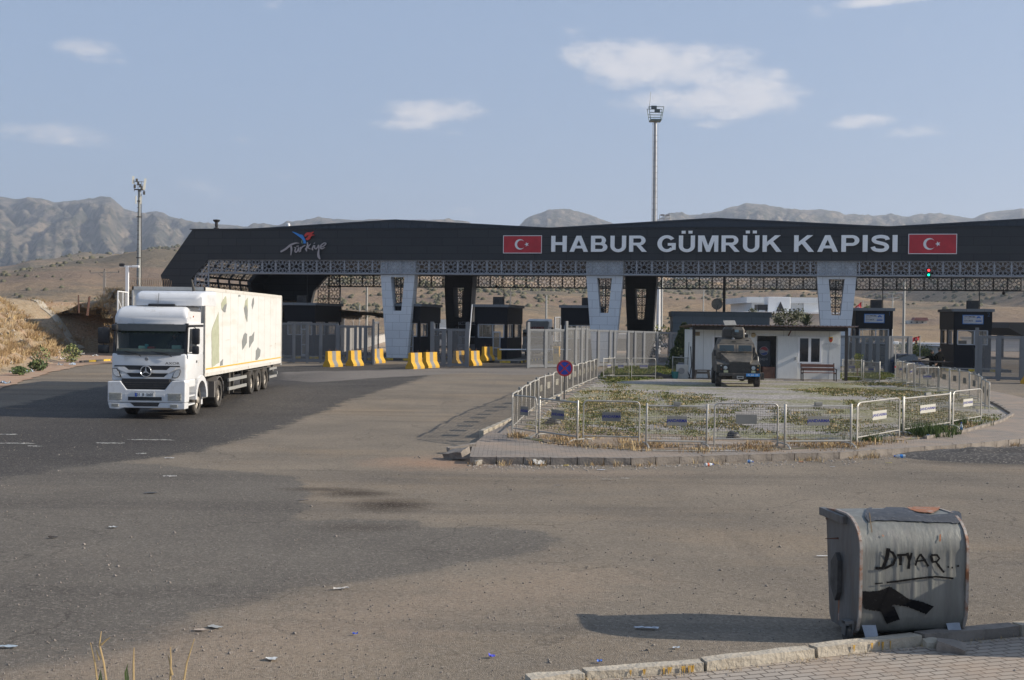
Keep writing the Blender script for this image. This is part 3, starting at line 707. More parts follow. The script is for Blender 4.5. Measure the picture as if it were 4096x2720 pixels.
# slanting side: lattice bays, then a closed stretch
def slope(t, r_):   # r_ in 0..1 from roof edge to tip (0..1) and to the ground (1..2)
    if r_ <= 1: return (lerp(-1.1, -3.85, r_), lerp(ZT-.2, 6.66, r_))
    return (lerp(-3.85, -2.6, r_-1), lerp(6.66, .2, r_-1))
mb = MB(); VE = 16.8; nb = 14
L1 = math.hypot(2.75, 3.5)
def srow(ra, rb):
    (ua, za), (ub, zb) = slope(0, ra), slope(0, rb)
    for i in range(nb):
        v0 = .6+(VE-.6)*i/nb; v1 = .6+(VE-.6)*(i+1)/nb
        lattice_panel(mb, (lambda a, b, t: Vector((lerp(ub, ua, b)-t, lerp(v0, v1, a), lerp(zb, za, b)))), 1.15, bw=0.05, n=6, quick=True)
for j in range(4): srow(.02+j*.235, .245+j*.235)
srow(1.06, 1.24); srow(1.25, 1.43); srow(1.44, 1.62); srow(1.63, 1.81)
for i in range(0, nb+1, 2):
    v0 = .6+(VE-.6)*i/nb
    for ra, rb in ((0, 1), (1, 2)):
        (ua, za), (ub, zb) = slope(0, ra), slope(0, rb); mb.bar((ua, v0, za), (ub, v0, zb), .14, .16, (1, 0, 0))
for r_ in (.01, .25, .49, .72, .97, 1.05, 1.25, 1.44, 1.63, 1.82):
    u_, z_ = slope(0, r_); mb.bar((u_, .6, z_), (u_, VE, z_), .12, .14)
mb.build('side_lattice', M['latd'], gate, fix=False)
mb = MB()
for ra, rb in ((0, 1), (1, 2)):
    (ua, za), (ub, zb) = slope(0, ra), slope(0, rb); mb.prism([(ua, VE, za), (ub, VE, zb), (ub-.3, VE, zb), (ua-.3, VE, za)], (0, VR-VE, 0))
mb.build('side_wall', M['clad'], gate)
# columns
def column(uc, v, wt, wb, dz, mt, latm, name, sweep=0.0, dep=1.0, zo=(6.6, 4.0), wo=(1.12, .64), zb=0.2):
    mb = MB(); ht, hb = wt/2, wb/2; zt = ZB-.02 if v < 5 else 7.5
    f = lambda z: hb+(ht-hb)*(z-zb)/(ZL-zb) if z <= ZL else ht
    z1, z0 = zo; a1, a0 = wo[0]/2, wo[1]/2
    L_ = [(-hb, zb), (-f(z0), z0), (-f(z1), z1), (-f(ZL), ZL), (-ht, zt)]
    def quad(p): mb.prism([(uc+x, v, z) for x, z in p], (0, dep, 0))
    quad([(-f(z0), z0), (-a0, z0), (-a1, z1), (-f(z1), z1)]); quad([(a0, z0), (f(z0), z0), (f(z1), z1), (a1, z1)])
    quad([(-hb, zb), (hb, zb), (f(z0), z0), (-f(z0), z0)])
    quad([(-f(z1), z1), (f(z1), z1), (f(ZL), ZL), (ht, zt), (-ht, zt), (-f(ZL), ZL)])
    c = mb.build(name, mt, gate)
    m2 = MB(); s_ = .85
    for i in (-1, 0):
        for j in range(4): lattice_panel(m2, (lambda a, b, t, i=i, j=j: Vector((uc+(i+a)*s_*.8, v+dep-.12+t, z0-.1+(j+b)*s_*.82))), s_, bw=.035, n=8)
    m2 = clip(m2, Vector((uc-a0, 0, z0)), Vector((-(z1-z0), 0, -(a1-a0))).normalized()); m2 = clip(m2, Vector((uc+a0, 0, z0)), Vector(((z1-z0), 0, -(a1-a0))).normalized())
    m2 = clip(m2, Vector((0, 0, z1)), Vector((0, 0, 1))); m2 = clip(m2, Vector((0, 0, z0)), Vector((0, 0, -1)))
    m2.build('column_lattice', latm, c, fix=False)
    return c
for uc in (15.6, 31.65, 48.4): column(uc, 0.3, 2.76, 1.62, 0, M['colw'], M['latd'], 'white_column')
for x0, x1 in ((1794, 1905), (2507, 2630)):
    a = gl(x0, 1146, VR)[0]; b = gl(x1, 1146, VR)[0]
    column((a+b)/2, VR-1.6, b-a, (b-a)*.72, 0, M['cold'], M['latd'], 'dark_column', dep=1.9, zo=(6.35, 3.6), wo=(1.05, .72))
# ---- lettering: bold glyphs drawn from polygons, fitted word by word
def arcstrip(cx, cy, ro, rio, ri, rii, a0, a1, n=14):
    out = []
    for k in range(n):
        t0 = R(a0+(a1-a0)*k/n); t1 = R(a0+(a1-a0)*(k+1)/n)
        out.append([(cx+ro*math.cos(t0), cy+rio*math.sin(t0)), (cx+ro*math.cos(t1), cy+rio*math.sin(t1)), (cx+ri*math.cos(t1), cy+rii*math.sin(t1)), (cx+ri*math.cos(t0), cy+rii*math.sin(t0))])
    return out
def rc(x0, x1, y0, y1): return [(x0, y0), (x1, y0), (x1, y1), (x0, y1)]
def s_curve():
    c = [(.75, .72), (.68, .86), (.42, .915), (.18, .85), (.125, .71), (.22, .59), (.43, .52), (.64, .44), (.72, .29), (.63, .13), (.41, .085), (.17, .14), (.08, .30)]
    P_ = []
    for i in range(len(c)-1):
        p0, p1, p2, p3 = (Vector(c[max(i-1, 0)]), Vector(c[i]), Vector(c[i+1]), Vector(c[min(i+2, len(c)-1)]))
        for k in range(3):
            t = k/3; P_.append(0.5*((2*p1)+(p2-p0)*t+(2*p0-5*p1+4*p2-p3)*t*t+(3*p1-p0-3*p2+p3)*t**3))
    P_.append(Vector(c[-1])); L_ = []; Q_ = []
    for i, p in enumerate(P_):
        d = (P_[min(i+1, len(P_)-1)]-P_[max(i-1, 0)]).normalized(); n = Vector((-d.y, d.x))*.098; L_.append(p+n); Q_.append(p-n)
    return [[tuple(L_[i]), tuple(L_[i+1]), tuple(Q_[i+1]), tuple(Q_[i])] for i in range(len(P_)-1)]
GL = {
 'H': (.80, [rc(0, .21, 0, 1), rc(.59, .80, 0, 1), rc(.21, .59, .42, .60)]),
 'A': (.95, [[(0, 0), (.225, 0), (.475, .74), (.475, 1), (.355, 1)], [(.95, 0), (.595, 1), (.475, 1), (.475, .74), (.725, 0)], [(.29, .21), (.66, .21), (.60, .375), (.35, .375)]]),
 'B': (.84, [rc(0, .21, 0, 1), rc(.21, .48, .83, 1), rc(.21, .50, .425, .575), rc(.21, .50, 0, .17)]+arcstrip(.48, .7125, .28, .2875, .075, .135, -90, 90)+arcstrip(.50, .29, .34, .29, .12, .125, -90, 90)),
 'U': (.80, [rc(0, .21, .36, 1), rc(.59, .80, .36, 1)]+arcstrip(.40, .36, .40, .385, .19, .20, 180, 360)),
 'R': (.90, [rc(0, .21, 0, 1), rc(.21, .52, .83, 1), rc(.21, .52, .40, .56), [(.36, .40), (.58, .42), (.90, 0), (.65, 0)]]+arcstrip(.52, .70, .31, .30, .10, .135, -90, 90)),
 'P': (.82, [rc(0, .21, 0, 1), rc(.21, .48, .83, 1), rc(.21, .48, .36, .53)]+arcstrip(.48, .68, .34, .32, .13, .15, -90, 90)),
 'G': (.92, [rc(.52, .92, .38, .54), rc(.72, .92, .12, .38)]+arcstrip(.47, .5, .47, .52, .25, .34, 38, 318, 26)),
 'M': (1.0, [rc(0, .20, 0, 1), rc(.80, 1.0, 0, 1), [(.20, 1), (.31, 1), (.50, .38), (.50, 0), (.41, 0), (.20, .68)], [(.80, 1), (.80, .68), (.59, 0), (.50, 0), (.50, .38), (.69, 1)]]),
 'K': (.92, [rc(0, .21, 0, 1), [(.21, .33), (.40, .53), (.87, 1), (.60, 1), (.21, .60)], [(.36, .49), (.51, .64), (.93, 0), (.67, 0)]]),
 'I': (.22, [rc(0, .22, 0, 1)]),
 'S': (.82, s_curve())}
GL['Ü'] = (.80, GL['U'][1]+[rc(.13, .33, 1.12, 1.29), rc(.47, .67, 1.12, 1.29)])
def fit_word(txt, x0, x1, parent, m, z0=8.53, cap=1.19, v=-.16):
    gap = .155; wd = sum(GL[c][0] for c in txt)+gap*(len(txt)-1); k = (x1-x0)/wd; x = x0
    for c in txt:
        mb = MB()
        for i, poly in enumerate(GL[c][1]):
            mb.prism([(x+a*k, v-.0008*(i % 5), z0+b*cap) for a, b in poly], (0, .15, 0))
        mb.build('letter', m, parent); x += (GL[c][0]+gap)*k
for w_, px0, px1 in (('HABUR', 2206, 2588), ('GÜMRÜK', 2630, 3126), ('KAPISI', 3176, 3589)):
    fit_word(w_, gl(px0, 980)[0], gl(px1, 980)[0], gate, M['letter'])
# ---- flag panels
def flag_panel(u0, u1, z0, z1):
    w_, h = u1-u0, z1-z0
    o = MB().box(u0, u1, -.09, -.01, z0, z1).build('flag_panel', M['red'], gate)
    mb = MB(); t = .045
    for a in ((u0, u1, z1-t, z1), (u0, u1, z0, z0+t), (u0, u0+t, z0+t, z1-t), (u1-t, u1, z0+t, z1-t)): mb.box(a[0], a[1], -.105, -.085, a[2], a[3])
    mb.build('frame', M['signw'], o)
    cx, cz, ro, ri, off = u0+w_*.435, (z0+z1)/2, h*.29, h*.232, h*.075
    # crescent
    a0 = math.acos((ro*ro+off*off-ri*ri)/(2*ro*off)); pts = []
    for k in range(25): a = a0+(2*PI-2*a0)*k/24; pts.append((cx+ro*math.cos(a), cz+ro*math.sin(a)))
    b0 = math.atan2(ro*math.sin(a0), ro*math.cos(a0)-off)
    inn = [(cx+off+ri*math.cos(a), cz+ri*math.sin(a)) for a in [b0+(2*PI-2*b0)*k/24 for k in range(25)]]
    mb = MB(); n = 25
    for k in range(n-1): mb.prism([(pts[k][0], -.09, pts[k][1]), (pts[k+1][0], -.09, pts[k+1][1]), (inn[k+1][0], -.09, inn[k+1][1]), (inn[k][0], -.09, inn[k][1])], (0, -.012, 0))
    sx, r_ = u0+w_*.61, h*.135
    mb.build('crescent', M['signw'], o); mb = MB()
    st = [(sx+r_*(1 if k % 2 == 0 else .4)*math.cos(PI+PI*k/5), cz+r_*(1 if k % 2 == 0 else .4)*math.sin(PI+PI*k/5)) for k in range(10)]
    for k in range(10): mb.prism([(sx, -.09, cz), (st[k][0], -.09, st[k][1]), (st[(k+1) % 10][0], -.09, st[(k+1) % 10][1])], (0, -.012, 0))
    mb.build('star', M['signw'], o)
flag_panel(23.98, 26.95, 8.41, 9.76); flag_panel(53.22, 56.48, 8.38, 9.80)
# ---- flowing script logo
def lg(x, y): u, z = gl(1050+x/5.9025, 880+y/5.9); return Vector((u, 0, z))
def ribbon(mb, pts, ws, v=-.12, th=.06):
    P_ = [lg(*p) for p in pts]
    Q = []; Wd = []
    for i in range(len(P_)-1):      # smooth the stroke
        p0 = P_[max(i-1, 0)]; p1 = P_[i]; p2 = P_[i+1]; p3 = P_[min(i+2, len(P_)-1)]
        for k in range(4):
            t = k/4; Q.append(0.5*((2*p1)+(p2-p0)*t+(2*p0-5*p1+4*p2-p3)*t*t+(3*p1-p0-3*p2+p3)*t**3)); Wd.append(lerp(ws[i], ws[i+1], t))
    Q.append(P_[-1]); Wd.append(ws[-1]); px = 1/5.9/50.2
    Lf, Rt = [], []
    for i, p in enumerate(Q):
        d = (Q[min(i+1, len(Q)-1)]-Q[max(i-1, 0)]); d = d.normalized() if d.length > 1e-6 else Vector((1, 0, 0)); n = Vector((-d.z, 0, d.x))*Wd[i]*px/2
        Lf.append(p+n); Rt.append(p-n)
    for i in range(len(Q)-1):
        f = [Lf[i], Rt[i], Rt[i+1], Lf[i+1]]; mb.prism([(q.x, v, q.z) for q in f], (0, -th, 0))
logo_m = mat('logo_silver', (0.36, 0.33, 0.34), 0.5, var=0.05)
LST = (
    ([(445,752),(560,690),(680,595),(800,548),(885,552)], [34,44,44,30,8]), ([(690,620),(702,700),(685,835)], [46,42,14]),
    ([(762,655),(800,660),(783,735),(812,762),(850,715),(872,650)], [14,28,28,28,26,24]), ([(872,660),(872,710),(888,765)], [26,26,20]), ([(826,640),(840,605)], [18,12]), ([(856,636),(872,602)], [18,12]),
    ([(912,640),(914,700),(912,755)], [30,28,24]), ([(914,705),(955,640),(1030,600)], [22,28,22]),
    ([(1076,525),(1080,600),(1050,690),(1062,742)], [22,36,34,20]), ([(1155,565),(1085,640),(1025,695)], [12,28,30]), ([(1085,640),(1110,670),(1155,688)], [26,26,14]),
    ([(1236,545),(1244,556)], [34,30]), ([(1232,598),(1205,650),(1190,690),(1212,712)], [24,28,32,22]),
    ([(1250,598),(1245,650),(1275,685),(1320,640),(1342,590)], [28,30,28,24,26]), ([(1342,590),(1348,690),(1335,790),(1345,870),(1376,928)], [26,26,48,56,20]),
    ([(1385,640),(1450,625),(1515,560),(1475,545),(1400,600),(1385,655),(1420,680),(1490,650)], [20,22,24,22,30,34,30,14]))
logo = None
for grp in ((0, 1), (2, 3), (4,), (5,), (6, 7), (8, 9, 10), (11,), (12,), (13, 14), (15,)):
    mb = MB()
    for q, k in enumerate(grp): ribbon(mb, *LST[k], v=-.12-.0015*q)
    o = mb.build('emblem' if logo is None else 'letter', logo_m, gate if logo is None else logo)
    logo = logo or o
mb = MB(); ribbon(mb, [(722,280),(800,318),(880,365),(960,420),(1005,490),(1012,556)], [8,34,52,62,58,62]); ribbon(mb, [(880,345),(950,365),(1000,415)], [10,26,8]); mb.build('blue_stem', mat('logo_blue', (0.03, 0.22, 0.62), 0.45, var=0.05), logo)
mb = MB(); ribbon(mb, [(1040,395),(1030,370),(1065,335),(1110,325),(1160,320),(1222,282)], [20,44,62,60,44,6]); ribbon(mb, [(1040,440),(1075,452),(1110,425),(1135,385),(1180,360),(1245,356)], [30,56,76,66,34,6]); mb.build('red_tulip', mat('logo_red', (0.55, 0.035, 0.025), 0.45, var=0.05), logo)
mb = MB(); ribbon(mb, [(955,465),(945,520),(960,565)], [8,24,8]); mb.build('leaf', mat('logo_green', (0.16, 0.27, 0.2), 0.5), logo)

# things fixed on or hanging from the canopy
def camera_dome(x, y, v, lab):
    u, z = gl(x, y, v); p = gw(u, v, 0)
    t = thing('security_camera', lab, 'camera', (p.x, p.y, z), GA, group='small cameras on the gate canopy')
    MB().lathe([(0, -.30), (.10, -.27), (.14, -.17), (.14, -.08), (.07, 0), (.05, .02)], n=12).build('dome', M['black'], t, smooth=True)
    MB().tube((0, 0, 0), (0, 0, .42), .03).build('bracket', M['black'], t)
camera_dome(1986, 1140, VR-.3, 'dark dome camera hanging under the rear lattice above the middle booth')
camera_dome(4015, 1166, VR-.3, 'dark dome camera hanging under the rear lattice near the right edge of the photo')
t = thing('siren', 'dark funnel topped siren standing on the left end of the gate roof', 'siren', gw(.55, .3, ZT+.07), GA)
MB().lathe([(0, 0), (.22, 0), (.22, .05), (.10, .12), (.14, .3), (.12, .5), (.26, .62), (.28, .72), (0, .76)], n=14).build('body', M['black'], t, smooth=True)
t = thing('roof_lamp', 'small pale round beacon on a short stick on the gate roof', 'beacon', gw(5.1, 4, ZT+.06), GA)
MB().tube((0, 0, 0), (0, 0, .45), .03).build('stick', M['galv'], t); MB().lathe([(0, .42), (.14, .46), (.17, .58), (.14, .72), (0, .76)], n=12).build('lens', M['signw'], t, smooth=True)
u, z = gl(3714, 1090, -.2); p = gw(u, -.25, 0)
t = thing('traffic_light', 'small signal showing red over green on the lattice band', 'traffic light', (p.x, p.y, z-.35), GA)
MB().box(-.16, .16, -.05, .15, 0, .66).build('housing', M['black'], t)
for zz, nm, em in ((.50, 'red_lamp', emis('red_on', (1, .03, .03), 3)), (.18, 'green_lamp', emis('green_on', (.0, .9, .45), 2.5))):
    MB().lathe([(0, -.085), (.06, -.075), (.08, -.05)], (0, 0, zz), 'Y', 12).build(nm, em, t)
# ------------------------------------------------------------------ booths under the canopy
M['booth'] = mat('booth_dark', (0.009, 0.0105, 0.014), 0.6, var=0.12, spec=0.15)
M['capgrey'] = panel_mat('roof_edge_grey', (0.17, 0.185, 0.20), (0.16, 0.175, 0.19), (0.07, 0.075, 0.08), 1.2, 2.0)
M['alu'] = mat('aluminium_frame', (0.34, 0.37, 0.41), 0.4, 0.3, var=0.08)
M['bglass'] = glass('booth_glass', (0.30, 0.26, 0.20), 0.05, 0.45)
M['yellow'] = mat('kerb_yellow', (0.62, 0.42, 0.04), 0.7, var=0.3, scale=5, dirt=((0.25, 0.20, 0.12), 4, 0.5, 0.68))
M['kblack'] = mat('kerb_black', (0.06, 0.06, 0.06), 0.75, var=0.3, scale=5, dirt=((0.22, 0.19, 0.15), 4, 0.5, 0.7))
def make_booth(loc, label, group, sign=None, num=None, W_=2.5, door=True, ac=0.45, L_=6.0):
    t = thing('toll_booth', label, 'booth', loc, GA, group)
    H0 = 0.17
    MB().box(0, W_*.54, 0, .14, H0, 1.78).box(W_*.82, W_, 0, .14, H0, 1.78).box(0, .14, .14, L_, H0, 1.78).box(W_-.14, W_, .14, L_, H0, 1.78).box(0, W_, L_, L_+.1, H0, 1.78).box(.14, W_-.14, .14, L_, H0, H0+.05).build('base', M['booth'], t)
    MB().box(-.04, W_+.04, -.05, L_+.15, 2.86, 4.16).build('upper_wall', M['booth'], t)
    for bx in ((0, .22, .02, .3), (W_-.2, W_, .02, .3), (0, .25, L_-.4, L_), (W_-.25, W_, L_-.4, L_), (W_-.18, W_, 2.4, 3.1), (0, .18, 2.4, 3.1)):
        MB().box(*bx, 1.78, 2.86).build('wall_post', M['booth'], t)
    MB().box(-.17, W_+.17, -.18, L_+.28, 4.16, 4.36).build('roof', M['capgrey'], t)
    # windows
    f = MB(); g = MB()
    def win(p0, p1, z0, z1, mul=()):   # frame along a wall line in plan
        p0 = Vector(p0+(0,)); p1 = Vector(p1+(0,)); d = (p1-p0)
        for a in (0,)+tuple(mul)+(1,): q = p0+d*a; f.box(q.x-.035, q.x+.035, q.y-.035, q.y+.035, z0, z1)
        for z in (z0, z1): f.bar(p0+Vector((0, 0, z)), p1+Vector((0, 0, z)), .07, .06)
        g.add([p0+Vector((0, 0, z0)), p1+Vector((0, 0, z0)), p1+Vector((0, 0, z1)), p0+Vector((0, 0, z1))], [(0, 1, 2, 3)])
    win((.25, .05), (W_-.24, .05), 1.83, 2.82, (.56,)); win((W_-.05, .32), (W_-.05, 2.38), 1.83, 2.82, (.5,)); win((.05, .32), (.05, 2.38), 1.83, 2.82, (.5,))
    win((W_-.05, 3.12), (W_-.05, L_-.42), 1.83, 2.82); win((.05, 3.12), (.05, L_-.42), 1.83, 2.82)
    fo = f.build('window', M['alu'], t); g.build('pane', M['bglass'], fo)
    if door:
        d = MB(); x0, x1 = W_*.56, W_*.80
        d.box(x0, x0+.07, -.02, .06, H0, 2.3).box(x1-.07, x1, -.02, .06, H0, 2.3).box(x0+.07, x1-.07, -.02, .06, 2.2, 2.3).box(x0+.07, x1-.07, -.02, .06, H0, H0+.12).box(x0+.07, x1-.07, -.02, .06, 1.0, 1.07)
        do = d.build('door', M['alu'], t); MB().box(x0+.07, x1-.07, .01, .03, H0+.12, 2.2).build('pane', M['bglass'], do)
        MB().box(x1-.1, x1-.06, -.07, -.02, 1.05, 1.2).build('handle', M['steel'], do)
    MB().box(.3, W_-.4, .6, 1.1, .9, 1.6).box(.5, 1.0, .8, 1.2, 1.7, 2.1).build('desk', M['black'], t)
    # air conditioner on the roof
    xa = W_*ac; a = MB().bbox(xa, xa+.8, .6, .95, 4.37, 4.96, .02).build('air_conditioner', mat('ac_grey_dark', (0.035, 0.035, 0.033), .6), t)
    m2 = MB().lathe([(.22, 0), (.22, -.015), (.19, -.02), (.03, -.02), (0, -.03)], (xa+.3, .6, 4.66), 'Y', 16); m2.build('fan', M['black'], a)
    MB().path([(xa+.86, .7, 4.37), (xa+.84, .7, 5.3), (xa+.8, .7, 7.9)], .03).build('cable_conduit', M['black'], t)
    if sign:
        sx0, sx1 = W_*.22, W_*.78; s_ = MB().box(sx0, sx1, -.09, -.051, 3.28, 3.93).build('sign_board', mat('sign_blue_edge', (0.02, 0.14, 0.42), .5), t)
        MB().box(sx0+.05, sx1-.05, -.097, -.0905, 3.33, 3.88).build('sign_face', mat('booth_sign_face', (.42, .43, .44), .5), s_)
        sd = mat('sign_dark_text', (.05, .05, .06), .5); sb = mat('sign_blue', (0.02, 0.10, 0.36), .5)
        text_obj('sign_text', 'OTOMOBIL', .15, sd, s_, facing(sx0+.10, -.098, 3.79), .002, align='LEFT', bold=.004)
        text_obj('sign_text', 'OTOBÜS', .15, sd, s_, facing(sx0+.10, -.098, 3.51), .002, align='LEFT', bold=.004)
        text_obj('sign_text', 'CAR - AUTO', .07, sd, s_, facing(sx0+.10, -.098, 3.67), .002, align='LEFT'); text_obj('sign_text', 'BUS - BUS', .07, sd, s_, facing(sx0+.10, -.098, 3.39), .002, align='LEFT')
        cx = sx1-.33
        MB().box(cx-.14, cx+.14, -.104, -.098, 3.72, 3.78).prism([(cx-.10, -.104, 3.78), (cx+.10, -.104, 3.78), (cx+.06, -.104, 3.84), (cx-.06, -.104, 3.84)], (0, .006, 0)).box(cx-.13, cx-.08, -.104, -.098, 3.67, 3.72).box(cx+.08, cx+.13, -.104, -.098, 3.67, 3.72).build('car_symbol', sb, s_)
        m3 = MB().box(cx-.2, cx+.2, -.104, -.098, 3.44, 3.50).box(cx-.2, cx+.2, -.104, -.098, 3.54, 3.57)
        for k in range(7): m3.box(cx-.2+k*.062, cx-.185+k*.062, -.104, -.098, 3.50, 3.54)
        m3.build('bus_symbol', sb, s_)
        text_obj('number', num, .42, mat('number_blue', (0.01, 0.045, 0.12), .5), t, facing(W_-.2, -.06, 3.95), .004)
    return t
def isl(u0, u1, v0, v1, lab):
    """kerbed island carrying a booth"""
    t = thing('booth_island', lab, 'traffic island', gw(u0, v0, 0.2), GA, 'kerbed islands under the booths')
    MB().box(.12, u1-u0-.12, .12, v1-v0-.12, 0, .168).build('slab', M['concrete'], t)
    n = int((u1-u0)/.7); c = (M['yellow'], M['kblack'])
    mb = MB()
    for k in range(n): a = (u1-u0)*k/n; mb.box(a+.005, a+(u1-u0)/n-.005, 0, .12, 0, .16, k % 2)
    m_ = int((v1-v0)/.7)
    for k in range(m_):
        b = .12+(v1-v0-.12)*k/m_
        for xx in (0, u1-u0-.12): mb.box(xx, xx+.12, b+.005, b+(v1-v0-.12)/m_-.005, 0, .16, k % 2)
    mb.build('kerb', list(c), t)
BG = 'dark checkpoint booths under the canopy'
b0 = gw(6.15, .6, .2)
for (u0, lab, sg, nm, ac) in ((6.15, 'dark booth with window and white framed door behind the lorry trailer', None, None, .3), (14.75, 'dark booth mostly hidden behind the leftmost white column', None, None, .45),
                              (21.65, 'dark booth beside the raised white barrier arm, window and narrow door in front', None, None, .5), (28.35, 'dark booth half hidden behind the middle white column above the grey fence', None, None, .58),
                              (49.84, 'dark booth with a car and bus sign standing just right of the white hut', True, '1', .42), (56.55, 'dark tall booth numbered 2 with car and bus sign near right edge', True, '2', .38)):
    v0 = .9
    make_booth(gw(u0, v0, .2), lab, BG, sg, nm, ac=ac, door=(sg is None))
for u0, u1, v0, v1, lab in ((4.6, 9.6, -.8, 9, 'yellow and black kerbed island under the booth behind the lorry'), (11.8, 18.0, -.9, 9, 'kerbed island around the foot of the leftmost white column'),
                            (21.0, 25.8, -1.9, 9, 'yellow and black kerbed island in front of the booth with raised barrier arm'), (27.6, 34.0, -.8, 9, 'kerbed island around the foot of the middle white column'),
                            (47.2, 53.0, -.8, 9, 'kerbed island around the foot of the rightmost white column'), (55.8, 60.0, -1.2, 9, 'kerbed island under the booth numbered 2')):
    isl(u0, u1, v0, v1, lab)

# ------------------------------------------------------------------ grey security fences with mesh infill
wire = bpy.data.materials.new('fine_wire_mesh'); wire.use_nodes = True; b = wire.node_tree.nodes['Principled BSDF']
b.inputs['Base Color'].default_value = (0.19, 0.19, 0.19, 1); b.inputs['Roughness'].default_value = .6; b.inputs['Alpha'].default_value = 0.5
M['fgrey'] = mat('fence_grey', (0.17, 0.178, 0.188), 0.5, 0.2, var=0.12, scale=2, dirt=((0.16, 0.14, 0.12), 2, .6, .8))
def fence(p, q, h, posts, label, name='security_fence', cat='fence', group='grey mesh security fences and gates', postw=.14, midrail=None, tall=(), zb=.06, h2=None):
    """straight run from p to q (ground points); posts = fractions; tall = fractions of posts that rise above"""
    p = Vector(p); q = Vector(q); d = (q-p); L_ = d.to_2d().length; yaw = math.atan2(d.y, d.x); dz = q.z-p.z
    t = thing(name, label, cat, p, yaw, group)
    Z = lambda x: dz*x/L_
    m1 = MB()
    hh = lambda x: lerp(h, h2 if h2 else h, x/L_)
    for a in ((0, .10), (1, .10)):
        x = a[0]*L_; 
    m1.bar((0, 0, hh(0)), (L_, 0, dz+hh(L_)), .08, .10); m1.bar((0, 0, zb+.06), (L_, 0, dz+zb+.06), .08, .12)
    if midrail: m1.bar((0, 0, midrail), (L_, 0, dz+midrail), .05, .06)
    m1.build('rail', M['fgrey'], t)
    for f_ in posts:
        x = f_*L_; ht = hh(x)+(.5 if f_ in tall else .04)
        po = MB().box(x-postw/2, x+postw/2, -.06, .06, Z(x)-.02, Z(x)+ht).build('post', M['fgrey'], t)
    ps = sorted(posts)
    for a, b_ in zip(ps, ps[1:]):
        x0, x1 = a*L_+postw/2, b_*L_-postw/2
        if x1-x0 > .25:
            m3 = MB()
            for s_ in (x0, x1-.05): m3.box(s_, s_+.05, -.03, .03, Z(s_)+zb+.12, Z(s_)+hh(s_)-.06)
            for z_ in (zb+.12, hh(x0)-.11): m3.bar((x0, 0, Z(x0)+z_+.025), (x1, 0, Z(x1)+z_+.025), .055, .05)
            m3.build('panel_frame', M['fgrey'], t)
    m2 = MB(); m2.add([(0, 0, zb+.1), (L_, 0, dz+zb+.1), (L_, 0, dz+hh(L_)-.04), (0, 0, hh(0)-.04)], [(0, 1, 2, 3)]); m2.build('wire_mesh', wire, t)
    return t
# left sliding gate behind the lorry, then the open leaf and returns
fence(G(1050, 1449), G(1348, 1453), 2.75, (0, .18, .42, .6, .78, 1), 'long grey mesh sliding gate behind the lorry trailer')
fence(G(1352, 1455), G(1492, 1457), 2.62, (0, .28, .5, .62, .78, 1), 'grey mesh gate panel behind the two left yellow concrete barriers', tall=(1,))
fence(G(1494, 1459), G(1512, 1441), 2.9, (0, 1), 'narrow tall grey gate post pair left of the leftmost white column', postw=.2)
fence(G(1727, 1466), G(1868, 1468), 2.5, (0, .34, .5, 1), 'narrow grey mesh gate leaf between the pairs of yellow barriers', tall=(0, 1), postw=.24)
fence(G(2112, 1473), G(2264, 1471), 2.55, (0, .45, 1), 'grey mesh gate leaf with two bays left of the no stopping sign', tall=(0,), postw=.2)
fence(G(2264, 1471), G(2345, 1467), 2.65, (0, .45, .75, 1), 'grey mesh pedestrian gate directly behind the no stopping sign', tall=(0,), postw=.26)
fence(G(2345, 1467), G(2790, 1462), 2.55, (0, .1, .2, .24, .36, .42, .50, .62, .74, .92, .97), 'long grey mesh fence across the grass left of the white hut', h2=2.35)
fence(G(3350, 1497), G(3555, 1503), 2.4, (0, .2, .3, .5, .64, .78, .96), 'grey mesh fence just right of the white hut behind the young sapling')
fence(G(3555, 1503), G(3642, 1503), 2.42, (0, .12, .9, 1), 'grey mesh gate leaf beside the dark blue car')
fence(G(3905, 1520), G(4200, 1528), 2.55, (0, .04, .3, .62, .97), 'grey mesh sliding gate in front of the booth numbered 2', tall=(0,), postw=.2)

# ------------------------------------------------------------------ yellow and grey concrete barriers
M['jyel'] = mat('barrier_yellow', (0.56, 0.32, 0.025), 0.75, var=0.2, scale=4, dirt=((0.30, 0.20, 0.08), 3, 0.58, 0.75), bump=.4, bscale=12)
M['jgry'] = mat('barrier_grey', (0.20, 0.20, 0.205), 0.8, var=0.2, scale=4, bump=.4, bscale=12)
def jersey():
    t = thing('concrete_barrier', 'x', 'concrete barrier', (0, 0, 0)); L_ = 1.2
    prof = [(-.32, 0), (-.32, .14), (-.13, .44), (-.10, 1.02), (.10, 1.02), (.13, .44), (.32, .14), (.32, 0)]
    bm = bmesh.new()
    mb = MB(); segs = [(0, .40, 0), (.40, .76, 1), (.76, 1.2, 0)]
    for a, b_, mi in segs:
        mb.prism([(x, a, z) for x, z in prof], (0, b_-a, 0), mi)
    o = mb.build('body', [M['jyel'], M['jgry']], t)
    for y in (.28, .92):
        MB().path([(0, y-.06, 1.0), (0, y-.06, 1.11), (0, y, 1.15), (0, y+.06, 1.11), (0, y+.06, 1.0)], .012, 6).build('lifting_loop', M['rust'], t)
    return t
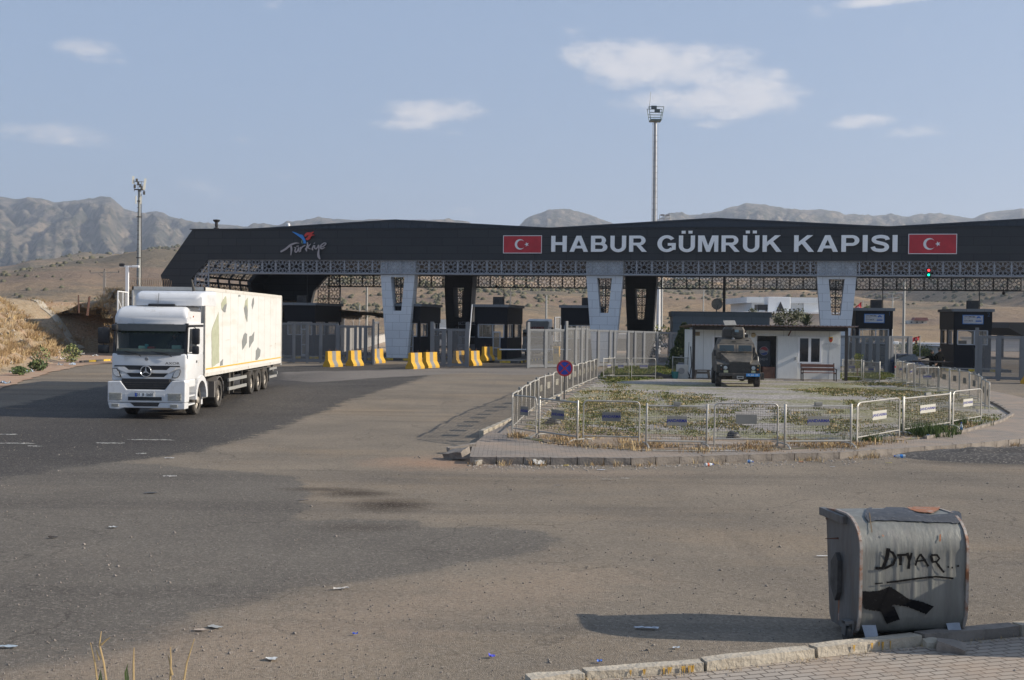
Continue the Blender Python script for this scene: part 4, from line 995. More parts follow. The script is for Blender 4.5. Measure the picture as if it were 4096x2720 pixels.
# each one: the barrier lies along its own y axis
jb = jersey()
JL = [(1320, 1468, 68, 'yellow and grey concrete barrier with a cracked left shoulder behind the lorry'), (1412, 1464, 68, 'yellow and grey concrete barrier in front of the grey gate, second from lorry'),
      (1502, 1453, 66, 'yellow barrier half hidden behind the tall grey gate post'), (1652, 1476, 100, 'yellow and grey concrete barrier with stained top just right of the white column'),
      (1712, 1472, 100, 'yellow barrier directly left of the narrow gate leaf'), (1832, 1463, 98, 'yellow barrier partly behind the narrow gate leaf'),
      (1892, 1463, 98, 'yellow barrier directly right of the narrow gate leaf'), (1945, 1453, 70, 'shaded yellow and black concrete barrier on the booth island by the door'),
      (4120, 1536, 60, 'yellow concrete barrier cut by the right edge of the photo')]
for i, (x, y, yw, lab) in enumerate(JL):
    p = G(x-14, y)
    if 'island' in lab: p = p+Vector((0, .6, .17))
    o = jb if i == 0 else dup(jb, p, 0, lab)
    o.location = p; o.rotation_euler = (0, 0, R(-30+(i*7)%9-4)); o['label'] = lab; o['group'] = 'yellow and grey concrete barriers'
# raised and lowered arms
def arm(p, label, tip, post=True):
    t = thing('barrier_arm', label, 'boom barrier', p, 0, 'boom barriers at the lanes')
    MB().box(-.15, .15, -.15, .15, 0, 1.05).build('housing', M['jyel'], t)
    MB().tube((0, -.2, .95), tip, .05, .03, 8).build('arm', M['white'], t)
arm(G(1873, 1450), 'boom barrier with its white arm raised upright beside the booth door', (0.25, -.2, 4.3))
arm(G(1997, 1448)+Vector((0, 0, 0)), 'boom barrier with its white arm lowered across the lane', (5.4, -.2, 1.02))
t = thing('ticket_post', 'orange yellow ticket column behind the mesh gate leaf', 'ticket machine', G(2226, 1462), GA)
MB().bbox(-.22, .22, -.2, .2, 0, 1.35, .03).build('column', M['jyel'], t); MB().box(-.15, .15, -.215, -.2, .85, 1.2).build('screen', M['black'], t)
# ------------------------------------------------------------------ the white articulated lorry
TX, TY = -11.9, 37.9
truck = thing('articulated_lorry', 'white articulated lorry with box trailer driving out at the left', 'lorry', (TX, TY, 0))
def zc(yc): return 3.3-((1080+yc/2.45)-1267)/124.0       # heights on the cab front
def xc(x): return (x-510)/2.45/124+.13                   # sideways on the cab front
wh = M['white']
cabw = mat('cab_white', (0.66, 0.67, 0.68), 0.35, var=0.06, scale=1.5, coat=.3, dirt=((0.40, 0.37, 0.32), 2.2, 0.54, 0.85))
blk = M['black']
cx0, cx1 = xc(165), xc(860)+.02; ccx = (cx0+cx1)/2
# cab body: lower front, doors, sides
mb = MB(); mb.bbox(cx0-.06, cx1+.06, .14, 2.28, 1.22, 2.12, .07, seg=3); cab = mb.build('cab', cabw, truck, smooth=True)
mb = MB()
mb.prism([(cx1-.06, .30, 2.10), (cx1-.06, 2.28, 2.10), (cx1-.06, 2.28, 3.10), (cx1-.06, .42, 3.10)], (.10, 0, 0))
mb2 = MB().prism([(cx0-.04, .30, 2.10), (cx0-.04, 2.28, 2.10), (cx0-.04, 2.28, 3.10), (cx0-.04, .42, 3.10)], (.10, 0, 0))
mb.build('side_wall', cabw, truck); mb2.build('side_wall', cabw, truck)
MB().box(cx0+.05, cx1-.05, 2.2, 2.28, 2.1, 3.1).build('rear_wall', cabw, truck)
# roof: high sleeper roof, rounded
def rounded_loft(rows, n=4, rr=.16):
    """rows: (y, x0, x1, z0, z1) sections, joined front to back with rounded top corners"""
    bm = bmesh.new(); rings = []
    for (y, x0, x1, z0, z1) in rows:
        pts = [(x0, z0)]
        for k in range(n+1): a = PI-PI/2*k/n; pts.append((x0+rr+rr*math.cos(a), z1-rr+rr*math.sin(a)))
        for k in range(n+1): a = PI/2-PI/2*k/n; pts.append((x1-rr+rr*math.cos(a), z1-rr+rr*math.sin(a)))
        pts.append((x1, z0)); rings.append([bm.verts.new((x, y, z)) for x, z in pts])
    for a, b in zip(rings, rings[1:]):
        for i in range(len(a)): j = (i+1) % len(a); bm.faces.new((a[i], a[j], b[j], b[i]))
    bm.faces.new(rings[0]); bm.faces.new(list(reversed(rings[-1]))); return bm
z36 = zc(365)
MB().frombm(rounded_loft([(.33, cx0+.0, cx1, 3.06, 3.30), (.35, cx0-.02, cx1+.02, 3.06, 3.42), (.45, cx0, cx1, 3.06, z36-.06), (.62, cx0+.04, cx1-.03, 3.06, z36+.02), (1.1, cx0+.04, cx1-.03, 3.06, z36+.06), (2.28, cx0+.05, cx1-.05, 3.06, z36+.06)])).build('roof', cabw, truck, smooth=True, autos=50)
# air deflector above
MB().frombm(rounded_loft([(.80, xc(330), xc(930), 3.68, 3.90), (.86, xc(310), xc(975), 3.68, 4.04), (1.05, xc(305), xc(985), 3.69, 4.12), (1.6, xc(270), xc(985), 3.69, 4.17), (2.6, xc(215), xc(985), 3.69, 4.20)], rr=.12)).build('air_deflector', cabw, truck, smooth=True, autos=50)
MB().bbox(xc(445), xc(715), .74, .92, zc(358), zc(327), .03).build('roof_hatch', blk, truck)
# windscreen, visor, interior
gz1, gz0 = zc(595), zc(805)
scr = bpy.data.materials.new('windscreen_glass'); scr.use_nodes = True; b = scr.node_tree.nodes['Principled BSDF']
b.inputs['Base Color'].default_value = (.02, .035, .035, 1); b.inputs['Roughness'].default_value = .04; b.inputs['Alpha'].default_value = .45
mb = MB(); N_ = 8
for i in range(N_):
    def pt(f, z, tz): x = lerp(cx0+.01, cx1-.01, f); bow = .09*(1-(2*f-1)**2); return (x, .24+(.14 if tz else 0)-bow, z)
    f0, f1 = i/N_, (i+1)/N_; mb.add([pt(f0, gz0-.03, 0), pt(f1, gz0-.03, 0), pt(f1, 3.08, 1), pt(f0, 3.08, 1)], [(0, 1, 2, 3)])
mb.build('windscreen', scr, truck, smooth=True)
mb = MB()
for i in range(N_):
    f0, f1 = i/N_, (i+1)/N_
    def vp(f, z, o): x = lerp(cx0-.03, cx1+.03, f); bow = .12*(1-(2*f-1)**2); return (x, .20-bow+o, z)
    mb.add([vp(f0, zc(597), -.10), vp(f1, zc(597), -.10), vp(f1, zc(530), .06), vp(f0, zc(530), .06)], [(0, 1, 2, 3)])
    mb.add([vp(f0, zc(835), -.03), vp(f1, zc(835), -.03), vp(f1, zc(800), .0), vp(f0, zc(800), .0)], [(0, 1, 2, 3)])
mb.build('sun_visor', mat('visor_smoke', (.03, .033, .033), .2, var=.2), truck, smooth=True)
for sx in (cx0-.03, cx1-.03): MB().prism([(sx, .17, gz0-.08), (sx, .34, gz0-.08), (sx, .46, 3.1), (sx, .31, 3.1)], (.07, 0, 0)).build('pillar', blk, truck)
mb = MB().box(cx0+.05, cx1-.05, .32, .75, 1.9, gz0+.10); mb.build('dashboard', mat('dash_beige', (.42, .44, .34), .8, var=.2), truck)
mb = MB().box(cx0+.05, cx1-.05, 1.5, 1.55, 2.1, 3.05).build('curtain', mat('curtain_dark', (.02, .03, .03), .9), truck)
mb = MB()
for k in range(22): x = lerp(cx0+.1, cx1-.1, k/21); mb.box(x-.045, x+.045, .42, .44, zc(612)-.03*(k % 2)-.015*(k % 3), zc(598))
mb.build('curtain_fringe', mat('fringe_green', (.05, .075, .05), .9), truck)
for x, w_, h, c, nm in ((-.12, .10, .15, (.06, .38, .42), 'bottle'), (.02, .26, .07, (.35, .05, .04), 'pouch'), (-.25, .26, .09, (.25, .55, .5), 'tissue_box'), (.86, .30, .12, (.35, .62, .52), 'folder')):
    o = MB().bbox(-w_/2, w_/2, -.06, .06, 0, h, .015).build(nm, mat(nm+'_m', c, .5), None); o.location = (TX+x+.1, TY+.45, gz0+.101)
    tag(o, {'bottle': 'small teal bottle standing on the lorry dashboard', 'pouch': 'dark red pouch lying on the lorry dashboard', 'tissue_box': 'pale green tissue box on the lorry dashboard', 'folder': 'mint green folder on the lorry dashboard in front of the driver'}[nm], {'pouch': 'bag', 'tissue_box': 'box'}.get(nm, nm))
# wipers
for x0, x1 in ((xc(330), xc(445)), (xc(590), xc(745))):
    MB().path([(x1, .06, gz0-.14), (x1-.12, .05, gz0-.06), (x0-.15, .10, gz0+.02)], .014, 5).build('wiper', blk, truck)
# front: grille slots, star, lights, bumper
gr = mat('grille_black', (.022, .022, .024), .5, var=.3)
def ffront(pts, y, dy, m, nm, parent=truck): return MB().prism([(x, y, z) for x, z in pts], (0, dy, 0)).build(nm, m, parent)
X = lambda L: [(xc(a), zc(b)) for a, b in L]
ffront(X([(178, 938), (822, 938), (822, 950), (178, 950)]), .12, .03, gr, 'panel_gap')
ffront(X([(270, 942), (735, 942), (690, 980), (320, 980)]), .115, .05, gr, 'grille_slot')
ffront(X([(300, 1015), (700, 1015), (665, 1050), (340, 1050)]), .112, .05, gr, 'grille_slot')
ffront(X([(205, 952), (262, 952), (318, 982), (690, 982), (745, 952), (790, 952), (775, 975), (715, 1010), (300, 1010), (225, 980)]), .085, .06, cabw, 'grille_bar')
ffront(X([(238, 1020), (292, 1020), (335, 1052), (668, 1052), (715, 1018), (762, 1020), (735, 1070), (700, 1082), (300, 1082), (262, 1060)]), .08, .07, cabw, 'grille_bar')
for pts in ([(162, 968), (200, 968), (232, 1005), (242, 1052), (200, 1050), (178, 1030), (165, 1000)], [(828, 972), (792, 975), (765, 1012), (752, 1056), (800, 1055), (818, 1035), (828, 1000)]):
    h = ffront(X(pts), .07, .10, gr, 'headlight')
    c = Vector((sum(p[0] for p in X(pts))/7, 0, sum(p[1] for p in X(pts))/7))
    ffront([(c.x+(x-c.x)*.86, c.z+(z-c.z)*.88) for x, z in X(pts)], .06, .012, mat('lamp_glass', (.55, .57, .58), .12, var=.25, scale=9), 'lens', h)
# three pointed emblem in a ring
ex, ez, er = xc(497), zc(995), .17
em = mat('chrome', (.62, .63, .65), .22, .85, var=.05)
def torus(mb, c, r_, w_, n=32, ax='Y'):
    prof = [(r_-w_, -.02), (r_-w_*.4, -.035), (r_+w_*.4, -.035), (r_+w_, -.02), (r_+w_, .02), (r_-w_, .02), (r_-w_, -.02)]
    return mb.lathe(prof, c, ax, n)
MB().lathe([(0, .0), (er, .0), (er, .05)], (ex, .045, ez), 'Y', 32).build('emblem_backing', gr, truck)
e_o = torus(MB(), (ex, .03, ez), er, .018).build('emblem_ring', em, truck, smooth=True)
mb = MB()
for k in range(3):
    a = PI/2+2*PI*k/3; c, s_ = math.cos(a), math.sin(a); n_ = (-s_, c)
    mb.prism([(ex+n_[0]*.03, .035, ez+n_[1]*.03), (ex+c*er, .035, ez+s_*er), (ex-n_[0]*.03, .035, ez-n_[1]*.03)], (0, -.015-.001*k, 0))
mb.build('star', em, e_o)
MB().lathe([(0, 0), (.05, .002), (.06, .02)], (xc(492), .118, zc(873)), 'Y', 16).build('badge', M['steel'], truck)
text_obj('lettering', 'AXOR', .115, mat('badge_dark', (.10, .10, .11), .3, .5), truck, facing(xc(748), .132, zc(915))@Matrix.Shear('XZ', 4, (0, 0)), .006, sx=1.45)
MB().bbox(xc(262), xc(735), -.02, .3, zc(1168), 1.30, .02).build('lower_grille', gr, truck)
for k in range(3): MB().box(xc(270), xc(730), -.035, -.02, zc(1105+22*k)-.008, zc(1105+22*k)+.008).build('grille_slat', M['chassis'], truck)
# bumper, with the wide wedge cut for the lower grille
bm_pts = X([(130, 1095), (255, 1088), (318, 1172), (690, 1172), (755, 1088), (880, 1078), (892, 1100), (890, 1300), (130, 1300)])
o = ffront(bm_pts, -.05, .5, cabw, 'bumper'); md = o.modifiers.new('b', 'BEVEL'); md.width = .03; md.segments = 3; md.limit_method = 'ANGLE'
o = ffront(X([(132, 1303), (888, 1303), (885, 1362), (780, 1366), (740, 1352), (290, 1352), (240, 1366), (150, 1360)]), -.045, .45, cabw, 'bumper_lip'); md = o.modifiers.new('b', 'BEVEL'); md.width = .02; md.segments = 2; md.limit_method = 'ANGLE'
MB().box(xc(300), xc(685), -.056, -.045, zc(1280), zc(1215)).build('bumper_inset', mat('inset_grey', (.6, .61, .62), .4, var=.05), truck)
MB().box(xc(332), xc(662), -.062, -.05, zc(1278), zc(1243)).build('air_inlet', gr, truck)
MB().prism([(x, -.055, z) for x, z in X([(350, 1300), (640, 1300), (622, 1336), (395, 1336)])], (0, .03, 0)).build('air_inlet', gr, truck)
def lamp_guard(x0, x1, y0, y1, n, mname='fog_light'):
    g = MB().bbox(xc(x0), xc(x1), -.058, .0, zc(y1), zc(y0), .012).build(mname, mat('lamp_lens_dirty', (.42, .42, .38), .25, var=.35, scale=14), truck)
    mb = MB()
    for k in range(n): x = lerp(xc(x0), xc(x1), (k+.5)/n); mb.box(x-.006, x+.006, -.075, -.068, zc(y1)-.01, zc(y0)+.01)
    for f in (.1, .5, .9): z = lerp(zc(y1), zc(y0), f); mb.box(xc(x0)-.01, xc(x1)+.01, -.081, -.075, z-.006, z+.006)
    mb.build('guard', M['galv'], g)
lamp_guard(145, 268, 1205, 1275, 9); lamp_guard(720, 852, 1208, 1278, 9); lamp_guard(170, 240, 1312, 1340, 7); lamp_guard(745, 818, 1316, 1345, 7)
pl = MB().box(xc(395), xc(592), -.072, -.056, zc(1244), zc(1188)).build('number_plate', mat('plate_frame', (.5, .5, .5), .4), truck)
MB().box(xc(403), xc(582), -.078, -.072, zc(1240), zc(1204)).build('plate_face', mat('plate_white', (.75, .76, .76), .5, var=.03), pl)
MB().box(xc(403), xc(420), -.081, -.078, zc(1240), zc(1204)).build('plate_band', mat('plate_blue', (.02, .08, .45), .5), pl)
text_obj('plate_text', '31  B  5605', .125, mat('plate_black', (.02, .02, .02), .5), pl, facing((xc(424)+xc(578))/2, -.08, zc(1222)), .002, sx=.92, bold=.002)
# sides: doors, windows, handles, mirrors, arches, steps (right side faces the camera)
for sx, s_ in ((cx1+.04, 1), (cx0-.04, -1)):
    d = MB().box(min(sx, sx+.006*s_), max(sx, sx+.006*s_), .45, 1.55, 1.55, 2.12).build('door', cabw, truck)
    MB().prism([(sx+.002*s_, .50, 2.16), (sx+.002*s_, 1.42, 2.16), (sx+.002*s_, 1.42, 2.92), (sx+.002*s_, .60, 2.92)], (.012*s_, 0, 0)).build('window', M['dark_glass'], d)
    MB().box(min(sx, sx+.02*s_), max(sx, sx+.02*s_), 1.32, 1.46, 1.78, 1.86).build('handle', blk, d)
    MB().box(min(sx+.003*s_, sx+.02*s_), max(sx+.003*s_, sx+.02*s_), .33, 2.2, 2.98, 3.05).build('trim', blk, truck)
    # wheel arch and steps
    mb = MB(); n = 10; yc_, zc_, ro, ri = 2.0-.0, .56, .78, .60
    for k in range(n):
        a, b_ = PI*k/n, PI*(k+1)/n
        mb.prism([(sx-.42*s_, yc_+ri*math.cos(a), zc_+ri*math.sin(a)), (sx-.42*s_, yc_+ro*math.cos(a), zc_+ro*math.sin(a)), (sx-.42*s_, yc_+ro*math.cos(b_), zc_+ro*math.sin(b_)), (sx-.42*s_, yc_+ri*math.cos(b_), zc_+ri*math.sin(b_))], (.46*s_, 0, 0))
    mb.build('wheel_arch', cabw, truck)
    MB().bbox(min(sx-.35*s_, sx+.03*s_), max(sx-.35*s_, sx+.03*s_), .35, 1.22, 1.0, 1.26, .03).build('step_cover', cabw, truck)
    for zz in (.46, .74): MB().bbox(min(sx-.34*s_, sx+.02*s_), max(sx-.34*s_, sx+.02*s_), .42, 1.2, zz-.05, zz, .01).build('step', cabw, truck)
    MB().box(min(sx-.36*s_, sx-.3*s_), max(sx-.36*s_, sx-.3*s_), .42, 1.3, .42, 1.1).build('step_panel', blk, truck)
    # mirrors on a bowed bracket
    mx = sx+.30*s_
    a = MB().path([(sx, .35, 2.98), (mx-.08*s_, .22, 3.0), (mx, .2, 2.94), (mx, .2, 2.20), (mx-.1*s_, .22, 2.12), (sx, .32, 2.14)], .018, 6).build('mirror_bracket', blk, truck)
    wm = .12 if s_ > 0 else .19
    MB().bbox(mx-wm, mx+wm, .16, .30, 2.42, 2.94, .04).build('mirror', blk, a, smooth=True)
    MB().bbox(mx-wm, mx+wm-.02, .17, .30, 2.10, 2.37, .04).build('mirror', blk, a, smooth=True)
MB().bbox(xc(168), xc(225), -.12, .06, 2.83, 3.05, .05).build('kerb_mirror', blk, truck, smooth=True)
MB().lathe([(0, 0), (.035, .01), (.03, .03)], (cx1+.05, .9, 3.32), 'X', 10).build('marker_light', mat('amber', (.6, .16, .02), .4), truck)
MB().tube((xc(560), .55, 3.62), (xc(566), .62, 4.08), .008).build('aerial', blk, truck)
# running gear
def rim_mesh(mb, x, y, z, r_, s_, w_):
    mb.lathe([(0, .02*s_), (.10, .03*s_), (.12, -.02*s_), (r_*.55, -.05*s_), (r_*.60, -.02*s_), (r_*.64, 0)], (x+s_*(-.03), y, z), 'X', 20)
    for k in range(10):
        a = 2*PI*k/10; mb.tube((x-.055*s_, y+.155*math.cos(a), z+.155*math.sin(a)), (x-.02*s_, y+.155*math.cos(a), z+.155*math.sin(a)), .018, n=5)
rimm = mat('rim_dusty', (.33, .30, .26), .55, .3, var=.3, scale=7)
def wheel(x, y, r_, w_, s_, parent, z=None, bulge=0.0, twin=False):
    """x = outer face; s_ = +1 right side"""
    z = r_+gz(TY+y) if z is None else z
    w0 = MB()
    n = 28; prof = [(r_*.60, 0), (r_*.64, .012), (r_*.93, .012), (r_*.985, -.03), (r_, -.06), (r_, -w_+.06), (r_*.985, -w_+.03), (r_*.93, -w_), (r_*.6, -w_)]
    w0.lathe([(a, b*s_) for a, b in prof], (x, y, z), 'X', n)
    for k in range(40):       # tread blocks
        a = 2*PI*k/40; 
        for q in (.25, .75):
            xx = x-s_*(w_*q); w0.add([], [])
    t = w0.build('wheel', M['rubber'], parent, smooth=True, autos=35)
    m2 = MB(); rim_mesh(m2, x-.015*s_, y, z, r_, s_, w_)
    if bulge: m2.lathe([(0, bulge*s_), (.09, bulge*.85*s_), (.13, .02*s_)], (x, y, z), 'X', 18)
    m2.build('rim', rimm, t, smooth=True)
    return t
RS = 1.13-.0; Rw = .50
for s_ in (1, -1):
    wheel(1.17*s_+(.05), 2.0, Rw, .30, s_, truck, z=.49, bulge=.07)
    wheel(1.13*s_+.0, 5.3, Rw, .58, s_, truck, z=.52)
    for yy in (10.7, 12.0, 13.35): wheel(1.17*s_-.02, yy, Rw, .38, s_, truck, z=Rw+gz(TY+yy)-.01, bulge=0)
MB().box(-.5, .5, 1.0, 6.6, .72, .98).build('tractor_chassis', M['chassis'], truck)
MB().box(-.9, 1.0, 2.35, 3.1, 1.0, 2.6).build('engine_rear', M['chassis'], truck)
MB().bbox(.62, 1.16, 2.85, 3.75, .45, 1.06, .08).build('fuel_tank', mat('tank_grey', (.16, .155, .15), .5, .4, var=.3), truck, smooth=True)
MB().bbox(-1.16, -.62, 2.85, 3.95, .45, 1.06, .08).build('fuel_tank', M['chassis'], truck, smooth=True)
MB().box(1.12, 1.19, 2.62, 2.82, .30, 1.25).build('side_flap', cabw, truck)
for s_ in (1, -1):
    mb = MB(); n = 9
    for k in range(n):
        a, b_ = R(5)+R(170)*k/n, R(5)+R(170)*(k+1)/n
        mb.prism([(.56*s_, 5.3+.60*math.cos(a), .52+.60*math.sin(a)), (.56*s_, 5.3+.63*math.cos(a), .52+.63*math.sin(a)), (.56*s_, 5.3+.63*math.cos(b_), .52+.63*math.sin(b_)), (.56*s_, 5.3+.60*math.cos(b_), .52+.60*math.sin(b_))], (.60*s_, 0, 0))
    mb.box(min(.56*s_, 1.16*s_), max(.56*s_, 1.16*s_), 4.52, 4.68, .42, 1.0)
    mb.build('mudguard', mat('mudguard_grey', (.14, .13, .12), .7, var=.2), truck)
    MB().box(min(.66*s_, 1.14*s_), max(.66*s_, 1.14*s_), 5.98, 6.0, .28, .8).build('mudflap', M['black'], truck)
# trailer box
bx0, bx1, by0, by1, bz0, bz1 = -1.43, 1.13, 3.3, 16.9, 1.22, 4.36
MB().box(bx0, bx1, by0+.03, by1, bz0+.03, bz1-.03).build('trailer_box', M['box'], truck)
fr = mat('box_frame', (.62, .60, .55), .5, .1, var=.1, dirt=((.4, .34, .25), 3, .55, .8))
mb = MB()
for x in (bx0-.01, bx1-.05):
    mb.box(x, x+.06, by0, by0+.09, bz0, bz1); mb.box(x, x+.06, by1-.08, by1+.02, bz0-.1, bz1)
mb.box(bx0-.01, bx1+.012, by0, by1+.02, bz1-.12, bz1).box(bx1-.02, bx1+.012, by0+.09, by1-.08, bz0, bz0+.13).box(bx0, bx1, by0-.01, by0+.03, bz0, bz0+.12)
mb.build('box_frame', fr, truck)
MB().box(bx1+.002, bx1+.014, by0+.09, by1-.08, bz0+.24, bz0+.285).build('yellow_stripe', mat('stripe_yellow', (.66, .40, .03), .5, var=.1), truck)
MB().box(bx1-.01, bx1+.03, by1+.02, by1+.06, bz0-.15, bz1-.05).build('rear_door_frame', M['steel'], truck)
MB().box(bx0+.5, bx0+1.6, by0-.1, by0-.005, 3.2, 3.9).build('front_fitting', mat('fitting', (.5, .5, .48), .5), truck)
m_ = MB(); m_.path([(bx1-.28, by0-.03, 3.3), (bx1-.28, by0-.03, 3.98), (bx1-.12, by0-.03, 3.98), (bx1-.12, by0-.03, 3.3)], .012, 5); m_.build('hose_bracket', M['steel'], truck)
MB().path([(.75, by0-.25, 3.2), (.78, by0-.2, 4.25), (.70, by0-.2, 4.62)], [.05, .05, .03], 8).build('exhaust_stack', M['chassis'], truck)
# torn panels where the skin shows, read off the side
def side_pt(xq, yq):
    d = ray(380+xq/2.45, 1080+yq/2.45); X_ = TX+bx1+.004; t = X_/d.x; return (bx1+.004, d.y*t-TY, CAMH+d.z*t)
tg = mat('skin_green', (.36, .375, .27), .8, var=.2, scale=4); ts = mat('skin_grey', (.20, .21, .205), .85, var=.2, scale=6)
def torn(pts, m, nm, k=0):
    P_ = [Vector(side_pt(*p)) for p in pts]; Q = []
    for i in range(len(P_)):
        a, b_ = P_[i], P_[(i+1) % len(P_)]; n = max(1, int((b_-a).length/.09))
        for j in range(n):
            q = a.lerp(b_, j/n); Q.append(Vector((q.x, q.y+random.uniform(-.02, .02), q.z+random.uniform(-.015, .015))))
    MB().prism(Q, (.006+.004*k, 0, 0)).build(nm, m, truck)
for k in range(1, 11):
    yy = lerp(by0, by1, k/11); MB().box(bx1-.001, bx1+.0025, yy-.008, yy+.008, bz0+.31, bz1-.12).build('panel_seam', mat('trailer_seam', (.40, .38, .34), .7), truck)
for k in range(7):
    yy = random.uniform(by0+1, by1-1); zz = random.uniform(bz0+.4, bz1-.5); w9 = random.uniform(.2, .9); MB().prism([(bx1+.003, yy, zz), (bx1+.003, yy+w9, zz+random.uniform(-.03, .03)), (bx1+.003, yy+w9*.9, zz+.02)], (.002, 0, 0)).build('scratch', mat('scratch_brown', (.42, .36, .28), .8), truck)
PT = 'torn_patch'
torn([(1210, 412), (1215, 640), (1216, 905), (1145, 955), (1142, 600), (1160, 540)], tg, PT)
torn([(1283, 252), (1290, 330), (1275, 410), (1262, 405), (1240, 380), (1236, 330), (1255, 290)], tg, PT)
torn([(1290, 330), (1278, 412), (1262, 415), (1245, 385), (1268, 345)], ts, PT, 1)
torn([(1495, 270), (1498, 400), (1488, 505), (1475, 470), (1460, 370), (1475, 300)], tg, PT)
torn([(1480, 340), (1497, 400), (1490, 508), (1474, 455), (1459, 372)], ts, PT, 1)
torn([(1557, 268), (1558, 330), (1543, 385), (1534, 345), (1545, 290)], ts, PT)
torn([(1470, 615), (1490, 625), (1488, 710), (1445, 785), (1440, 700), (1455, 640)], ts, PT)
torn([(1560, 605), (1555, 690), (1510, 765), (1512, 650), (1540, 640)], ts, PT)
torn([(1595, 755), (1622, 785), (1615, 845), (1590, 880), (1572, 878), (1578, 790)], ts, PT)
torn([(1256, 870), (1250, 935), (1225, 940), (1230, 900)], ts, PT)
torn([(1405, 246), (1424, 246), (1424, 262), (1408, 262)], ts, PT)
MB().box(-.5, .5, 6.2, 16.8, .95, 1.2).build('trailer_chassis', M['chassis'], truck)
for yy in (7.2, 7.9): MB().box(.85, 1.05, yy, yy+.12, .38, 1.2).build('landing_leg', M['chassis'], truck)
for z_ in (.52, .86): MB().box(1.04, 1.1, 7.0, 10.0, z_, z_+.12).build('side_guard', M['galv'], truck)
for yy in (7.4, 9.4): MB().box(.98, 1.04, yy, yy+.09, .5, 1.2).build('guard_stay', M['chassis'], truck)
for s_ in (1, -1):
    MB().box(min(.75*s_, 1.15*s_), max(.75*s_, 1.15*s_), 10.0, 14.1, 1.12, 1.16).box(min(.75*s_, 1.15*s_), max(.75*s_, 1.15*s_), 14.1, 14.13, .5, 1.16).build('trailer_mudguard', M['chassis'], truck)
MB().box(-1.2, 1.1, 16.2, 16.3, .72, .86).box(.8, .9, 16.2, 16.3, .86, 1.2).box(-.9, -.8, 16.2, 16.3, .86, 1.2).build('rear_bumper', M['galv'], truck)
for z_ in (.62, .98): MB().box(1.02, 1.08, 14.6, 16.2, z_, z_+.1).build('side_guard', M['galv'], truck)
# ------------------------------------------------------------------ armoured vehicle in front of the hut
M['olive'] = mat('olive_dusty', (0.062, 0.057, 0.047), 0.75, var=.25, scale=3, dirt=((0.17, 0.145, 0.115), 1.6, .45, .7))
JP = A(2954.5, 1550, 54.2); JX, JY = JP.x, 54.2; JZ = .372
jeep = thing('armoured_vehicle', 'dusty olive armoured patrol vehicle with roof turret parked before the hut', 'armoured car', (JX, JY, JZ), R(-6))
jx = lambda x: (x-855)/425.0
jz = lambda y: 3.46-y/425.0
def jf(pts, y0, dy, m, nm, parent=jeep): return MB().prism([(jx(a), y0, jz(b)) for a, b in pts], (0, dy, 0)).build(nm, m, parent)
# body: bonnet, fenders, cabin
def loft4(mb, secs):
    """secs: list of 4-point (or n-point) sections joined"""
    n = len(secs[0]); vs = [v for s_ in secs for v in s_]; fs = []
    for j in range(len(secs)-1):
        for i in range(n): fs.append((j*n+i, j*n+(i+1) % n, (j+1)*n+(i+1) % n, (j+1)*n+i))
    fs += [tuple(range(n-1, -1, -1)), tuple(range((len(secs)-1)*n, len(secs)*n))]
    return mb.add(vs, fs)
ol = M['olive']
def rect(x0, x1, y, z0, z1, tin=0): return [(x0, y, z0), (x1, y, z0), (x1-tin, y, z1), (x0+tin, y, z1)]
mb = MB(); loft4(mb, [rect(-.44, .52, .0, .62, 1.17, .02), rect(-.55, .62, .35, .62, 1.28, .05), rect(-.86, .80, 1.15, .62, 1.56, .08), rect(-.9, .84, 1.2, .62, 1.58, .08)]); mb.build('bonnet', ol, jeep)
for s_, xa, xb in ((-1, -1.02, -.44), (1, .52, .98)):
    mb = MB(); loft4(mb, [rect(xa, xb, .02, .66, 1.06), rect(xa, xb, .5, .66, 1.16), rect(xa, xb, 1.2, .66, 1.25)])
    fd = mb.build('fender', ol, jeep)
    md = fd.modifiers.new('b', 'BEVEL'); md.width = .03; md.segments = 2
mb = MB(); sec = lambda y, zt, w_, hw: [(-.97, y, .66), (.95, y, .66), (.97, y, 1.45), (w_, y, zt), (-w_-.02, y, zt), (-.99, y, 1.45)]
loft4(mb, [sec(1.15, 1.60, .86, 0), sec(1.32, 2.00, .80, 0), sec(1.9, 2.27, .68, 0), sec(4.0, 2.27, .68, 0), sec(4.05, .9, .9, 0)]); mb.build('cabin', ol, jeep)
# grille, lamps, bumper
g = jf([(678, 985), (1063, 985), (1063, 1188), (678, 1188)], -.03, .05, M['black'], 'grille')
mb = MB()
for k in range(11): z = lerp(jz(1182), jz(990), k/10); mb.box(jx(680), jx(1060), -.045, -.03, z-.004, z+.006)
mb.build('grille_slats', mat('slat_olive', (.12, .11, .09), .6, var=.2), g)
jf([(735, 965), (900, 965), (915, 985), (720, 985)], -.02, .05, ol, 'badge_bump')
for x0, x1 in ((430, 672), (1070, 1262)): jf([(x0, 1035), (x1, 1035), (x1, 1190), (x0, 1190)], .0, .02, mat('lamp_panel', (.03, .029, .026), .6, var=.2), 'lamp_panel')
def rnd_lamp(x, y, r_, m, nm='headlight'):
    o = MB().lathe([(r_*1.15, 0), (r_*1.1, -.04), (r_*.98, -.03)], (jx(x), -.0, jz(y)), 'Y', 18).build(nm, M['chassis'], jeep)
    MB().lathe([(0, -.045), (r_*.6, -.04), (r_, -.02)], (jx(x), 0, jz(y)), 'Y', 18).build('lens', m, o, smooth=True)
lg_ = mat('jeep_lens', (.42, .46, .47), .15, var=.3, scale=20)
rnd_lamp(593, 1090, .095, lg_); rnd_lamp(1135, 1090, .095, lg_)
am = mat('amber', (.6, .16, .02), .4)
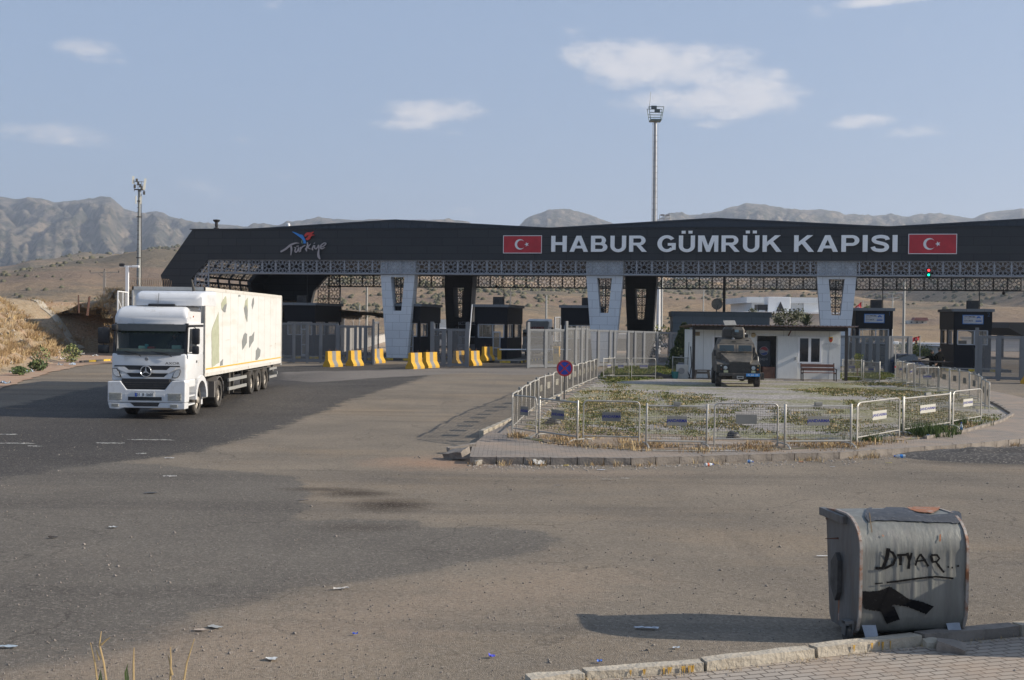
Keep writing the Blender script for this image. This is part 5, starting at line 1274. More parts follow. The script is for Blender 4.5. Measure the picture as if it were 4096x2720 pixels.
rnd_lamp(510, 1048, .035, mat('lens_clear', (.5, .5, .48), .3), 'side_lamp'); rnd_lamp(1222, 1045, .035, mat('lens_amber_pale', (.55, .42, .15), .3), 'side_lamp'); rnd_lamp(1218, 1117, .04, am, 'indicator'); rnd_lamp(512, 1120, .032, mat('amber_dull', (.2, .07, .03), .5), 'indicator')
for x0, x1 in ((560, 645), (1093, 1172)): jf([(x0, 1140), (x1, 1140), (x1, 1182), (x0, 1182)], -.06, .07, mat('fog_yellow', (.50, .50, .30), .3, var=.2), 'fog_lamp')
MB().bbox(jx(470), jx(1285), -.16, .02, jz(1250), jz(1192), .015).build('bumper', M['chassis'], jeep)
MB().bbox(jx(730), jx(1000), -.14, .05, jz(1300), jz(1240), .01).build('winch_mount', M['chassis'], jeep)
mb = MB().box(jx(812), jx(940), -.17, -.15, jz(1262), jz(1245)).box(jx(812), jx(940), -.17, -.15, jz(1300), jz(1285)).box(jx(812), jx(828), -.17, -.15, jz(1285), jz(1262)).box(jx(924), jx(940), -.17, -.15, jz(1285), jz(1262)); mb.build('tow_bracket', M['galv'], jeep)
p_ = jf([(990, 1195), (1250, 1195), (1250, 1252), (990, 1252)], -.18, .015, mat('plate_light_blue', (.05, .30, .68), .5, var=.05), 'number_plate')
text_obj('plate_text', '73  JAA  195', .105, M['signw'], p_, facing(jx(1120), -.182, jz(1224)), .002, sx=.88, bold=.002)
# windscreens
for x0, x1 in ((470, 832), (846, 1180)):
    dx = .0
    f_ = MB().add([(jx(x0), 1.13, jz(795)), (jx(x1), 1.13, jz(795)), (jx(x1), 1.285, jz(636)), (jx(x0), 1.285, jz(636))], [(0, 1, 2, 3)]).build('windscreen_frame', mat('dust_tan', (.24, .20, .155), .8, var=.2), jeep)
    md = f_.modifiers.new('s', 'SOLIDIFY'); md.thickness = .04
    MB().add([(jx(x0+38), 1.085, jz(775)), (jx(x1-38), 1.085, jz(775)), (jx(x1-38), 1.215, jz(655)), (jx(x0+38), 1.215, jz(655))], [(0, 1, 2, 3)]).build('windscreen', glass('jeep_glass', (.035, .05, .055), .08), f_)
    MB().path([(jx(x0+170), 1.0, jz(830)), (jx(x0+190), 1.02, jz(770)), (jx(x0+110), 1.08, jz(700))], .009, 5).build('wiper', M['black'], f_)
# turret
def sec8(z, k, o=.30): return [(lerp(0, x, k)+.0, lerp(0, y, k)+2.35, z) for x, y in ((-.20, -.62), (.34, -.62), (.45, -.3), (.45, .35), (.25, .6), (-.35, .6), (-.62, .3), (-.62, -.25))]
mb = MB(); loft4(mb, [sec8(2.27, 1.0), sec8(2.62, .97), sec8(2.77, .80)]); tu = mb.build('turret', ol, jeep)
MB().box(-.07+.0, .11, 1.70, 1.735, jz(395), jz(345)).build('vision_block', mat('block_blue', (.22, .30, .33), .15), tu)
MB().box(-.18, -.10, 1.69, 1.74, jz(360), jz(330)).build('gun_port', M['black'], tu)
MB().tube((-.12, 1.72, jz(425)), (.0, 1.3, jz(440)), .022).build('gun_barrel', M['black'], tu)
MB().box(-.6, -.25, 1.75, 1.80, jz(480), jz(335)).build('shield_plate', mat('olive_dark', (.05, .046, .04), .7, var=.2), tu)
mb = MB().add([(jx(610), 2.45, jz(175)), (jx(845), 2.45, jz(168)), (jx(880), 2.25, jz(262)), (jx(640), 2.25, jz(270))], [(0, 1, 2, 3)]); ht = mb.build('hatch_lid', mat('hatch_inner', (.36, .34, .30), .7, var=.15), tu)
md = ht.modifiers.new('s', 'SOLIDIFY'); md.thickness = .05
for x in (680, 830): MB().tube((jx(x), 2.2, jz(300)), (jx(x), 2.27, jz(265)), .018).build('hinge', M['chassis'], tu)
MB().lathe([(0, -.05), (.06, -.04), (.075, 0), (.05, .05), (0, .07)], (jx(797), 1.75, jz(535)), 'Y', 14).build('searchlight', M['steel'], jeep, smooth=True)
MB().bbox(jx(770), jx(845), 1.42, 1.52, jz(615), jz(575), .01).build('roof_box', ol, jeep)
MB().prism([(jx(1050), 1.6, jz(545)), (jx(1110), 1.6, jz(545)), (jx(1118), 1.6, jz(590)), (jx(1075), 1.6, jz(600))], (0, .05, 0)).build('deflector', ol, jeep)
MB().bbox(jx(1010), jx(1105), 2.0, 2.3, jz(500), jz(432), .02).build('siren_box', M['black'], jeep); MB().lathe([(0, .05), (.04, .03), (.05, 0)], (jx(1035), 2.05, jz(430)), 'Z', 12).build('beacon', M['signw'], jeep)
MB().tube((jx(445), 2.2, 2.2), (jx(440), 2.2, 2.9), .008).build('aerial', M['black'], jeep)
for sx, x0, x1 in ((-1, 388, 440), (1, 1155, 1200)):
    a = MB().path([(jx(470) if sx < 0 else jx(1185), 1.2, jz(720)), ((jx(x0)+jx(x1))/2, .95, jz(735)), ((jx(x0)+jx(x1))/2, .95, jz(870))], .014, 5).build('mirror_bracket', M['black'], jeep)
    MB().bbox(jx(x0), jx(x1), .90, .96, jz(870) if sx < 0 else jz(800), jz(755) if sx < 0 else jz(690), .01).build('mirror', M['black'], a)
MB().path([(jx(1205), 1.1, jz(860)), (jx(1110), .25, jz(940))], .012, 5).build('bonnet_strap', M['black'], jeep)
MB().lathe([(0, -.1), (.30, -.1), (.38, -.04), (.38, .08), (.3, .12), (0, .12)], (1.02, 2.6, 1.05), 'X', 20).build('spare_wheel', mat('cover_grey', (.34, .34, .33), .6, var=.15), jeep, smooth=True)
def jwheel(x, y, s_):
    t = MB().lathe([(.20, 0), (.22, .01*s_), (.36, .01*s_), (.40, -.04*s_), (.40, -.21*s_), (.36, -.25*s_), (.2, -.25*s_)], (x, y, .395), 'X', 26).build('wheel', M['rubber'], jeep, smooth=True, autos=35)
    mb = MB()
    for k in range(26):
        a = 2*PI*k/26; c, q = math.cos(a), math.sin(a)
        mb.bar((x-.02*s_, y+.405*c, .395+.405*q), (x-.115*s_, y+.405*c, .395+.405*q), .05, .03, (0, c, q))
        a += PI/26; c, q = math.cos(a), math.sin(a); mb.bar((x-.135*s_, y+.405*c, .395+.405*q), (x-.23*s_, y+.405*c, .395+.405*q), .05, .03, (0, c, q))
    mb.build('tread', M['rubber'], t)
    MB().lathe([(0, .0), (.1, .01*s_), (.12, -.03*s_), (.2, -.02*s_)], (x, y, .395), 'X', 16).build('rim', M['chassis'], t, smooth=True)
for y in (.55, 3.3):
    jwheel(.99, y, 1); jwheel(-1.02, y, -1)
MB().tube((-.8, .55, .40), (.8, .55, .40), .07).lathe([(0, -.14), (.16, -.1), (.17, .1), (0, .14)], (.2, .55, .42), 'Y', 12).build('axle', M['chassis'], jeep)
MB().tube((-.8, 3.3, .40), (.8, 3.3, .40), .07).build('axle', M['chassis'], jeep)
for x in (jx(480), jx(1230)): MB().box(x-.02, x+.3, .3, .9, .35, .66).build('spring_mount', M['chassis'], jeep)

# ------------------------------------------------------------------ the white prefabricated hut
HY = 62.3; HZ = .37
hut = thing('guard_hut', 'white prefabricated guard hut with open door under a rusty corrugated roof', 'hut', (0, HY, HZ))
hx = lambda x: ((2600+x/2.778)-2048)/F*HY                    # crop column -> X on the hut front
def hzl(x, y): xs_ = 2600+x/2.778; return CAMH-((1200+y/2.778)-(1284.6+.01204*(xs_-2048)))/F*HY-HZ
M['hutw'] = mat('hut_white', (0.66, 0.67, 0.66), 0.6, var=.06, scale=1.5, stretch=(6, 1, 1), dirt=((0.46, 0.42, 0.36), 1.2, .60, .85))
M['hutg'] = mat('hut_ribbed', (0.60, 0.60, 0.585), 0.6, var=.05, scale=1.5, stretch=(10, 1, 1), dirt=((0.42, 0.38, 0.32), 1.0, .58, .85))
x0, x1 = hx(447), hx(2140); zt = 2.60
dL, dR, dT = hx(1190), hx(1405), hzl(1300, 400)
wL, wR, wT, wB = hx(1650), hx(1900), hzl(1775, 412), hzl(1775, 702)
W3 = (hx(700), hx(960), hzl(800, 400), hzl(800, 690))
mb = MB()
mb.box(x0+.1, W3[0], 0, .1, .05, zt).box(W3[0], W3[1], 0, .1, .05, W3[3]).box(W3[0], W3[1], 0, .1, W3[2], zt).box(W3[1], dL, 0, .1, .05, zt).box(dL, dR, 0, .1, dT, zt).box(dR, wL, 0, .1, .05, zt).box(wL, wR, 0, .1, .05, wB).box(wL, wR, 0, .1, wT, zt).box(wR, x1-.1, 0, .1, .05, zt)
mb.box(x0+.1, x0+.2, .1, 2.6, .05, zt).box(x1-.2, x1-.1, .1, 2.6, .05, zt).box(x0+.1, x1-.1, 2.6, 2.7, .05, zt)
mb.build('wall', M['hutw'], hut)
MB().box(x0, x1, -.25, 2.8, -.05, .05).build('floor_slab', M['concrete'], hut)
for k in range(13):
    if k: 
        xx = lerp(x0+.1, x1-.1, k/13)
        if not (dL-.1 < xx < dR+.1 or wL-.05 < xx < wR+.05 or W3[0] < xx < W3[1]): MB().box(xx-.012, xx+.012, -.006, -.001, .05, zt).build('panel_seam', mat('seam_grey', (.42, .42, .41), .7), hut)
MB().box(x0+.12, x1-.12, .12, 2.58, zt-.08, zt-.03).build('ceiling', M['hutw'], hut)
br = mat('beam_dark', (.035, .03, .028), .7, var=.2)
for xa in (x0-.02, x1-.12): MB().box(xa, xa+.14, -.95, -.85, .02, zt+.16).build('roof_post', br, hut)
MB().box(x0-.02, x1+.02, -.92, -.80, zt+.0, zt+.2).build('eave_beam', br, hut)
for k in range(6): xx = lerp(hx(470), hx(2115), k/5); MB().bar((xx, -1.15, zt+.22), (xx, 2.8, zt+.08), .06, .07).build('rafter', M['rust'], hut)
for xx in (hx(1040), hx(1535)): MB().bar((xx, -.05, hzl(1535, 395)), (xx, -.8, zt+.1), .05, .05).build('roof_brace', M['rust'], hut)
# corrugated sheet
mb = MB(); rx0, rx1 = hx(415), hx(2235); n = 4*38; vs = []; 
for k in range(n+1):
    x = lerp(rx0, rx1, k/n); w_ = max(0, math.cos(2*PI*k/4))*.055
    vs += [(x, -1.3, zt+.25+w_), (x, 3.0, zt+.12+w_)]
mb.add(vs, [(2*k, 2*k+2, 2*k+3, 2*k+1) for k in range(n)])
rf = mb.build('corrugated_roof', mat('roof_rusty', (.20, .14, .115), .75, var=.3, scale=3, dirt=((.10, .06, .05), 3, .5, .7)), hut, fix=False)
md = rf.modifiers.new('s', 'SOLIDIFY'); md.thickness = .02
# door leaf opened flat against the wall
MB().box(dR+.06, hx(1640), -.07, -.02, hzl(1500, 872), hzl(1500, 402)).build('door', M['hutw'], hut)
MB().bbox(hx(1610), hx(1628), -.16, -.07, hzl(1610, 665), hzl(1610, 630), .01).build('door_handle', M['galv'], hut)
for a in ((dL-.05, dL), (dR, dR+.05)): MB().box(a[0], a[1], -.03, .12, .05, dT+.05).build('door_frame', M['hutg'], hut)
MB().box(dL, dR, -.03, .12, dT, dT+.05).build('door_frame', M['hutg'], hut)
pv_ = mat('pvc_white', (.74, .74, .75), .4, var=.03)
def pvc(l, r, b, t_, mull):
    f = MB(); w_ = .07
    f.box(l-.03, l+w_, -.04, .05, b, t_).box(r-w_, r+.03, -.04, .05, b, t_).box(l+w_, r-w_, -.04, .05, t_-w_, t_+.02).box(l+w_, r-w_, -.04, .05, b-.02, b+w_)
    if mull: m_ = (l+r)/2; f.box(m_-.07, m_+.07, -.035, .05, b+w_, t_-w_)
    o = f.build('window', pv_, hut); MB().box(l+w_, r-w_, .0, .02, b+w_, t_-w_).build('pane', M['dark_glass'], o)
pvc(wL, wR, wB, wT, True); pvc(W3[0], W3[1], W3[3], W3[2], False)
sg = MB().box(hx(1908), hx(2100), -.03, -.005, hzl(2000, 512), hzl(2000, 412)).build('notice_board', M['signw'], hut)
sh = [(-.11, .14), (.11, .14), (.11, -.03), (.07, -.12), (0, -.16), (-.07, -.12), (-.11, -.03)]
cx_, cz_ = hx(2007), hzl(2007, 440)
MB().prism([(cx_+a, -.04, cz_+b_) for a, b_ in sh], (0, .008, 0)).build('emblem', mat('emblem_yellow', (.55, .35, .04), .5), sg)
MB().prism([(cx_+a*.75, -.048, cz_+b_*.75-.02) for a, b_ in sh], (0, .007, 0)).build('emblem_field', mat('emblem_red', (.45, .05, .03), .5), sg)
MB().box(cx_-.05, cx_+.05, -.052, -.0485, cz_+.02, cz_+.09).build('emblem_bird', M['black'], sg)
txm = mat('text_dark', (.06, .06, .06), .5)
for tt, sz, zz in (('T.C.', .045, 478), ('SILOPI KAYMAKAMLIGI', .05, 487), ('JANDARMA GENEL KOMUTANLIGI', .052, 500)):
    text_obj('notice_text', tt, sz, txm, sg, facing(hx(2004), -.032, hzl(2004, zz)), .001, sx=1.25)
s2 = MB().box(hx(482), hx(552), -.03, -.005, hzl(515, 398), hzl(515, 355)).build('notice_board', mat('plaque_tan', (.34, .27, .17), .6, var=.2), hut)
for zz in (362, 376): MB().box(hx(486), hx(548), -.034, -.03, hzl(515, zz+5), hzl(515, zz)).build('plaque_band', M['rust'], s2)
MB().lathe([(0, -.10), (.09, -.09), (.13, -.05), (.13, 0)], (hx(1148), 0, hzl(1148, 390)), 'Y', 16).build('wall_lamp', mat('lamp_cream', (.42, .33, .2), .4), hut, smooth=True)
# things in and around the hut
fz = thing('drinks_fridge', 'dark blue drinks fridge with round logo inside the open hut door', 'fridge', (hx(1290), HY+.5, HZ+.05))
fd = mat('fridge_blue_black', (.012, .02, .035), .35, var=.2)
MB().bbox(-.36, .36, 0, .6, .0, 2.0, .02).build('body', fd, fz)
em1 = MB().lathe([(0, -.02), (.24, -.018), (.25, 0)], (0, -.0, 1.45), 'Y', 28).build('logo', mat('fr_white', (.25, .26, .28), .4), fz)
mb = MB(); n = 20
def wavearc(a0, a1, off, amp, y):
    pts = [(.22*math.cos(R(a0+(a1-a0)*k/n)), .22*math.sin(R(a0+(a1-a0)*k/n))) for k in range(n+1)]
    x0_, z0_ = pts[0]; x1_, z1_ = pts[-1]
    back = [(lerp(x1_, x0_, k/10), lerp(z1_, z0_, k/10)+amp*math.sin(2*PI*k/10)) for k in range(1, 10)]
    return MB().prism([(a, y, 1.45+b_) for a, b_ in pts+back], (0, -.004, 0))
wavearc(12, 168, 0, .035, -.021).build('logo_top', mat('fr_red', (.28, .02, .03), .4), em1)
wavearc(205, 335, 0, .03, -.021).build('logo_bottom', mat('fr_blue', (.02, .05, .22), .4), em1)
text_obj('logo_text', 'pepsi', .22, mat('fr_white', (.25, .26, .28), .4), fz, facing(0, -.012, 1.02), .003)
o = MB().bbox(-.33, .33, -.25, .25, 0, .62, .01).box(-.28, .28, -.262, -.25, .08, .55).build('cabinet', mat('cabinet_brown', (.12, .055, .035), .6, var=.2), None); o.location = (hx(1325), HY+.22, HZ+.05)
tag(o, 'low reddish brown cabinet standing inside the hut doorway', 'cabinet')
# park bench
bx_, by_ = (hx(1620)+hx(2010))/2, HY-1.2
bz_ = gz(by_)+.17
bn = thing('park_bench', 'brown slatted park bench with dark iron legs below the hut window', 'bench', (bx_, by_, bz_), R(-3))
wd = mat('bench_wood', (.19, .085, .055), .6, var=.25, scale=3, stretch=(1, 8, 8))
hw = (hx(2010)-hx(1620))/2-.06
for z_, h_ in ((.72, .15), (.53, .15)): MB().bbox(-hw, hw, .28+(z_-.53)*.2, .31+(z_-.53)*.2, z_, z_+h_, .01).build('backrest', wd, bn)
for y_ in (-.22, -.08, .06): MB().bbox(-hw, hw, y_, y_+.12, .42, .455, .008).build('seat', wd, bn)
for s_ in (-1, 1):
    MB().bar((s_*(hw-.02), .26, .0), (s_*(hw-.02), .38, .92), .05, .06, (0, 1, 0)).bar((s_*(hw-.02), -.24, 0), (s_*(hw-.02), -.2, .42), .05, .06, (0, 1, 0)).bar((s_*(hw-.02), -.24, .40), (s_*(hw-.02), .3, .40), .05, .05).bar((s_*(hw-.02), -.28, .62), (s_*(hw-.02), .33, .66), .05, .03).bar((s_*(hw-.02), -.24, .4), (s_*(hw-.02), -.26, .63), .04, .04, (0, 1, 0)).build('leg', M['black'], bn)
# low stool-bench
st_ = thing('stool', 'low dark wooden stool standing left of the armoured vehicle', 'stool', ((hx(480)+hx(632))/2, HY-.8, gz(61)+.17))
dkw = mat('stool_wood', (.09, .08, .07), .7, var=.2); hw2 = .42
MB().bbox(-hw2, hw2, -.2, .2, .46, .51, .01).build('seat', dkw, st_)
for s_ in (-1, 1):
    for q in (-1, 1): MB().bar((s_*(hw2-.02), q*.16, 0), (s_*(hw2-.1), q*.14, .46), .09, .04, (0, 1, 0)).build('leg', dkw, st_)
MB().bar((-hw2+.12, -.15, .36), (hw2-.12, -.15, .36), .03, .12).build('apron', dkw, st_)
ac = thing('air_conditioner', 'pale outdoor air conditioner unit standing left of the hut', 'air conditioner', (hx(345), HY-.3, HZ-.2))
MB().bbox(-.26, .32, -.15, .18, .08, .95, .02).build('casing', mat('ac_cream', (.50, .49, .46), .5, var=.1), ac)
MB().lathe([(.17, 0), (.17, -.02), (.14, -.02), (.02, -.015), (0, -.02)], (-.02, -.15, .62), 'Y', 18).build('fan_grille', M['steel'], ac); MB().path([(.32, 0, .6), (.45, 0, .3), (.40, 0, .1), (.55, .1, .9), (.5, .2, 1.9)], .025, 6).build('pipe', M['black'], ac)
for x in (-.2, .24): MB().box(x-.03, x+.03, -.12, .12, 0, .08).build('foot', M['chassis'], ac)
o = MB().lathe([(0, 0), (.15, .0), (.19, .36), (.20, .38), (.18, .38), (.15, .02)], n=18).build('bucket', mat('bucket_teal', (.02, .16, .17), .5), None, smooth=True); o.location = (hx(265), HY-.6, gz(61)+.17)
tag(o, 'teal plastic bucket standing beside the pale air conditioner', 'bucket')
o = MB().path([(hx(400), HY-.35, .3), (hx(412), HY-.32, 1.2), (hx(425), HY-.3, 2.3)], .012, 5).build('cable', M['black'], None); tag(o, 'thin dark cable hanging down the left corner post of the hut', 'cable')
# heap of dark sacks on the grass edge
def lump(name, c, r_, m, lab, cat, flat=.45, seed=1, sx=1.6):
    bm = bmesh.new(); bmesh.ops.create_icosphere(bm, subdivisions=3, radius=1)
    for v in bm.verts:
        n_ = 1+.35*mn.noise(v.co*1.6+Vector((seed, 0, 0)))+.15*mn.noise(v.co*4+Vector((0, seed, 0)))
        v.co = Vector((v.co.x*r_*sx*n_, v.co.y*r_*n_, max(v.co.z*r_*flat*n_*1.4, -.05)))
    o = MB().frombm(bm).build(name, m, None, smooth=True, autos=60); o.location = c; tag(o, lab, cat); return o
lump('sack_heap', G(2628, 1512, .2)+Vector((0, 0, 0)), .42, mat('sack_dark', (.045, .042, .035), .9, var=.4), 'dark heap of sacks lying on the grass left of the hut', 'sack', sx=2.0)
lump('plastic_bag', G(2212, 1697, .19), .16, M['black'], 'black plastic bag lying behind the front barriers at the left corner', 'bag', flat=.8, seed=4, sx=1.5)
lump('plastic_bag', G(2934, 1752, .19), .17, M['black'], 'black plastic bag lying on gravel behind the barrier with blank plate', 'bag', flat=.8, seed=9, sx=1.2)

# ------------------------------------------------------------------ crowd barriers
M['rail'] = mat('barrier_galvanised', (0.40, 0.385, 0.35), 0.5, 0.35, var=.15, scale=6, dirt=((0.30, 0.25, 0.19), 5, .55, .75))
M['plate'] = mat('plate_grey_shaded', (0.20, 0.20, 0.185), 0.6, 0.0, var=.15, scale=4)  # shaded copy of the plate, shade put into the grey; lamp sockets too
M['plateb'] = mat('plate_cream_sunlit', (0.46, 0.45, 0.39), 0.55, 0.0, var=.08, scale=4)  # sunlit copy of the same plate, sunlight put into the cream
M['jblue'] = mat('letter_blue', (0.012, 0.02, 0.19), 0.5, var=.1)
def barrier(rounded, plate='plate', text=True, W_=1.55):
    t = thing('crowd_barrier', 'x', 'crowd barrier')
    h, z0 = 1.08, .17; w_ = W_/2
    if rounded:
        pts = [(-w_+.03, 0, .0)]
        for k in range(5): a = PI-PI/2*k/4; pts.append((-w_+.03+.11+.11*math.cos(a), 0, h-.11+.11*math.sin(a)))
        for k in range(5): a = PI/2-PI/2*k/4; pts.append((w_-.03-.11+.11*math.cos(a), 0, h-.11+.11*math.sin(a)))
        pts.append((w_-.03, 0, 0)); mb = MB().path(pts, .021, 7)
        mb.tube((-w_+.03, 0, z0), (w_-.03, 0, z0), .019, n=7); mb.build('frame', M['rail'], t, smooth=True, autos=50)
    else:
        MB().bbox(-w_+.01, -w_+.055, -.022, .022, 0, h+.03, .005, seg=1).bbox(w_-.055, w_-.01, -.022, .022, 0, h+.03, .005, seg=1).tube((-w_+.05, 0, h-.03), (w_-.05, 0, h-.03), .024, n=7).tube((-w_+.05, 0, z0), (w_-.05, 0, z0), .024, n=7).build('frame', M['rail'], t, smooth=True, autos=50)
        MB().bbox(-.085, .085, -.035, .035, h-.01, h+.075, .006, seg=1).build('lamp_socket', M['plate'], t)
    mb = MB(); nx_, nz_ = 26, 15
    for k in range(1, nx_): x = lerp(-w_+.05, w_-.05, k/nx_); mb.tube((x, 0, z0), (x, 0, h-.03), .0032, n=3, caps=False)
    for k in range(1, nz_): z = lerp(z0, h-.03, k/nz_); mb.tube((-w_+.04, 0, z), (w_-.04, 0, z), .0046, n=3, caps=False)
    mb.build('wire_mesh', mat('wire_dull', (.25, .225, .19), .7, .1, var=.2), t)
    if plate:
        p_ = MB().bbox(-.25, .25, -.016, -.008, .56, .80, .003, seg=1).build('plate', M[plate], t)
        if text: text_obj('plate_text', 'JANDARMA', .105, M['jblue'], p_, facing(0, -.0165, .683), .0015, bold=.003, sx=.92)
    for s_, zz in ((-1, .35), (-1, .78), (1, .30), (1, .73)):
        MB().path([(s_*(w_-.04), 0, zz+.12), (s_*(w_+.03), 0, zz+.12), (s_*(w_+.03), 0, zz), (s_*(w_-.04), 0, zz)] if not rounded else [(s_*(w_-.12), .02, zz+.2), (s_*(w_-.12), .02, zz), (s_*(w_-.05), .02, zz)], .007, 4).build('hook', M['rail'], t)
    return t
def foot(t, w_, s_=1, both=True):
    for x in ((-w_+.04), ) if not both else (-w_+.04, w_-.04):
        MB().path([(x, -.30, .0), (x, -.27, .05), (x, -.12, .10), (x, .35, .10), (x, .50, .08), (x, .56, .0)], .021, 6).build('foot', M['rail'], t, smooth=True)
BGP = 'crowd barriers standing round the garden island'
protoR = barrier(True); protoS = barrier(False); foot(protoS, 1.55/2)
protoRb = barrier(True, 'plateb'); protoSb = barrier(False, 'plateb'); foot(protoSb, 1.55/2)
protoRn = barrier(True, 'plate', False)
used = set()
def put(proto, p, q, label, h=KH+.012, flip=False, group=BGP):
    p = Vector(p); q = Vector(q); d = q-p; L_ = d.to_2d().length; yaw = math.atan2(d.y, d.x)+(PI if flip else 0); m_ = (p+q)/2
    if proto.name in used: o = copy_tree(proto)
    else: o = proto; used.add(proto.name)
    o.location = (m_.x, m_.y, gz(m_.y)+h); o.rotation_euler = (0, R(random.uniform(-.6, .6)), yaw); o.scale = ((L_-.02)/1.55, 1, 1); o['label'] = label; o['group'] = group
    return o
for pr in (protoR, protoS, protoRb, protoSb, protoRn): pr['group'] = BGP
g0 = lambda x, y: G(x, y, KH+.01)
front = [(protoR, 2050, 1737, 2147, 1752, 'rounded barrier at the front left corner of the island'), (protoS, 2152, 1752, 2313, 1773, 'square topped barrier, second from the front left corner, shade-toned plate'),
         (protoR, 2326, 1770, 2562, 1774, 'rounded front barrier with shade-toned plate, third from the left corner'), (protoS, 2577, 1792, 2832, 1793, 'square topped front barrier with shade-toned plate, fourth from the left corner'),
         (protoRn, 2850, 1782, 3116, 1784, 'rounded front barrier carrying a blank shade-toned plate'), (protoS, 3132, 1792, 3410, 1790, 'square topped front barrier, shade-toned plate, right of the blank plated one'),
         (protoRb, 3424, 1776, 3600, 1744, 'rounded barrier with sun-toned plate, leftmost of the three sunlit ones'), (protoSb, 3608, 1742, 3802, 1712, 'square topped barrier with sun-toned plate between two rounded sunlit ones'),
         (protoRb, 3808, 1708, 3926, 1683, 'rounded barrier with sun-toned plate at the front right corner')]
for pr, x0_, y0_, x1_, y1_, lab in front: put(pr, g0(x0_, y0_), g0(x1_, y1_), lab)
def walk(pts, step):
    out = [Vector(pts[0])]; 
    segs = list(zip(pts, pts[1:])); rem = step
    for a, b in segs:
        a = Vector(a); b = Vector(b); L_ = (b-a).length; d = (b-a)/L_; s_ = 0
        while L_-s_ >= rem: s_ += rem; out.append(a+d*s_); rem = step
        rem -= (L_-s_)
    return out
left = walk([(0.03, 32.75), (.55, 38.3), (1.06, 42.9), (1.97, 46.6), (2.95, 51.5), (4.5, 60.0)], 1.56)
for i, (a, b) in enumerate(zip(left, left[1:])):
    a3, b3 = Vector((a.x, a.y, 0)), Vector((b.x, b.y, 0))
    lab = '%s barrier of the receding left hand row, counted from the front corner' % ordinal(i+1) if 0 < i < len(left)-2 else ('nearest barrier of the receding left hand row, joining the front corner' if i == 0 else 'farthest barrier of the receding left hand row')
    put((protoSb if i % 2 else protoRb), b3, a3, lab, group='barriers in the left row of the island')
bk = [(protoS, 2412, 1517, 2441, 1516, 'narrow looking barrier at the far left end of the island'), (protoR, 2447, 1517, 2518, 1517, 'rounded barrier standing before the green grass left of the hut'), (protoR, 2523, 1517, 2624, 1517, 'barrier with dark plate on the green grass, nearest the sack heap'),
      (protoS, 2688, 1505, 2760, 1510, 'barrier partly behind the cypress and the air conditioner'), (protoS, 3368, 1518, 3448, 1521, 'barrier on the grass just right of the hut before the sapling'), (protoS, 3451, 1528, 3468, 1528, 'pale barrier standing edge on right of the hut'),
      (protoR, 3583, 1530, 3620, 1530, 'barrier at the far end of the right row beside the gate leaf'), (protoR, 3625, 1545, 3659, 1540, 'barrier before the blue car, second from the far end'), (protoR, 3657, 1568, 3760, 1568, 'rounded barrier standing apart inside the right row with a dark plate')]
for pr, x0_, y0_, x1_, y1_, lab in bk:
    a, b = g0(x0_, y0_), g0(x1_, y1_)
    if 'edge on' in lab: b = a+Vector((.45, -1.4, 0))
    if 'narrow looking' in lab: b = a+Vector((.7, 1.3, 0))
    put(pr, a, b, lab)
right = walk([(17.35, 42.6), (17.95, 44.6), (18.75, 47.2), (19.15, 51), (19.3, 55), (20.1, 60.5), (20.9, 64)], 1.5)
for i, (a, b) in enumerate(zip(right, right[1:])):
    lab = '%s barrier of the receding right hand row beside the road, counted from the front corner' % ordinal(i+1) if i > 0 else 'first barrier of the right hand row, seen side on beyond the corner one with sun-toned plate'
    put((protoS if i % 2 else protoR), Vector((a.x, a.y, 0)), Vector((b.x, b.y, 0)), lab, group='barriers in the right row of the island')
# no stopping sign
sp_ = G(2257, 1603, KH); D_ = sp_.y
ns = thing('no_stopping_sign', 'round blue and red crossed no stopping sign on a dark post', 'road sign', sp_)
zt_ = CAMH-(1473-hz(2257))/F*D_-sp_.z; r_ = 64/2/F*D_
MB().tube((0, .03, 0), (0, .03, zt_), .032, n=8).build('post', mat('post_dark', (.07, .07, .07), .5, .3), ns)
MB().lathe([(0, .0), (r_, 0), (r_, .02), (0, .02)], (0, -.01, zt_), 'Y', 36).build('disc_blue', mat('sign_deep_blue', (.015, .05, .36), .4, var=.1), ns)
mb = MB().lathe([(r_*.80, -.004), (r_*1.02, -.004), (r_*1.02, .004), (r_*.80, .004)], (0, -.012, zt_), 'Y', 40); mb.build('ring_red', mat('sign_red', (.36, .02, .035), .4, var=.1), ns)
for s_, dy in ((1, 0), (-1, -.002)): MB().bar((-.6*r_*s_, -.018+dy, zt_-.6*r_), (.6*r_*s_, -.018+dy, zt_+.6*r_), .006, r_*.16, (-s_, 0, 1)).build('stripe_red', mat('sign_red', (.36, .02, .035), .4, var=.1), ns)
# ------------------------------------------------------------------ kerb stones
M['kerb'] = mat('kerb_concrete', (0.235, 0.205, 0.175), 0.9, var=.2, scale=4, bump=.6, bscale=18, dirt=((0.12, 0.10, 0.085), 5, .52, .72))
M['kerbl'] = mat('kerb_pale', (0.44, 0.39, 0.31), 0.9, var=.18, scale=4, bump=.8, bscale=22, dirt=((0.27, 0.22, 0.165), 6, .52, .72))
def stone_mesh(L_, w_, h_, b=.012, seed=0, low=True):
    bm = bmesh.new(); bmesh.ops.create_cube(bm, size=1); bmesh.ops.subdivide_edges(bm, edges=bm.edges[:], cuts=3, use_grid_fill=True)
    for v in bm.verts:
        v.co = Vector((v.co.x*L_, v.co.y*w_, (v.co.z+.5)*h_)); v.co += Vector([mn.noise(v.co*6+Vector((seed, k*3, 0)))*b for k in range(3)])
    return MB().frombm(bm)
def line_w(pts, h=0): return [Vector((*G(x, y, h)[:2], 0)) for x, y in pts]
kp = line_w(KPX)
kw = walk(kp, .62)
kproto = [stone_mesh(.60, .13, KH+.03, seed=s_*5).build('kerb_stone', M['kerb'], None) for s_ in range(3)]
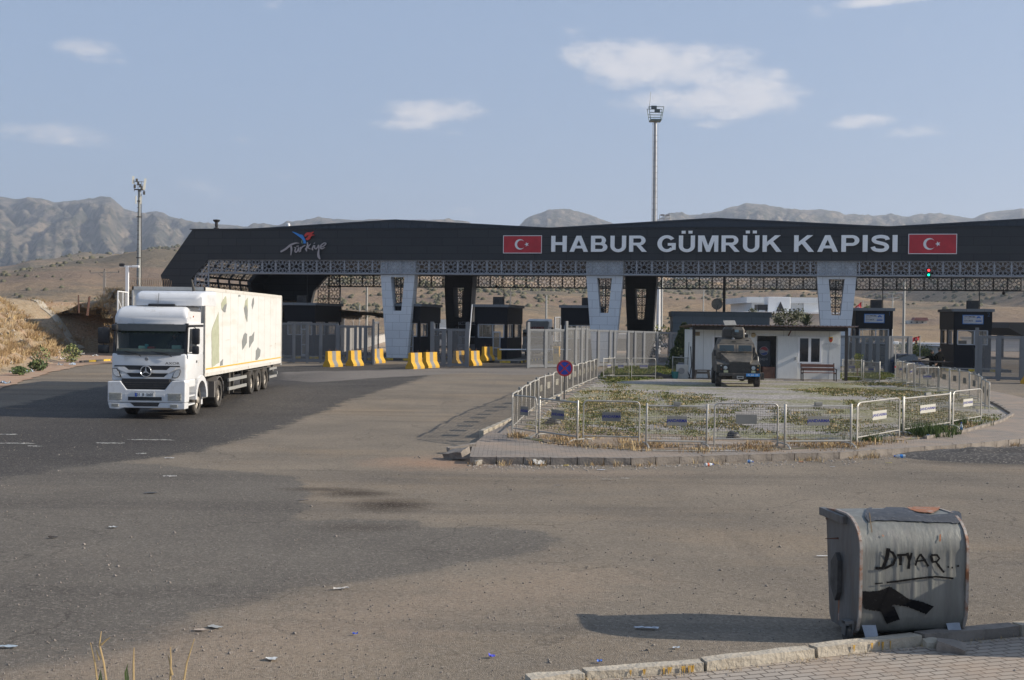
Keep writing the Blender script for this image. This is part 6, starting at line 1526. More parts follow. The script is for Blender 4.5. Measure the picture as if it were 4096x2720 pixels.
for i, (a, b) in enumerate(zip(kw, kw[1:])):
    o = kproto[i] if i < 3 else kproto[i % 3].copy()
    if i >= 3: COL.objects.link(o)
    m_ = (a+b)/2; d = b-a; o.location = (m_.x, m_.y+.035, -.025+random.uniform(-.006, .006)); o.rotation_euler = (0, R(random.uniform(-.8, .8)), math.atan2(d.y, d.x)+R(random.uniform(-1.2, 1.2)))
    lab = 'leftmost kerb stone of the island front, darkened and chipped' if i == 0 else '%s grey kerb stone along the island front, counted from the left end' % ordinal(i+1)
    tag(o, lab, 'kerb stone', 'kerb stones along the front of the island')
# side kerb along the left of the island
lw = walk(line_w([(1925, 1752), (2040, 1700), (2200, 1618), (2300, 1570), (2385, 1513)]), .75)
k2 = stone_mesh(.72, .12, KH+.04, seed=31).build('kerb_stone', M['kerbl'], None)
for i, (a, b) in enumerate(zip(lw, lw[1:])):
    o = k2 if i == 0 else k2.copy()
    if i: COL.objects.link(o)
    m_ = (a+b)/2; d = b-a; o.location = (m_.x, m_.y, gz(m_.y)+.0); o.rotation_euler = (0, 0, math.atan2(d.y, d.x))
    tag(o, '%s tan kerb stone along the left edge of the island, counted from the near corner' % ordinal(i+1), 'kerb stone', 'kerb stones along the left edge of the island')
rw = walk(line_w([(3700, 1756), (3860, 1728), (4000, 1690), (4052, 1660), (4000, 1628), (3930, 1595)], KH), .8)
k3 = stone_mesh(.77, .10, .09, seed=41).build('kerb_stone', M['kerb'], None)
for i, (a, b) in enumerate(zip(rw, rw[1:])):
    o = k3 if i == 0 else k3.copy()
    if i: COL.objects.link(o)
    m_ = (a+b)/2; d = b-a; o.location = (m_.x, m_.y, gz(m_.y)+KH-.01); o.rotation_euler = (0, 0, math.atan2(d.y, d.x))
    tag(o, '%s low border stone round the garden corner at right, counted from the near end' % ordinal(i+1), 'kerb stone', 'border stones of the garden')
# broken stones at the left corner
for (x, y, L_, w_, h_, rz, rx, ry, lab) in ((1830, 1838, .55, .36, .16, -35, 14, -10, 'broken kerb slab lying tilted at the left corner of the island'), (1850, 1812, .75, .20, .2, 25, 0, -6, 'long tan kerb block lying loose behind the tilted slab'),
                                         (1915, 1860, .16, .12, .1, 20, 0, 0, 'small brown rubble cube before the leftmost kerb stone'), (3800, 2608, .26, .18, .09, -20, 6, 12, 'grey flat stone lying behind the foreground kerb on the shaded sidewalk'), (3722, 2592, .12, .1, .07, 10, 0, 0, 'small pale stone at the joint of the foreground kerb')):
    o = stone_mesh(L_, w_, h_, .04, seed=x).build('broken_stone', M['kerb'] if 'slab' in lab or 'grey' in lab else M['kerbl'], None)
    p = G(x, y); o.location = (p.x, p.y, p.z+(.06 if 'tilted at' in lab else 0)); o.rotation_euler = (R(rx), R(ry), R(rz)); tag(o, lab, 'stone')
# foreground kerb, six long stones
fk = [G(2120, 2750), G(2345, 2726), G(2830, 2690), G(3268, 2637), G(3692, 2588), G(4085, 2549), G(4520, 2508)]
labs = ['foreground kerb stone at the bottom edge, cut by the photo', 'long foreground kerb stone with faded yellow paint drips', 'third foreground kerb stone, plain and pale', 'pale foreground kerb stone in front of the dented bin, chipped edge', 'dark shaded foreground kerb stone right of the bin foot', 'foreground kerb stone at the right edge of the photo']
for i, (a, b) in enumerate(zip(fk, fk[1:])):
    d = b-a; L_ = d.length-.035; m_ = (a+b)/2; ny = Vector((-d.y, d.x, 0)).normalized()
    o = stone_mesh(L_, .15, .20, .018, seed=50+i*7).build('kerb_stone', M['kerbl'] if i != 4 else M['kerb'], None)  # stone in the bin's shadow gets its shade as a darker concrete
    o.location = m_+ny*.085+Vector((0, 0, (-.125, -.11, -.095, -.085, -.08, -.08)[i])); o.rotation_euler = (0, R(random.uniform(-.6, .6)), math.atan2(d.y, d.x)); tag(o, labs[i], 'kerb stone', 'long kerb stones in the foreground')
    if i in (1, 3):
        yl = mat('paint_remnant', (0.50, 0.30, 0.06), .8, var=.3, scale=30)
        for k in range(12 if i == 1 else 5):
            xx = random.uniform(-.2, .5)*L_*.9; w2 = random.uniform(.006, .016); hh = random.uniform(.03, .10)
            MB().prism([(xx-w2, -.084, .185), (xx+w2, -.084, .185), (xx+w2*.5, -.084, .185-hh*.6), (xx, -.084, .185-hh)], (0, -.004, 0)).build('paint_drip', yl, o)

# ------------------------------------------------------------------ the dented galvanised bin
M['bin'] = mat('bin_galvanised', (0.185, 0.19, 0.175), 0.55, 0.2, var=.28, scale=2.5, stretch=(3.5, 3.5, .6), dirt=((0.17, 0.165, 0.16), 3.5, .5, .72), bump=.25, bscale=6)
M['bins'] = mat('bin_side', (0.14, 0.14, 0.138), 0.6, 0.25, var=.25, scale=2.5, stretch=(3, 3, .7), dirt=((0.12, 0.10, 0.085), 3, .5, .72), bump=.25, bscale=6)
M['smear'] = mat('dark_paint', (0.045, 0.052, 0.065), 0.7, var=.3, scale=18, dirt=((.13, .135, .14), 22, .55, .68))
M['spray'] = mat('black_spray', (0.008, 0.008, 0.009), 0.8, var=.3, scale=18, dirt=((.07, .07, .07), 40, .62, .74), spec=.1)
M['rusty'] = mat('orange_rust', (0.30, 0.12, 0.055), 0.85, var=.35, scale=9, dirt=((.33, .30, .27), 7, .52, .66))
BW = 1.15
BL = Vector((3.64, 12.10, 0)); BY = R(8)
bprof = [(.16, .07), (.06, .14), (.01, .28), (0, .48), (0, .98), (.02, 1.075), (.07, 1.16), (.14, 1.225), (.23, 1.27), (.34, 1.295), (.60, 1.295), (.86, 1.27), (.88, 1.15), (.76, .14), (.70, .07)]
bin_ = thing('waste_bin', 'dented galvanised waste bin with black graffiti standing behind the foreground kerb', 'waste bin', BL, BY, 'galvanised waste bins on the roadside')
mb = MB(); n = len(bprof); nx_ = 28; vs = []
def rib(x, z):
    """embossed upright ribs on the front panel"""
    if not (.38 < z < 1.0): return 0
    e = min((z-.38)/.06, (1.0-z)/.06, 1)
    s_ = 0
    for k in range(5):
        c = BW*(.16+.17*k); d = abs(x-c)/.032
        if d < 1: s_ += .5+.5*math.cos(PI*d)
    return -.007*s_*e
front = [(0, lerp(.48, .98, k/14)) for k in range(1, 14)]
prof2 = bprof[:4]+front+bprof[4:]
for i in range(73):
    x = BW*i/72
    for (y, z) in prof2:
        vs.append((x, y+(rib(x, z) if y < .01 else 0)+mn.noise(Vector((x*3, y*3, z*3)))*.012, z))
m_ = len(prof2); mb.add(vs, [(i*m_+j, (i+1)*m_+j, (i+1)*m_+(j+1) % m_, i*m_+(j+1) % m_) for i in range(72) for j in range(m_)])
mb.build('body', M['bin'], bin_, smooth=True, autos=50, fix=True)
def side_poly(x): return [(x, y, z) for y, z in bprof]
for x, dx in ((-.004, -.01), (BW+.004, .01)): MB().prism(side_poly(x), (dx, 0, 0)).build('side_panel', M['bins'], bin_)
for x in (-.012, BW+.012):
    mb = MB()
    for a, b in zip(bprof[:12], bprof[1:13]): mb.bar((x, a[0]-.008, a[1]), (x, b[0]-.008, b[1]), .022, .03, (1, 0, 0))
    mb.build('flange', mat('flange_rusty', (.34, .31, .28), .6, .2, var=.2, dirt=((.26, .11, .05), 5, .48, .62)), bin_)
MB().bbox(-.07, .0, .34, .96, 1.19, 1.275, .006).build('side_handle', M['bins'], bin_)
# torn arm bracket on the left side, spike
MB().prism([(-.02, .50, .86), (-.02, .62, .74), (-.02, .62, .48), (-.02, .50, .34), (-.02, .44, .44), (-.02, .44, .78)], (-.05, 0, 0)).build('arm_bracket', mat('bracket_dark', (.08, .078, .075), .7, .3, var=.4), bin_)
MB().tube((-.0, .55, 1.0), (-.14, .62, .985), .012, .003, 6).build('spike', M['rust'], bin_)
MB().box(-.015, -.011, .50, .53, .12, .45).build('rust_streak', M['rusty'], bin_)
for x0_ in (.02, BW-.20):
    MB().prism([(x0_, .10, .30), (x0_+.16, .10, .30), (x0_+.17, -.03, .05), (x0_+.03, -.03, .05)], (0, .012, -.0)).build('foot_flap', mat('flap_metal', (.26, .28, .31) if x0_ < .5 else (.50, .48, .45), .4, .4, var=.2), bin_)  # the left flap's shade is put into its blue grey tone
for x, y in ((-.10, .10), (.95, .62), (.24, .22), (.95, .2)):
    f_ = MB().box(x-.045, x-.035, y-.04, y+.04, .08, .22).box(x+.035, x+.045, y-.04, y+.04, .08, .22).box(x-.045, x+.045, y-.05, y+.05, .20, .23).build('caster', M['bins'], bin_)
    MB().lathe([(0, -.03), (.07, -.03), (.085, -.015), (.085, .015), (.07, .03), (0, .03)], (x, y, .085), 'X', 16).build('wheel', M['rubber'], f_, smooth=True)
BM = (Matrix.Translation(BL) @ Matrix.Rotation(BY, 4, 'Z')).inverted()
def bin_pt(xq, yq, off=.004):
    o = BM @ Vector((0, 0, CAMH)); d = BM.to_3x3() @ ray(3200+xq/2.037, 1950+yq/2.037)
    best = None
    for (ya, za), (yb, zb) in zip(bprof[:12], bprof[1:13]):
        # line in the y-z plane
        den = d.y*(zb-za)-d.z*(yb-ya)
        if abs(den) < 1e-9: continue
        t = ((ya-o.y)*(zb-za)-(za-o.z)*(yb-ya))/den
        py, pz = o.y+d.y*t, o.z+d.z*t
        L2 = (yb-ya)**2+(zb-za)**2; s_ = ((py-ya)*(yb-ya)+(pz-za)*(zb-za))/L2
        if -.02 <= s_ <= 1.02 and t > 0 and (best is None or t < best[0]):
            nn = Vector((0, -(zb-za), yb-ya)).normalized(); best = (t, Vector((o.x+d.x*t, py, pz))+nn*off)
    return best[1] if best else None
def bin_patch(top, bot, m, nm, rows=6, off=.004, jit=5):
    """patch between two pixel edges, laid on the curved sheet"""
    def along(L_, t):
        seg = t*(len(L_)-1); i = min(int(seg), len(L_)-2); f = seg-i; return (lerp(L_[i][0], L_[i+1][0], f), lerp(L_[i][1], L_[i+1][1], f))
    nc = 40; vs = []; ok = True; mb = MB()
    g = []
    for i in range(nc+1):
        t = i/nc; a, b = along(top, t), along(bot, t); ja = mn.noise(Vector((i*.7, 1, 0)))*jit; jb = mn.noise(Vector((i*.7, 9, 0)))*jit+mn.noise(Vector((i*2.3, 5, 0)))*jit
        col = []
        for j in range(rows+1):
            f = j/rows; q = bin_pt(lerp(a[0], b[0], f), lerp(a[1]+ja, b[1]+jb, f), off+.010); col.append(q)
        g.append(col)
    idx = {}
    for i in range(nc+1):
        for j in range(rows+1):
            if g[i][j] is not None: idx[(i, j)] = len(vs); vs.append(g[i][j])
    fs = [(idx[(i, j)], idx[(i+1, j)], idx[(i+1, j+1)], idx[(i, j+1)]) for i in range(nc) for j in range(rows) if all((p in idx) for p in ((i, j), (i+1, j), (i+1, j+1), (i, j+1)))]
    mb.add(vs, fs); return mb.build(nm, m, bin_, fix=False)
def bin_stroke(pts, w_, m, nm='graffiti', off=.016):
    P_ = []
    for a, b in zip(pts, pts[1:]):
        n_ = max(1, int(math.hypot(b[0]-a[0], b[1]-a[1])/18))
        for k in range(n_): P_.append((lerp(a[0], b[0], k/n_), lerp(a[1], b[1], k/n_)))
    P_.append(pts[-1]); vs = []
    for i, p in enumerate(P_):
        a, b = P_[max(i-1, 0)], P_[min(i+1, len(P_)-1)]; dx, dy = b[0]-a[0], b[1]-a[1]; L_ = math.hypot(dx, dy) or 1
        ww = w_/2*(1+.35*mn.noise(Vector((p[0]*.05, p[1]*.05, 1)))) ; n_ = (-dy/L_*ww, dx/L_*ww)
        for s_ in (1, -1):
            q = bin_pt(p[0]+n_[0]*s_, p[1]+n_[1]*s_, off)
            if q is None: return
            vs.append(q)
    MB().add(vs, [(2*i, 2*i+2, 2*i+3, 2*i+1) for i in range(len(P_)-1)]).build(nm, m, bin_, fix=False)
bin_patch([(545, 180), (600, 165), (850, 172), (950, 215), (1060, 232), (1220, 222), (1240, 198), (1290, 204), (1312, 222)], [(525, 240), (560, 290), (620, 275), (820, 278), (960, 285), (1060, 290), (1200, 290), (1270, 300), (1316, 292)], M['smear'], 'dark_smear')
bin_patch([(860, 160), (960, 158), (1060, 158), (1150, 160)], [(890, 185), (960, 208), (1080, 218), (1130, 190)], M['rusty'], 'rust_patch')
bin_patch([(480, 158), (700, 155), (1000, 152), (1280, 156)], [(480, 162), (700, 160), (1000, 157), (1290, 164)], M['rusty'], 'rust_edge', rows=2, jit=1)
bin_patch([(482, 838), (560, 845), (640, 838), (690, 820), (725, 802)], [(490, 900), (520, 985), (600, 1000), (660, 1010), (730, 1020)], M['spray'], 'sprayed_patch', off=.005, jit=11)
bin_patch([(722, 800), (800, 850), (880, 905), (980, 925), (1085, 965)], [(640, 1000), (760, 950), (860, 965), (950, 1000), (1022, 1028)], M['spray'], 'sprayed_patch', off=.007, jit=11)
bin_patch([(640, 980), (700, 960), (760, 965)], [(700, 1102), (750, 1085), (806, 1068)], M['spray'], 'sprayed_patch', off=.009, jit=10)
sp = M['spray']
for pts, w_ in (([(715, 495), (700, 580), (670, 655)], 30), ([(700, 500), (750, 530), (775, 575), (750, 625), (690, 655), (610, 655)], 20), ([(785, 550), (865, 545)], 20), ([(815, 550), (812, 630)], 24),
                ([(868, 530), (885, 590), (880, 660)], 22), ([(905, 530), (888, 590)], 18), ([(975, 540), (950, 580), (935, 635)], 14), ([(975, 540), (1010, 590), (1040, 640)], 18), ([(950, 597), (1010, 592)], 14),
                ([(1062, 550), (1075, 610)], 20), ([(1062, 548), (1110, 548), (1130, 575), (1110, 600), (1072, 605)], 16), ([(1100, 600), (1135, 650), (1168, 690)], 17), ([(1196, 645), (1208, 645)], 14), ([(1228, 650), (1240, 650)], 14), ([(1272, 638), (1290, 636)], 14),
                ([(605, 782), (668, 776)], 10), ([(700, 772), (800, 760), (960, 738), (1100, 724), (1245, 738)], 15)):
    bin_stroke(pts, w_, sp)
bin_stroke([(565, 215), (572, 290), (582, 370)], 9, mat('drip_brown', (.12, .085, .05), .8)); bin_stroke([(1138, 385), (1135, 440)], 12, M['rusty']); bin_stroke([(665, 392), (680, 400)], 12, M['rusty'])
b2 = copy_tree(bin_); b2.location = BL+Vector((2.38, -.50, 0)); b2.rotation_euler = (0, 0, R(1)); b2['label'] = 'second galvanised waste bin just outside the right edge, casting the shadow on the first'

# ------------------------------------------------------------------ earth bank at the left
bf = line_w([(-900, 1740), (-500, 1640), (-300, 1590), (0, 1505), (150, 1472), (235, 1452), (290, 1437), (303, 1417), (340, 1412), (405, 1412), (432, 1420), (460, 1428), (620, 1426), (760, 1426)])  # last points add a hidden spur behind the lorry to shade the hollow
bl_ = walk(bf, 1.0)
def bank_h(s_, t, x, y):
    top = interp([(-900, 3.6), (-100, 4.3), (60, 4.6), (200, 4.3), (300, 4.0), (400, 3.8), (450, 5.0), (600, 4.8)], 2048+x/y*F)
    prof = sst(t/7.5) if t < 7.5 else 1-.02*(t-7.5)
    return top*prof+(mn.fractal(Vector((x*.5, y*.5, 2.2)), 1, 2.1, 4)*.45+mn.noise(Vector((x*.16, y*.16, 7)))*.7)*min(1, t/2.5)
rows_t = [0, .3, .8, 1.4, 2, 2.7, 3.4, 4.1, 4.8, 5.6, 6.4, 7.2, 8, 9, 10.5, 12.5, 15, 18, 22]
vs = []; nb = len(bl_); s_ = 0; bankpts = []
for i in range(nb):
    for sub in range(2 if i < nb-1 else 1):
        a = bl_[i] if sub == 0 else (bl_[i]+bl_[i+1])/2
        d = (bl_[min(i+1, nb-1)]-bl_[max(i-1, 0)]).normalized(); nrm = Vector((-d.y, d.x, 0))
        for t in rows_t:
            q = a+nrm*t; z = bank_h(s_, t, q.x, q.y)+gz(q.y)+.04; vs.append((q.x, q.y, z if t > 0 else gz(q.y)-.05)); bankpts.append((q.x, q.y, z, t, s_))
        s_ += .5
w_ = len(rows_t); nrow = len(vs)//w_
bankm = road_mat('bank_earth', (0.33, 0.25, 0.155), (0.25, 0.19, 0.12), speck=(0.42, 0.37, 0.30), sand=(0.36, 0.24, 0.15), sand_lo=.5, sand_hi=.6, sscale=.5, grain=9, streak=0)
mb = MB().add(vs, [(i*w_+j, (i+1)*w_+j, (i+1)*w_+j+1, i*w_+j+1) for i in range(nrow-1) for j in range(w_-1)])
tag(mb.build('earth_bank', bankm, None, smooth=True, autos=180), kind='structure')

# ------------------------------------------------------------------ grasses and weeds
def tuft(mb, c, h, n, sp_, rnd, mi=0, w_=.012, droop=.5):
    for _ in range(n):
        a = rnd.uniform(0, 2*PI); r_ = rnd.random()*sp_; L_ = h*rnd.uniform(.55, 1.15); ln = rnd.uniform(.1, droop)*L_
        b = Vector((c[0]+math.cos(a)*r_, c[1]+math.sin(a)*r_, c[2])); q = rnd.uniform(0, PI); ww = w_*rnd.uniform(.7, 1.3)
        sx, sy = math.cos(q)*ww, math.sin(q)*ww; a2 = a+rnd.uniform(-.8, .8)
        m_ = b+Vector((math.cos(a2)*ln*.35, math.sin(a2)*ln*.35, L_*.6)); t = b+Vector((math.cos(a2)*ln, math.sin(a2)*ln, L_*rnd.uniform(.85, 1)))
        mb.add([b-Vector((sx, sy, 0)), b+Vector((sx, sy, 0)), m_+Vector((sx, sy, 0))*.8, m_-Vector((sx, sy, 0))*.8, t], [(0, 1, 2, 3), (3, 2, 4)], mi)
dry = mat('dry_grass', (0.38, 0.265, 0.145), 0.9, var=.25, scale=.8, col2=(0.27, 0.18, 0.095), spec=.1)
drypale = mat('dry_grass_pale', (0.50, 0.38, 0.21), 0.9, var=.2, scale=.8, spec=.1)
green = mat('green_grass', (0.08, 0.115, 0.026), 0.8, scale=.9, col2=(0.13, 0.14, 0.040), spec=.15)
greend = mat('weed_green', (0.075, 0.11, 0.035), 0.8, var=.3, scale=2, spec=.15)
olivg = mat('yellowing_grass', (0.20, 0.175, 0.07), 0.9, var=.2, scale=2, spec=.1)
rn = random.Random(11)
mb = MB(); cand = [p for p in bankpts if p[3] > .8]
for k in range(12500):
    p = rn.choice(cand); x, y = p[0]+rn.uniform(-.5, .5), p[1]+rn.uniform(-.5, .5)
    dn = mn.noise(Vector((x*.35, y*.35, 3)))+.5*mn.noise(Vector((x*1.1, y*1.1, 4)))
    if dn < -.30+(.35 if p[3] < 2 else 0): continue
    tuft(mb, (x, y, p[2]-.08), rn.uniform(.2, .55), 10, .34, rn, 0 if rn.random() < .7 else 1, .017, 1.3)
tag(mb.build('dry_bank_grass', [dry, drypale], None, fix=False), kind='stuff')
# rocks and rubble over the bank
mb = MB()
for k in range(1800):
    p = rn.choice(cand[:]); x, y = p[0]+rn.uniform(-.5, .5), p[1]+rn.uniform(-.5, .5)
    if mn.noise(Vector((x*.35, y*.35, 3))) > .1 and rn.random() < .6: continue
    blob(mb, (x, y, p[2]), rn.uniform(.04, .16), 5, .7)
tag(mb.build('bank_rubble', mat('rubble_pale', (.40, .35, .29), .9, var=.3, scale=3), None, smooth=False, fix=False), kind='stuff')
# garden: creeping grass and dry weeds on gravel
def in_poly(x, y, poly):
    c = False; n = len(poly)
    for i in range(n):
        x1_, y1_ = poly[i][0], poly[i][1]; x2_, y2_ = poly[(i+1) % n][0], poly[(i+1) % n][1]
        if (y1_ > y) != (y2_ > y) and x < (x2_-x1_)*(y-y1_)/(y2_-y1_)+x1_: c = not c
    return c
gp_ = [tuple(p) for p in gar_poly]
PATCH = [(2330, 1640, 300, 60, 1.0), (2600, 1610, 360, 50, .9), (2500, 1700, 450, 45, .75), (2300, 1715, 240, 35, .7), (2860, 1690, 300, 40, .6), (3450, 1570, 330, 16, 1.2), (3620, 1585, 230, 22, 1.1), (3700, 1650, 260, 60, .9), (3330, 1700, 250, 45, .8), (3780, 1700, 120, 35, .8), (3200, 1650, 220, 25, .45), (2450, 1540, 60, 20, .8), (2960, 1620, 200, 18, .5), (3560, 1540, 180, 10, .7), (2250, 1700, 150, 30, .6)]
Pw = []
for (px, py, rx, ry, st) in PATCH:
    c = G(px, py, KH); e = G(px, py-ry, KH); Pw.append((c.x, c.y, rx/F*c.y, abs(e.y-c.y), st))
sheet('garden_soil', GP([(2072, 1742), (2110, 1712), (2280, 1700), (2420, 1712), (2600, 1738), (2900, 1752), (3150, 1768), (3390, 1772), (3560, 1752), (3700, 1738), (3560, 1766), (3400, 1782), (3100, 1797), (2850, 1803), (2600, 1800), (2400, 1787), (2230, 1769)], KH), KH+.018, road_mat('garden_soil', (.27, .20, .135), (.20, .148, .10), speck=(.42, .36, .29), sand=(.30, .27, .24), sand_lo=.5, sand_hi=.62, sscale=1.2, grain=18, streak=0), jitter=.5)
mbg = MB(); mbd = MB(); k = 0
while k < 32000:
    k += 1
    y = 29+33*(rn.random()**1.0); x = rn.uniform(-1, 23)
    if not in_poly(x, y, gp_): continue
    gsc = max([st*(1-((x-cx_)/rx)**2-((y-cy_)/ry)**2) for cx_, cy_, rx, ry, st in Pw]+[0])
    nz_ = mn.noise(Vector((x*.8, y*.35, 1)))*.9+mn.noise(Vector((x*2.2, y*1.1, 5)))*.45
    z = gz(y)+KH+.012
    nf = mn.noise(Vector((x*5, y*3, 9)))
    if gsc > 0 and rn.random() < (gsc+nz_+nf*.6-.12)*1.1:
        mi = 0 if rn.random() < .30+nf else (1 if rn.random() < .6 else 3)
        tuft(mbg, (x, y, z), rn.uniform(.03, .09), 7, .25, rn, mi, .015, 1.3)
    # dry weeds near the front fence
    sfr = 1-min(1, abs(y-(29.8+max(0, x-9)*.75+max(0, 3-x)*.35))/2.4) if x < 17 else 0
    if sfr > 0 and rn.random() < sfr*1.3 and nz_ > -.1: tuft(mbd, (x, y, z), rn.uniform(.04, .15), 7, .17, rn, 0 if rn.random() < .7 else 1, .009, .8)
# band of weeds right along the fence
for k in range(800):
    i = rn.randrange(len(front_line := [g0(2052, 1745), g0(2150, 1760), g0(2320, 1785), g0(2570, 1797), g0(2840, 1800), g0(3120, 1798), g0(3420, 1790), g0(3610, 1758), g0(3810, 1725), g0(3930, 1695)])-1)
    q = front_line[i].lerp(front_line[i+1], rn.random()); q = q+Vector((rn.gauss(0, .1), rn.gauss(.15, .4), 0))
    if mn.noise(Vector((q.x*.9, q.y*.9, 12))) < -.12: continue
    tuft(mbd, (q.x, q.y, gz(q.y)+KH+.01), rn.uniform(.03, .12)*(2.2 if rn.random() < .08 else 1), 6, .18, rn, 1 if rn.random() < .35 else 0, .008, .7)
for (px, py, hh, nn) in ((3700, 1745, .5, 90), (3765, 1735, .45, 80), (3660, 1725, .4, 60), (3480, 1765, .3, 40), (3850, 1700, .35, 60)):
    q = g0(px, py)
    for j in range(nn): tuft(mbg, (q.x+rn.gauss(0, .28), q.y+rn.gauss(0, .2), q.z), rn.uniform(.2, hh), 5, .08, rn, 2, .008, .6)
tag(mbg.build('garden_grass', [green, olivg, greend, drypale], None, fix=False), kind='stuff')
tag(mbd.build('dry_weeds', [dry, drypale], None, fix=False), kind='stuff')
# lawns at the back left and right of the hut
lawn_m = mat('lawn_ground', (0.17, 0.19, 0.05), .95, var=.3, scale=1.2)
for poly in ([(2395, 1512), (2440, 1470), (2800, 1466), (2800, 1505), (2700, 1512), (2560, 1520), (2440, 1528)], [(3370, 1500), (3370, 1522), (3480, 1523), (3560, 1516), (3585, 1506), (3540, 1494)]):
    P_ = GP(poly, KH+.02); sheet('lawn', P_, KH+.022, lawn_m, jitter=.15)
    xs_ = [p.x for p in P_]; ys_ = [p.y for p in P_]; mb = MB(); Pt = [tuple(p) for p in P_]
    for k in range(3600):
        x, y = rn.uniform(min(xs_), max(xs_)), rn.uniform(min(ys_), max(ys_))
        if in_poly(x, y, Pt): tuft(mb, (x, y, gz(y)+KH+.02), rn.uniform(.06, .18), 6, .15, rn, 0 if rn.random() < .8 else 1, .02, .8)
    tag(mb.build('lawn_grass', [green, olivg], None, fix=False), kind='stuff')
# weeds at the kerb foot, in the gutter
mb = MB()
for k in range(420):
    t = rn.random()*(len(kp)-1); i = int(t); q = kp[i].lerp(kp[i+1], t-i); q = q+Vector((0, -abs(rn.gauss(.05, .22))-.06, 0))
    if mn.noise(Vector((q.x*1.2, 3, 1))) < .02: continue
    tuft(mb, (q.x, q.y, 0), rn.uniform(.05, .18), 7, .1, rn, rn.choice((0, 1)), .006, .9)
for k in range(140):
    t = rn.random()*5; i = int(t); q = fk[i].lerp(fk[i+1], t-i)+Vector((rn.gauss(0, .05), -abs(rn.gauss(0, .05))-.02, 0)); tuft(mb, (q.x, q.y, 0), rn.uniform(.02, .07), 5, .05, rn, 0, .002, 1.2)
tag(mb.build('gutter_weeds', [drypale, dry], None, fix=False), kind='stuff')
# green bushes at the foot of the bank
def bush(name, c, r_, h, m, lab, cat, n=260, leaf=.05, trunk=None, grp=None, core=.0, shape=1.0):
    t = thing(name, lab, cat, c, group=grp); mb = MB(); rr = random.Random(int(c[0]*100)+7)
    for _ in range(n):
        a = rr.uniform(0, 2*PI); e = rr.random(); u_ = rr.random()**.5; zz = rr.random()
        wv = (math.sin(PI*min(1, zz*.9+.1))**.7) if shape == 1.0 else max(.05, 1-zz)**.8
        q = Vector((math.cos(a)*r_*wv*u_, math.sin(a)*r_*wv*u_, h*zz+.05)); q *= 1+.25*mn.noise(q*2.0/max(r_, .2)+Vector((c[0], c[1], 0)))
        n1 = Vector((rr.gauss(0, 1), rr.gauss(0, 1), rr.gauss(0, 1))).normalized()*leaf*rr.uniform(.6, 1.4); n2 = n1.cross(Vector((rr.gauss(0, 1), rr.gauss(0, 1), rr.gauss(0, 1)))).normalized()*leaf*rr.uniform(.4, 1)
        mb.add([q-n1, q+n2, q+n1, q-n2], [(0, 1, 2, 3)], 0 if rr.random() < .6 else 1)
    mb.build('foliage', m if isinstance(m, list) else [m, m], t, fix=False)
    ht = trunk if trunk else h*.4
    b_ = MB().tube((0, 0, -.05), (0, 0, ht), max(.02, r_*.06), max(.01, r_*.03), 6)
    for k in range(5): a = 2*PI*k/5+.3; b_.tube((0, 0, ht*.7), (math.cos(a)*r_*.55, math.sin(a)*r_*.55, ht+h*.3), max(.012, r_*.03), .006, 5)
    b_.build('stem', mat('bark', (.10, .075, .055), .9, var=.3), t)
    return t
leafg = [mat('leaf_green', (.10, .145, .045), .7, var=.3, scale=3), mat('leaf_dark', (.055, .085, .03), .75, var=.3, scale=3)]
bush('weed_bush', G(78, 1500, .05), .5, .38, leafg, 'leafy green weed at the verge, nearer the left edge of the photo', 'plant', 240, .08, grp='green weeds on the verge')
bush('weed_bush', G(152, 1482, .05), .6, .5, leafg, 'larger leafy green weed on the verge, right of its smaller neighbour', 'plant', 300, .09, grp='green weeds on the verge')
bush('shrub', G(285, 1450, .2), .6, 1.1, [mat('shrub_yellow_green', (.24, .24, .09), .8, var=.3, scale=3), leafg[0]], 'yellow green feathery shrub growing at the foot of the bank', 'shrub', 420, .07)
bush('shrub', G(160, 1455, .5), .6, .9, [mat('shrub_yellow_green', (.24, .24, .09), .8, var=.3, scale=3), leafg[0]], 'small pale green shrub low on the grassy bank', 'shrub', 160, .06)
# stalks in the foreground, bottom left
st_m = mat('dry_stalk', (.46, .33, .16), .85, var=.2, scale=20)
fw = thing('weed_stalks', 'dry yellow weed stalks rising at the bottom left edge', 'weeds', G(410, 2820))
o0 = Vector(fw.location)
for pts in ([(430, 2760), (415, 2650), (398, 2580), (405, 2525)], [(405, 2580), (425, 2560), (440, 2550)], [(395, 2760), (380, 2650), (362, 2570)], [(535, 2760), (534, 2650), (536, 2590)], [(680, 2760), (684, 2650), (682, 2588)], [(730, 2760), (748, 2650), (778, 2555)], [(690, 2700), (672, 2620)], [(398, 2640), (385, 2600)]):
    P_ = [A(x, y, 8.6)-o0 for x, y in pts]; MB().path(P_, [.009]+[.007]*(len(P_)-2)+[.003], 5).build('stalk', st_m, fw)
for pts in ([(505, 2740), (502, 2690), (512, 2655)], [(408, 2740), (404, 2690)], [(515, 2740), (508, 2670)], [(395, 2745), (402, 2680)]):
    P_ = [A(x, y, 8.6)-o0 for x, y in pts]; MB().path(P_, [.010]+[.008]*(len(P_)-2)+[.002], 4).build('blade', mat('blade_green', (.16, .22, .06), .7), fw)

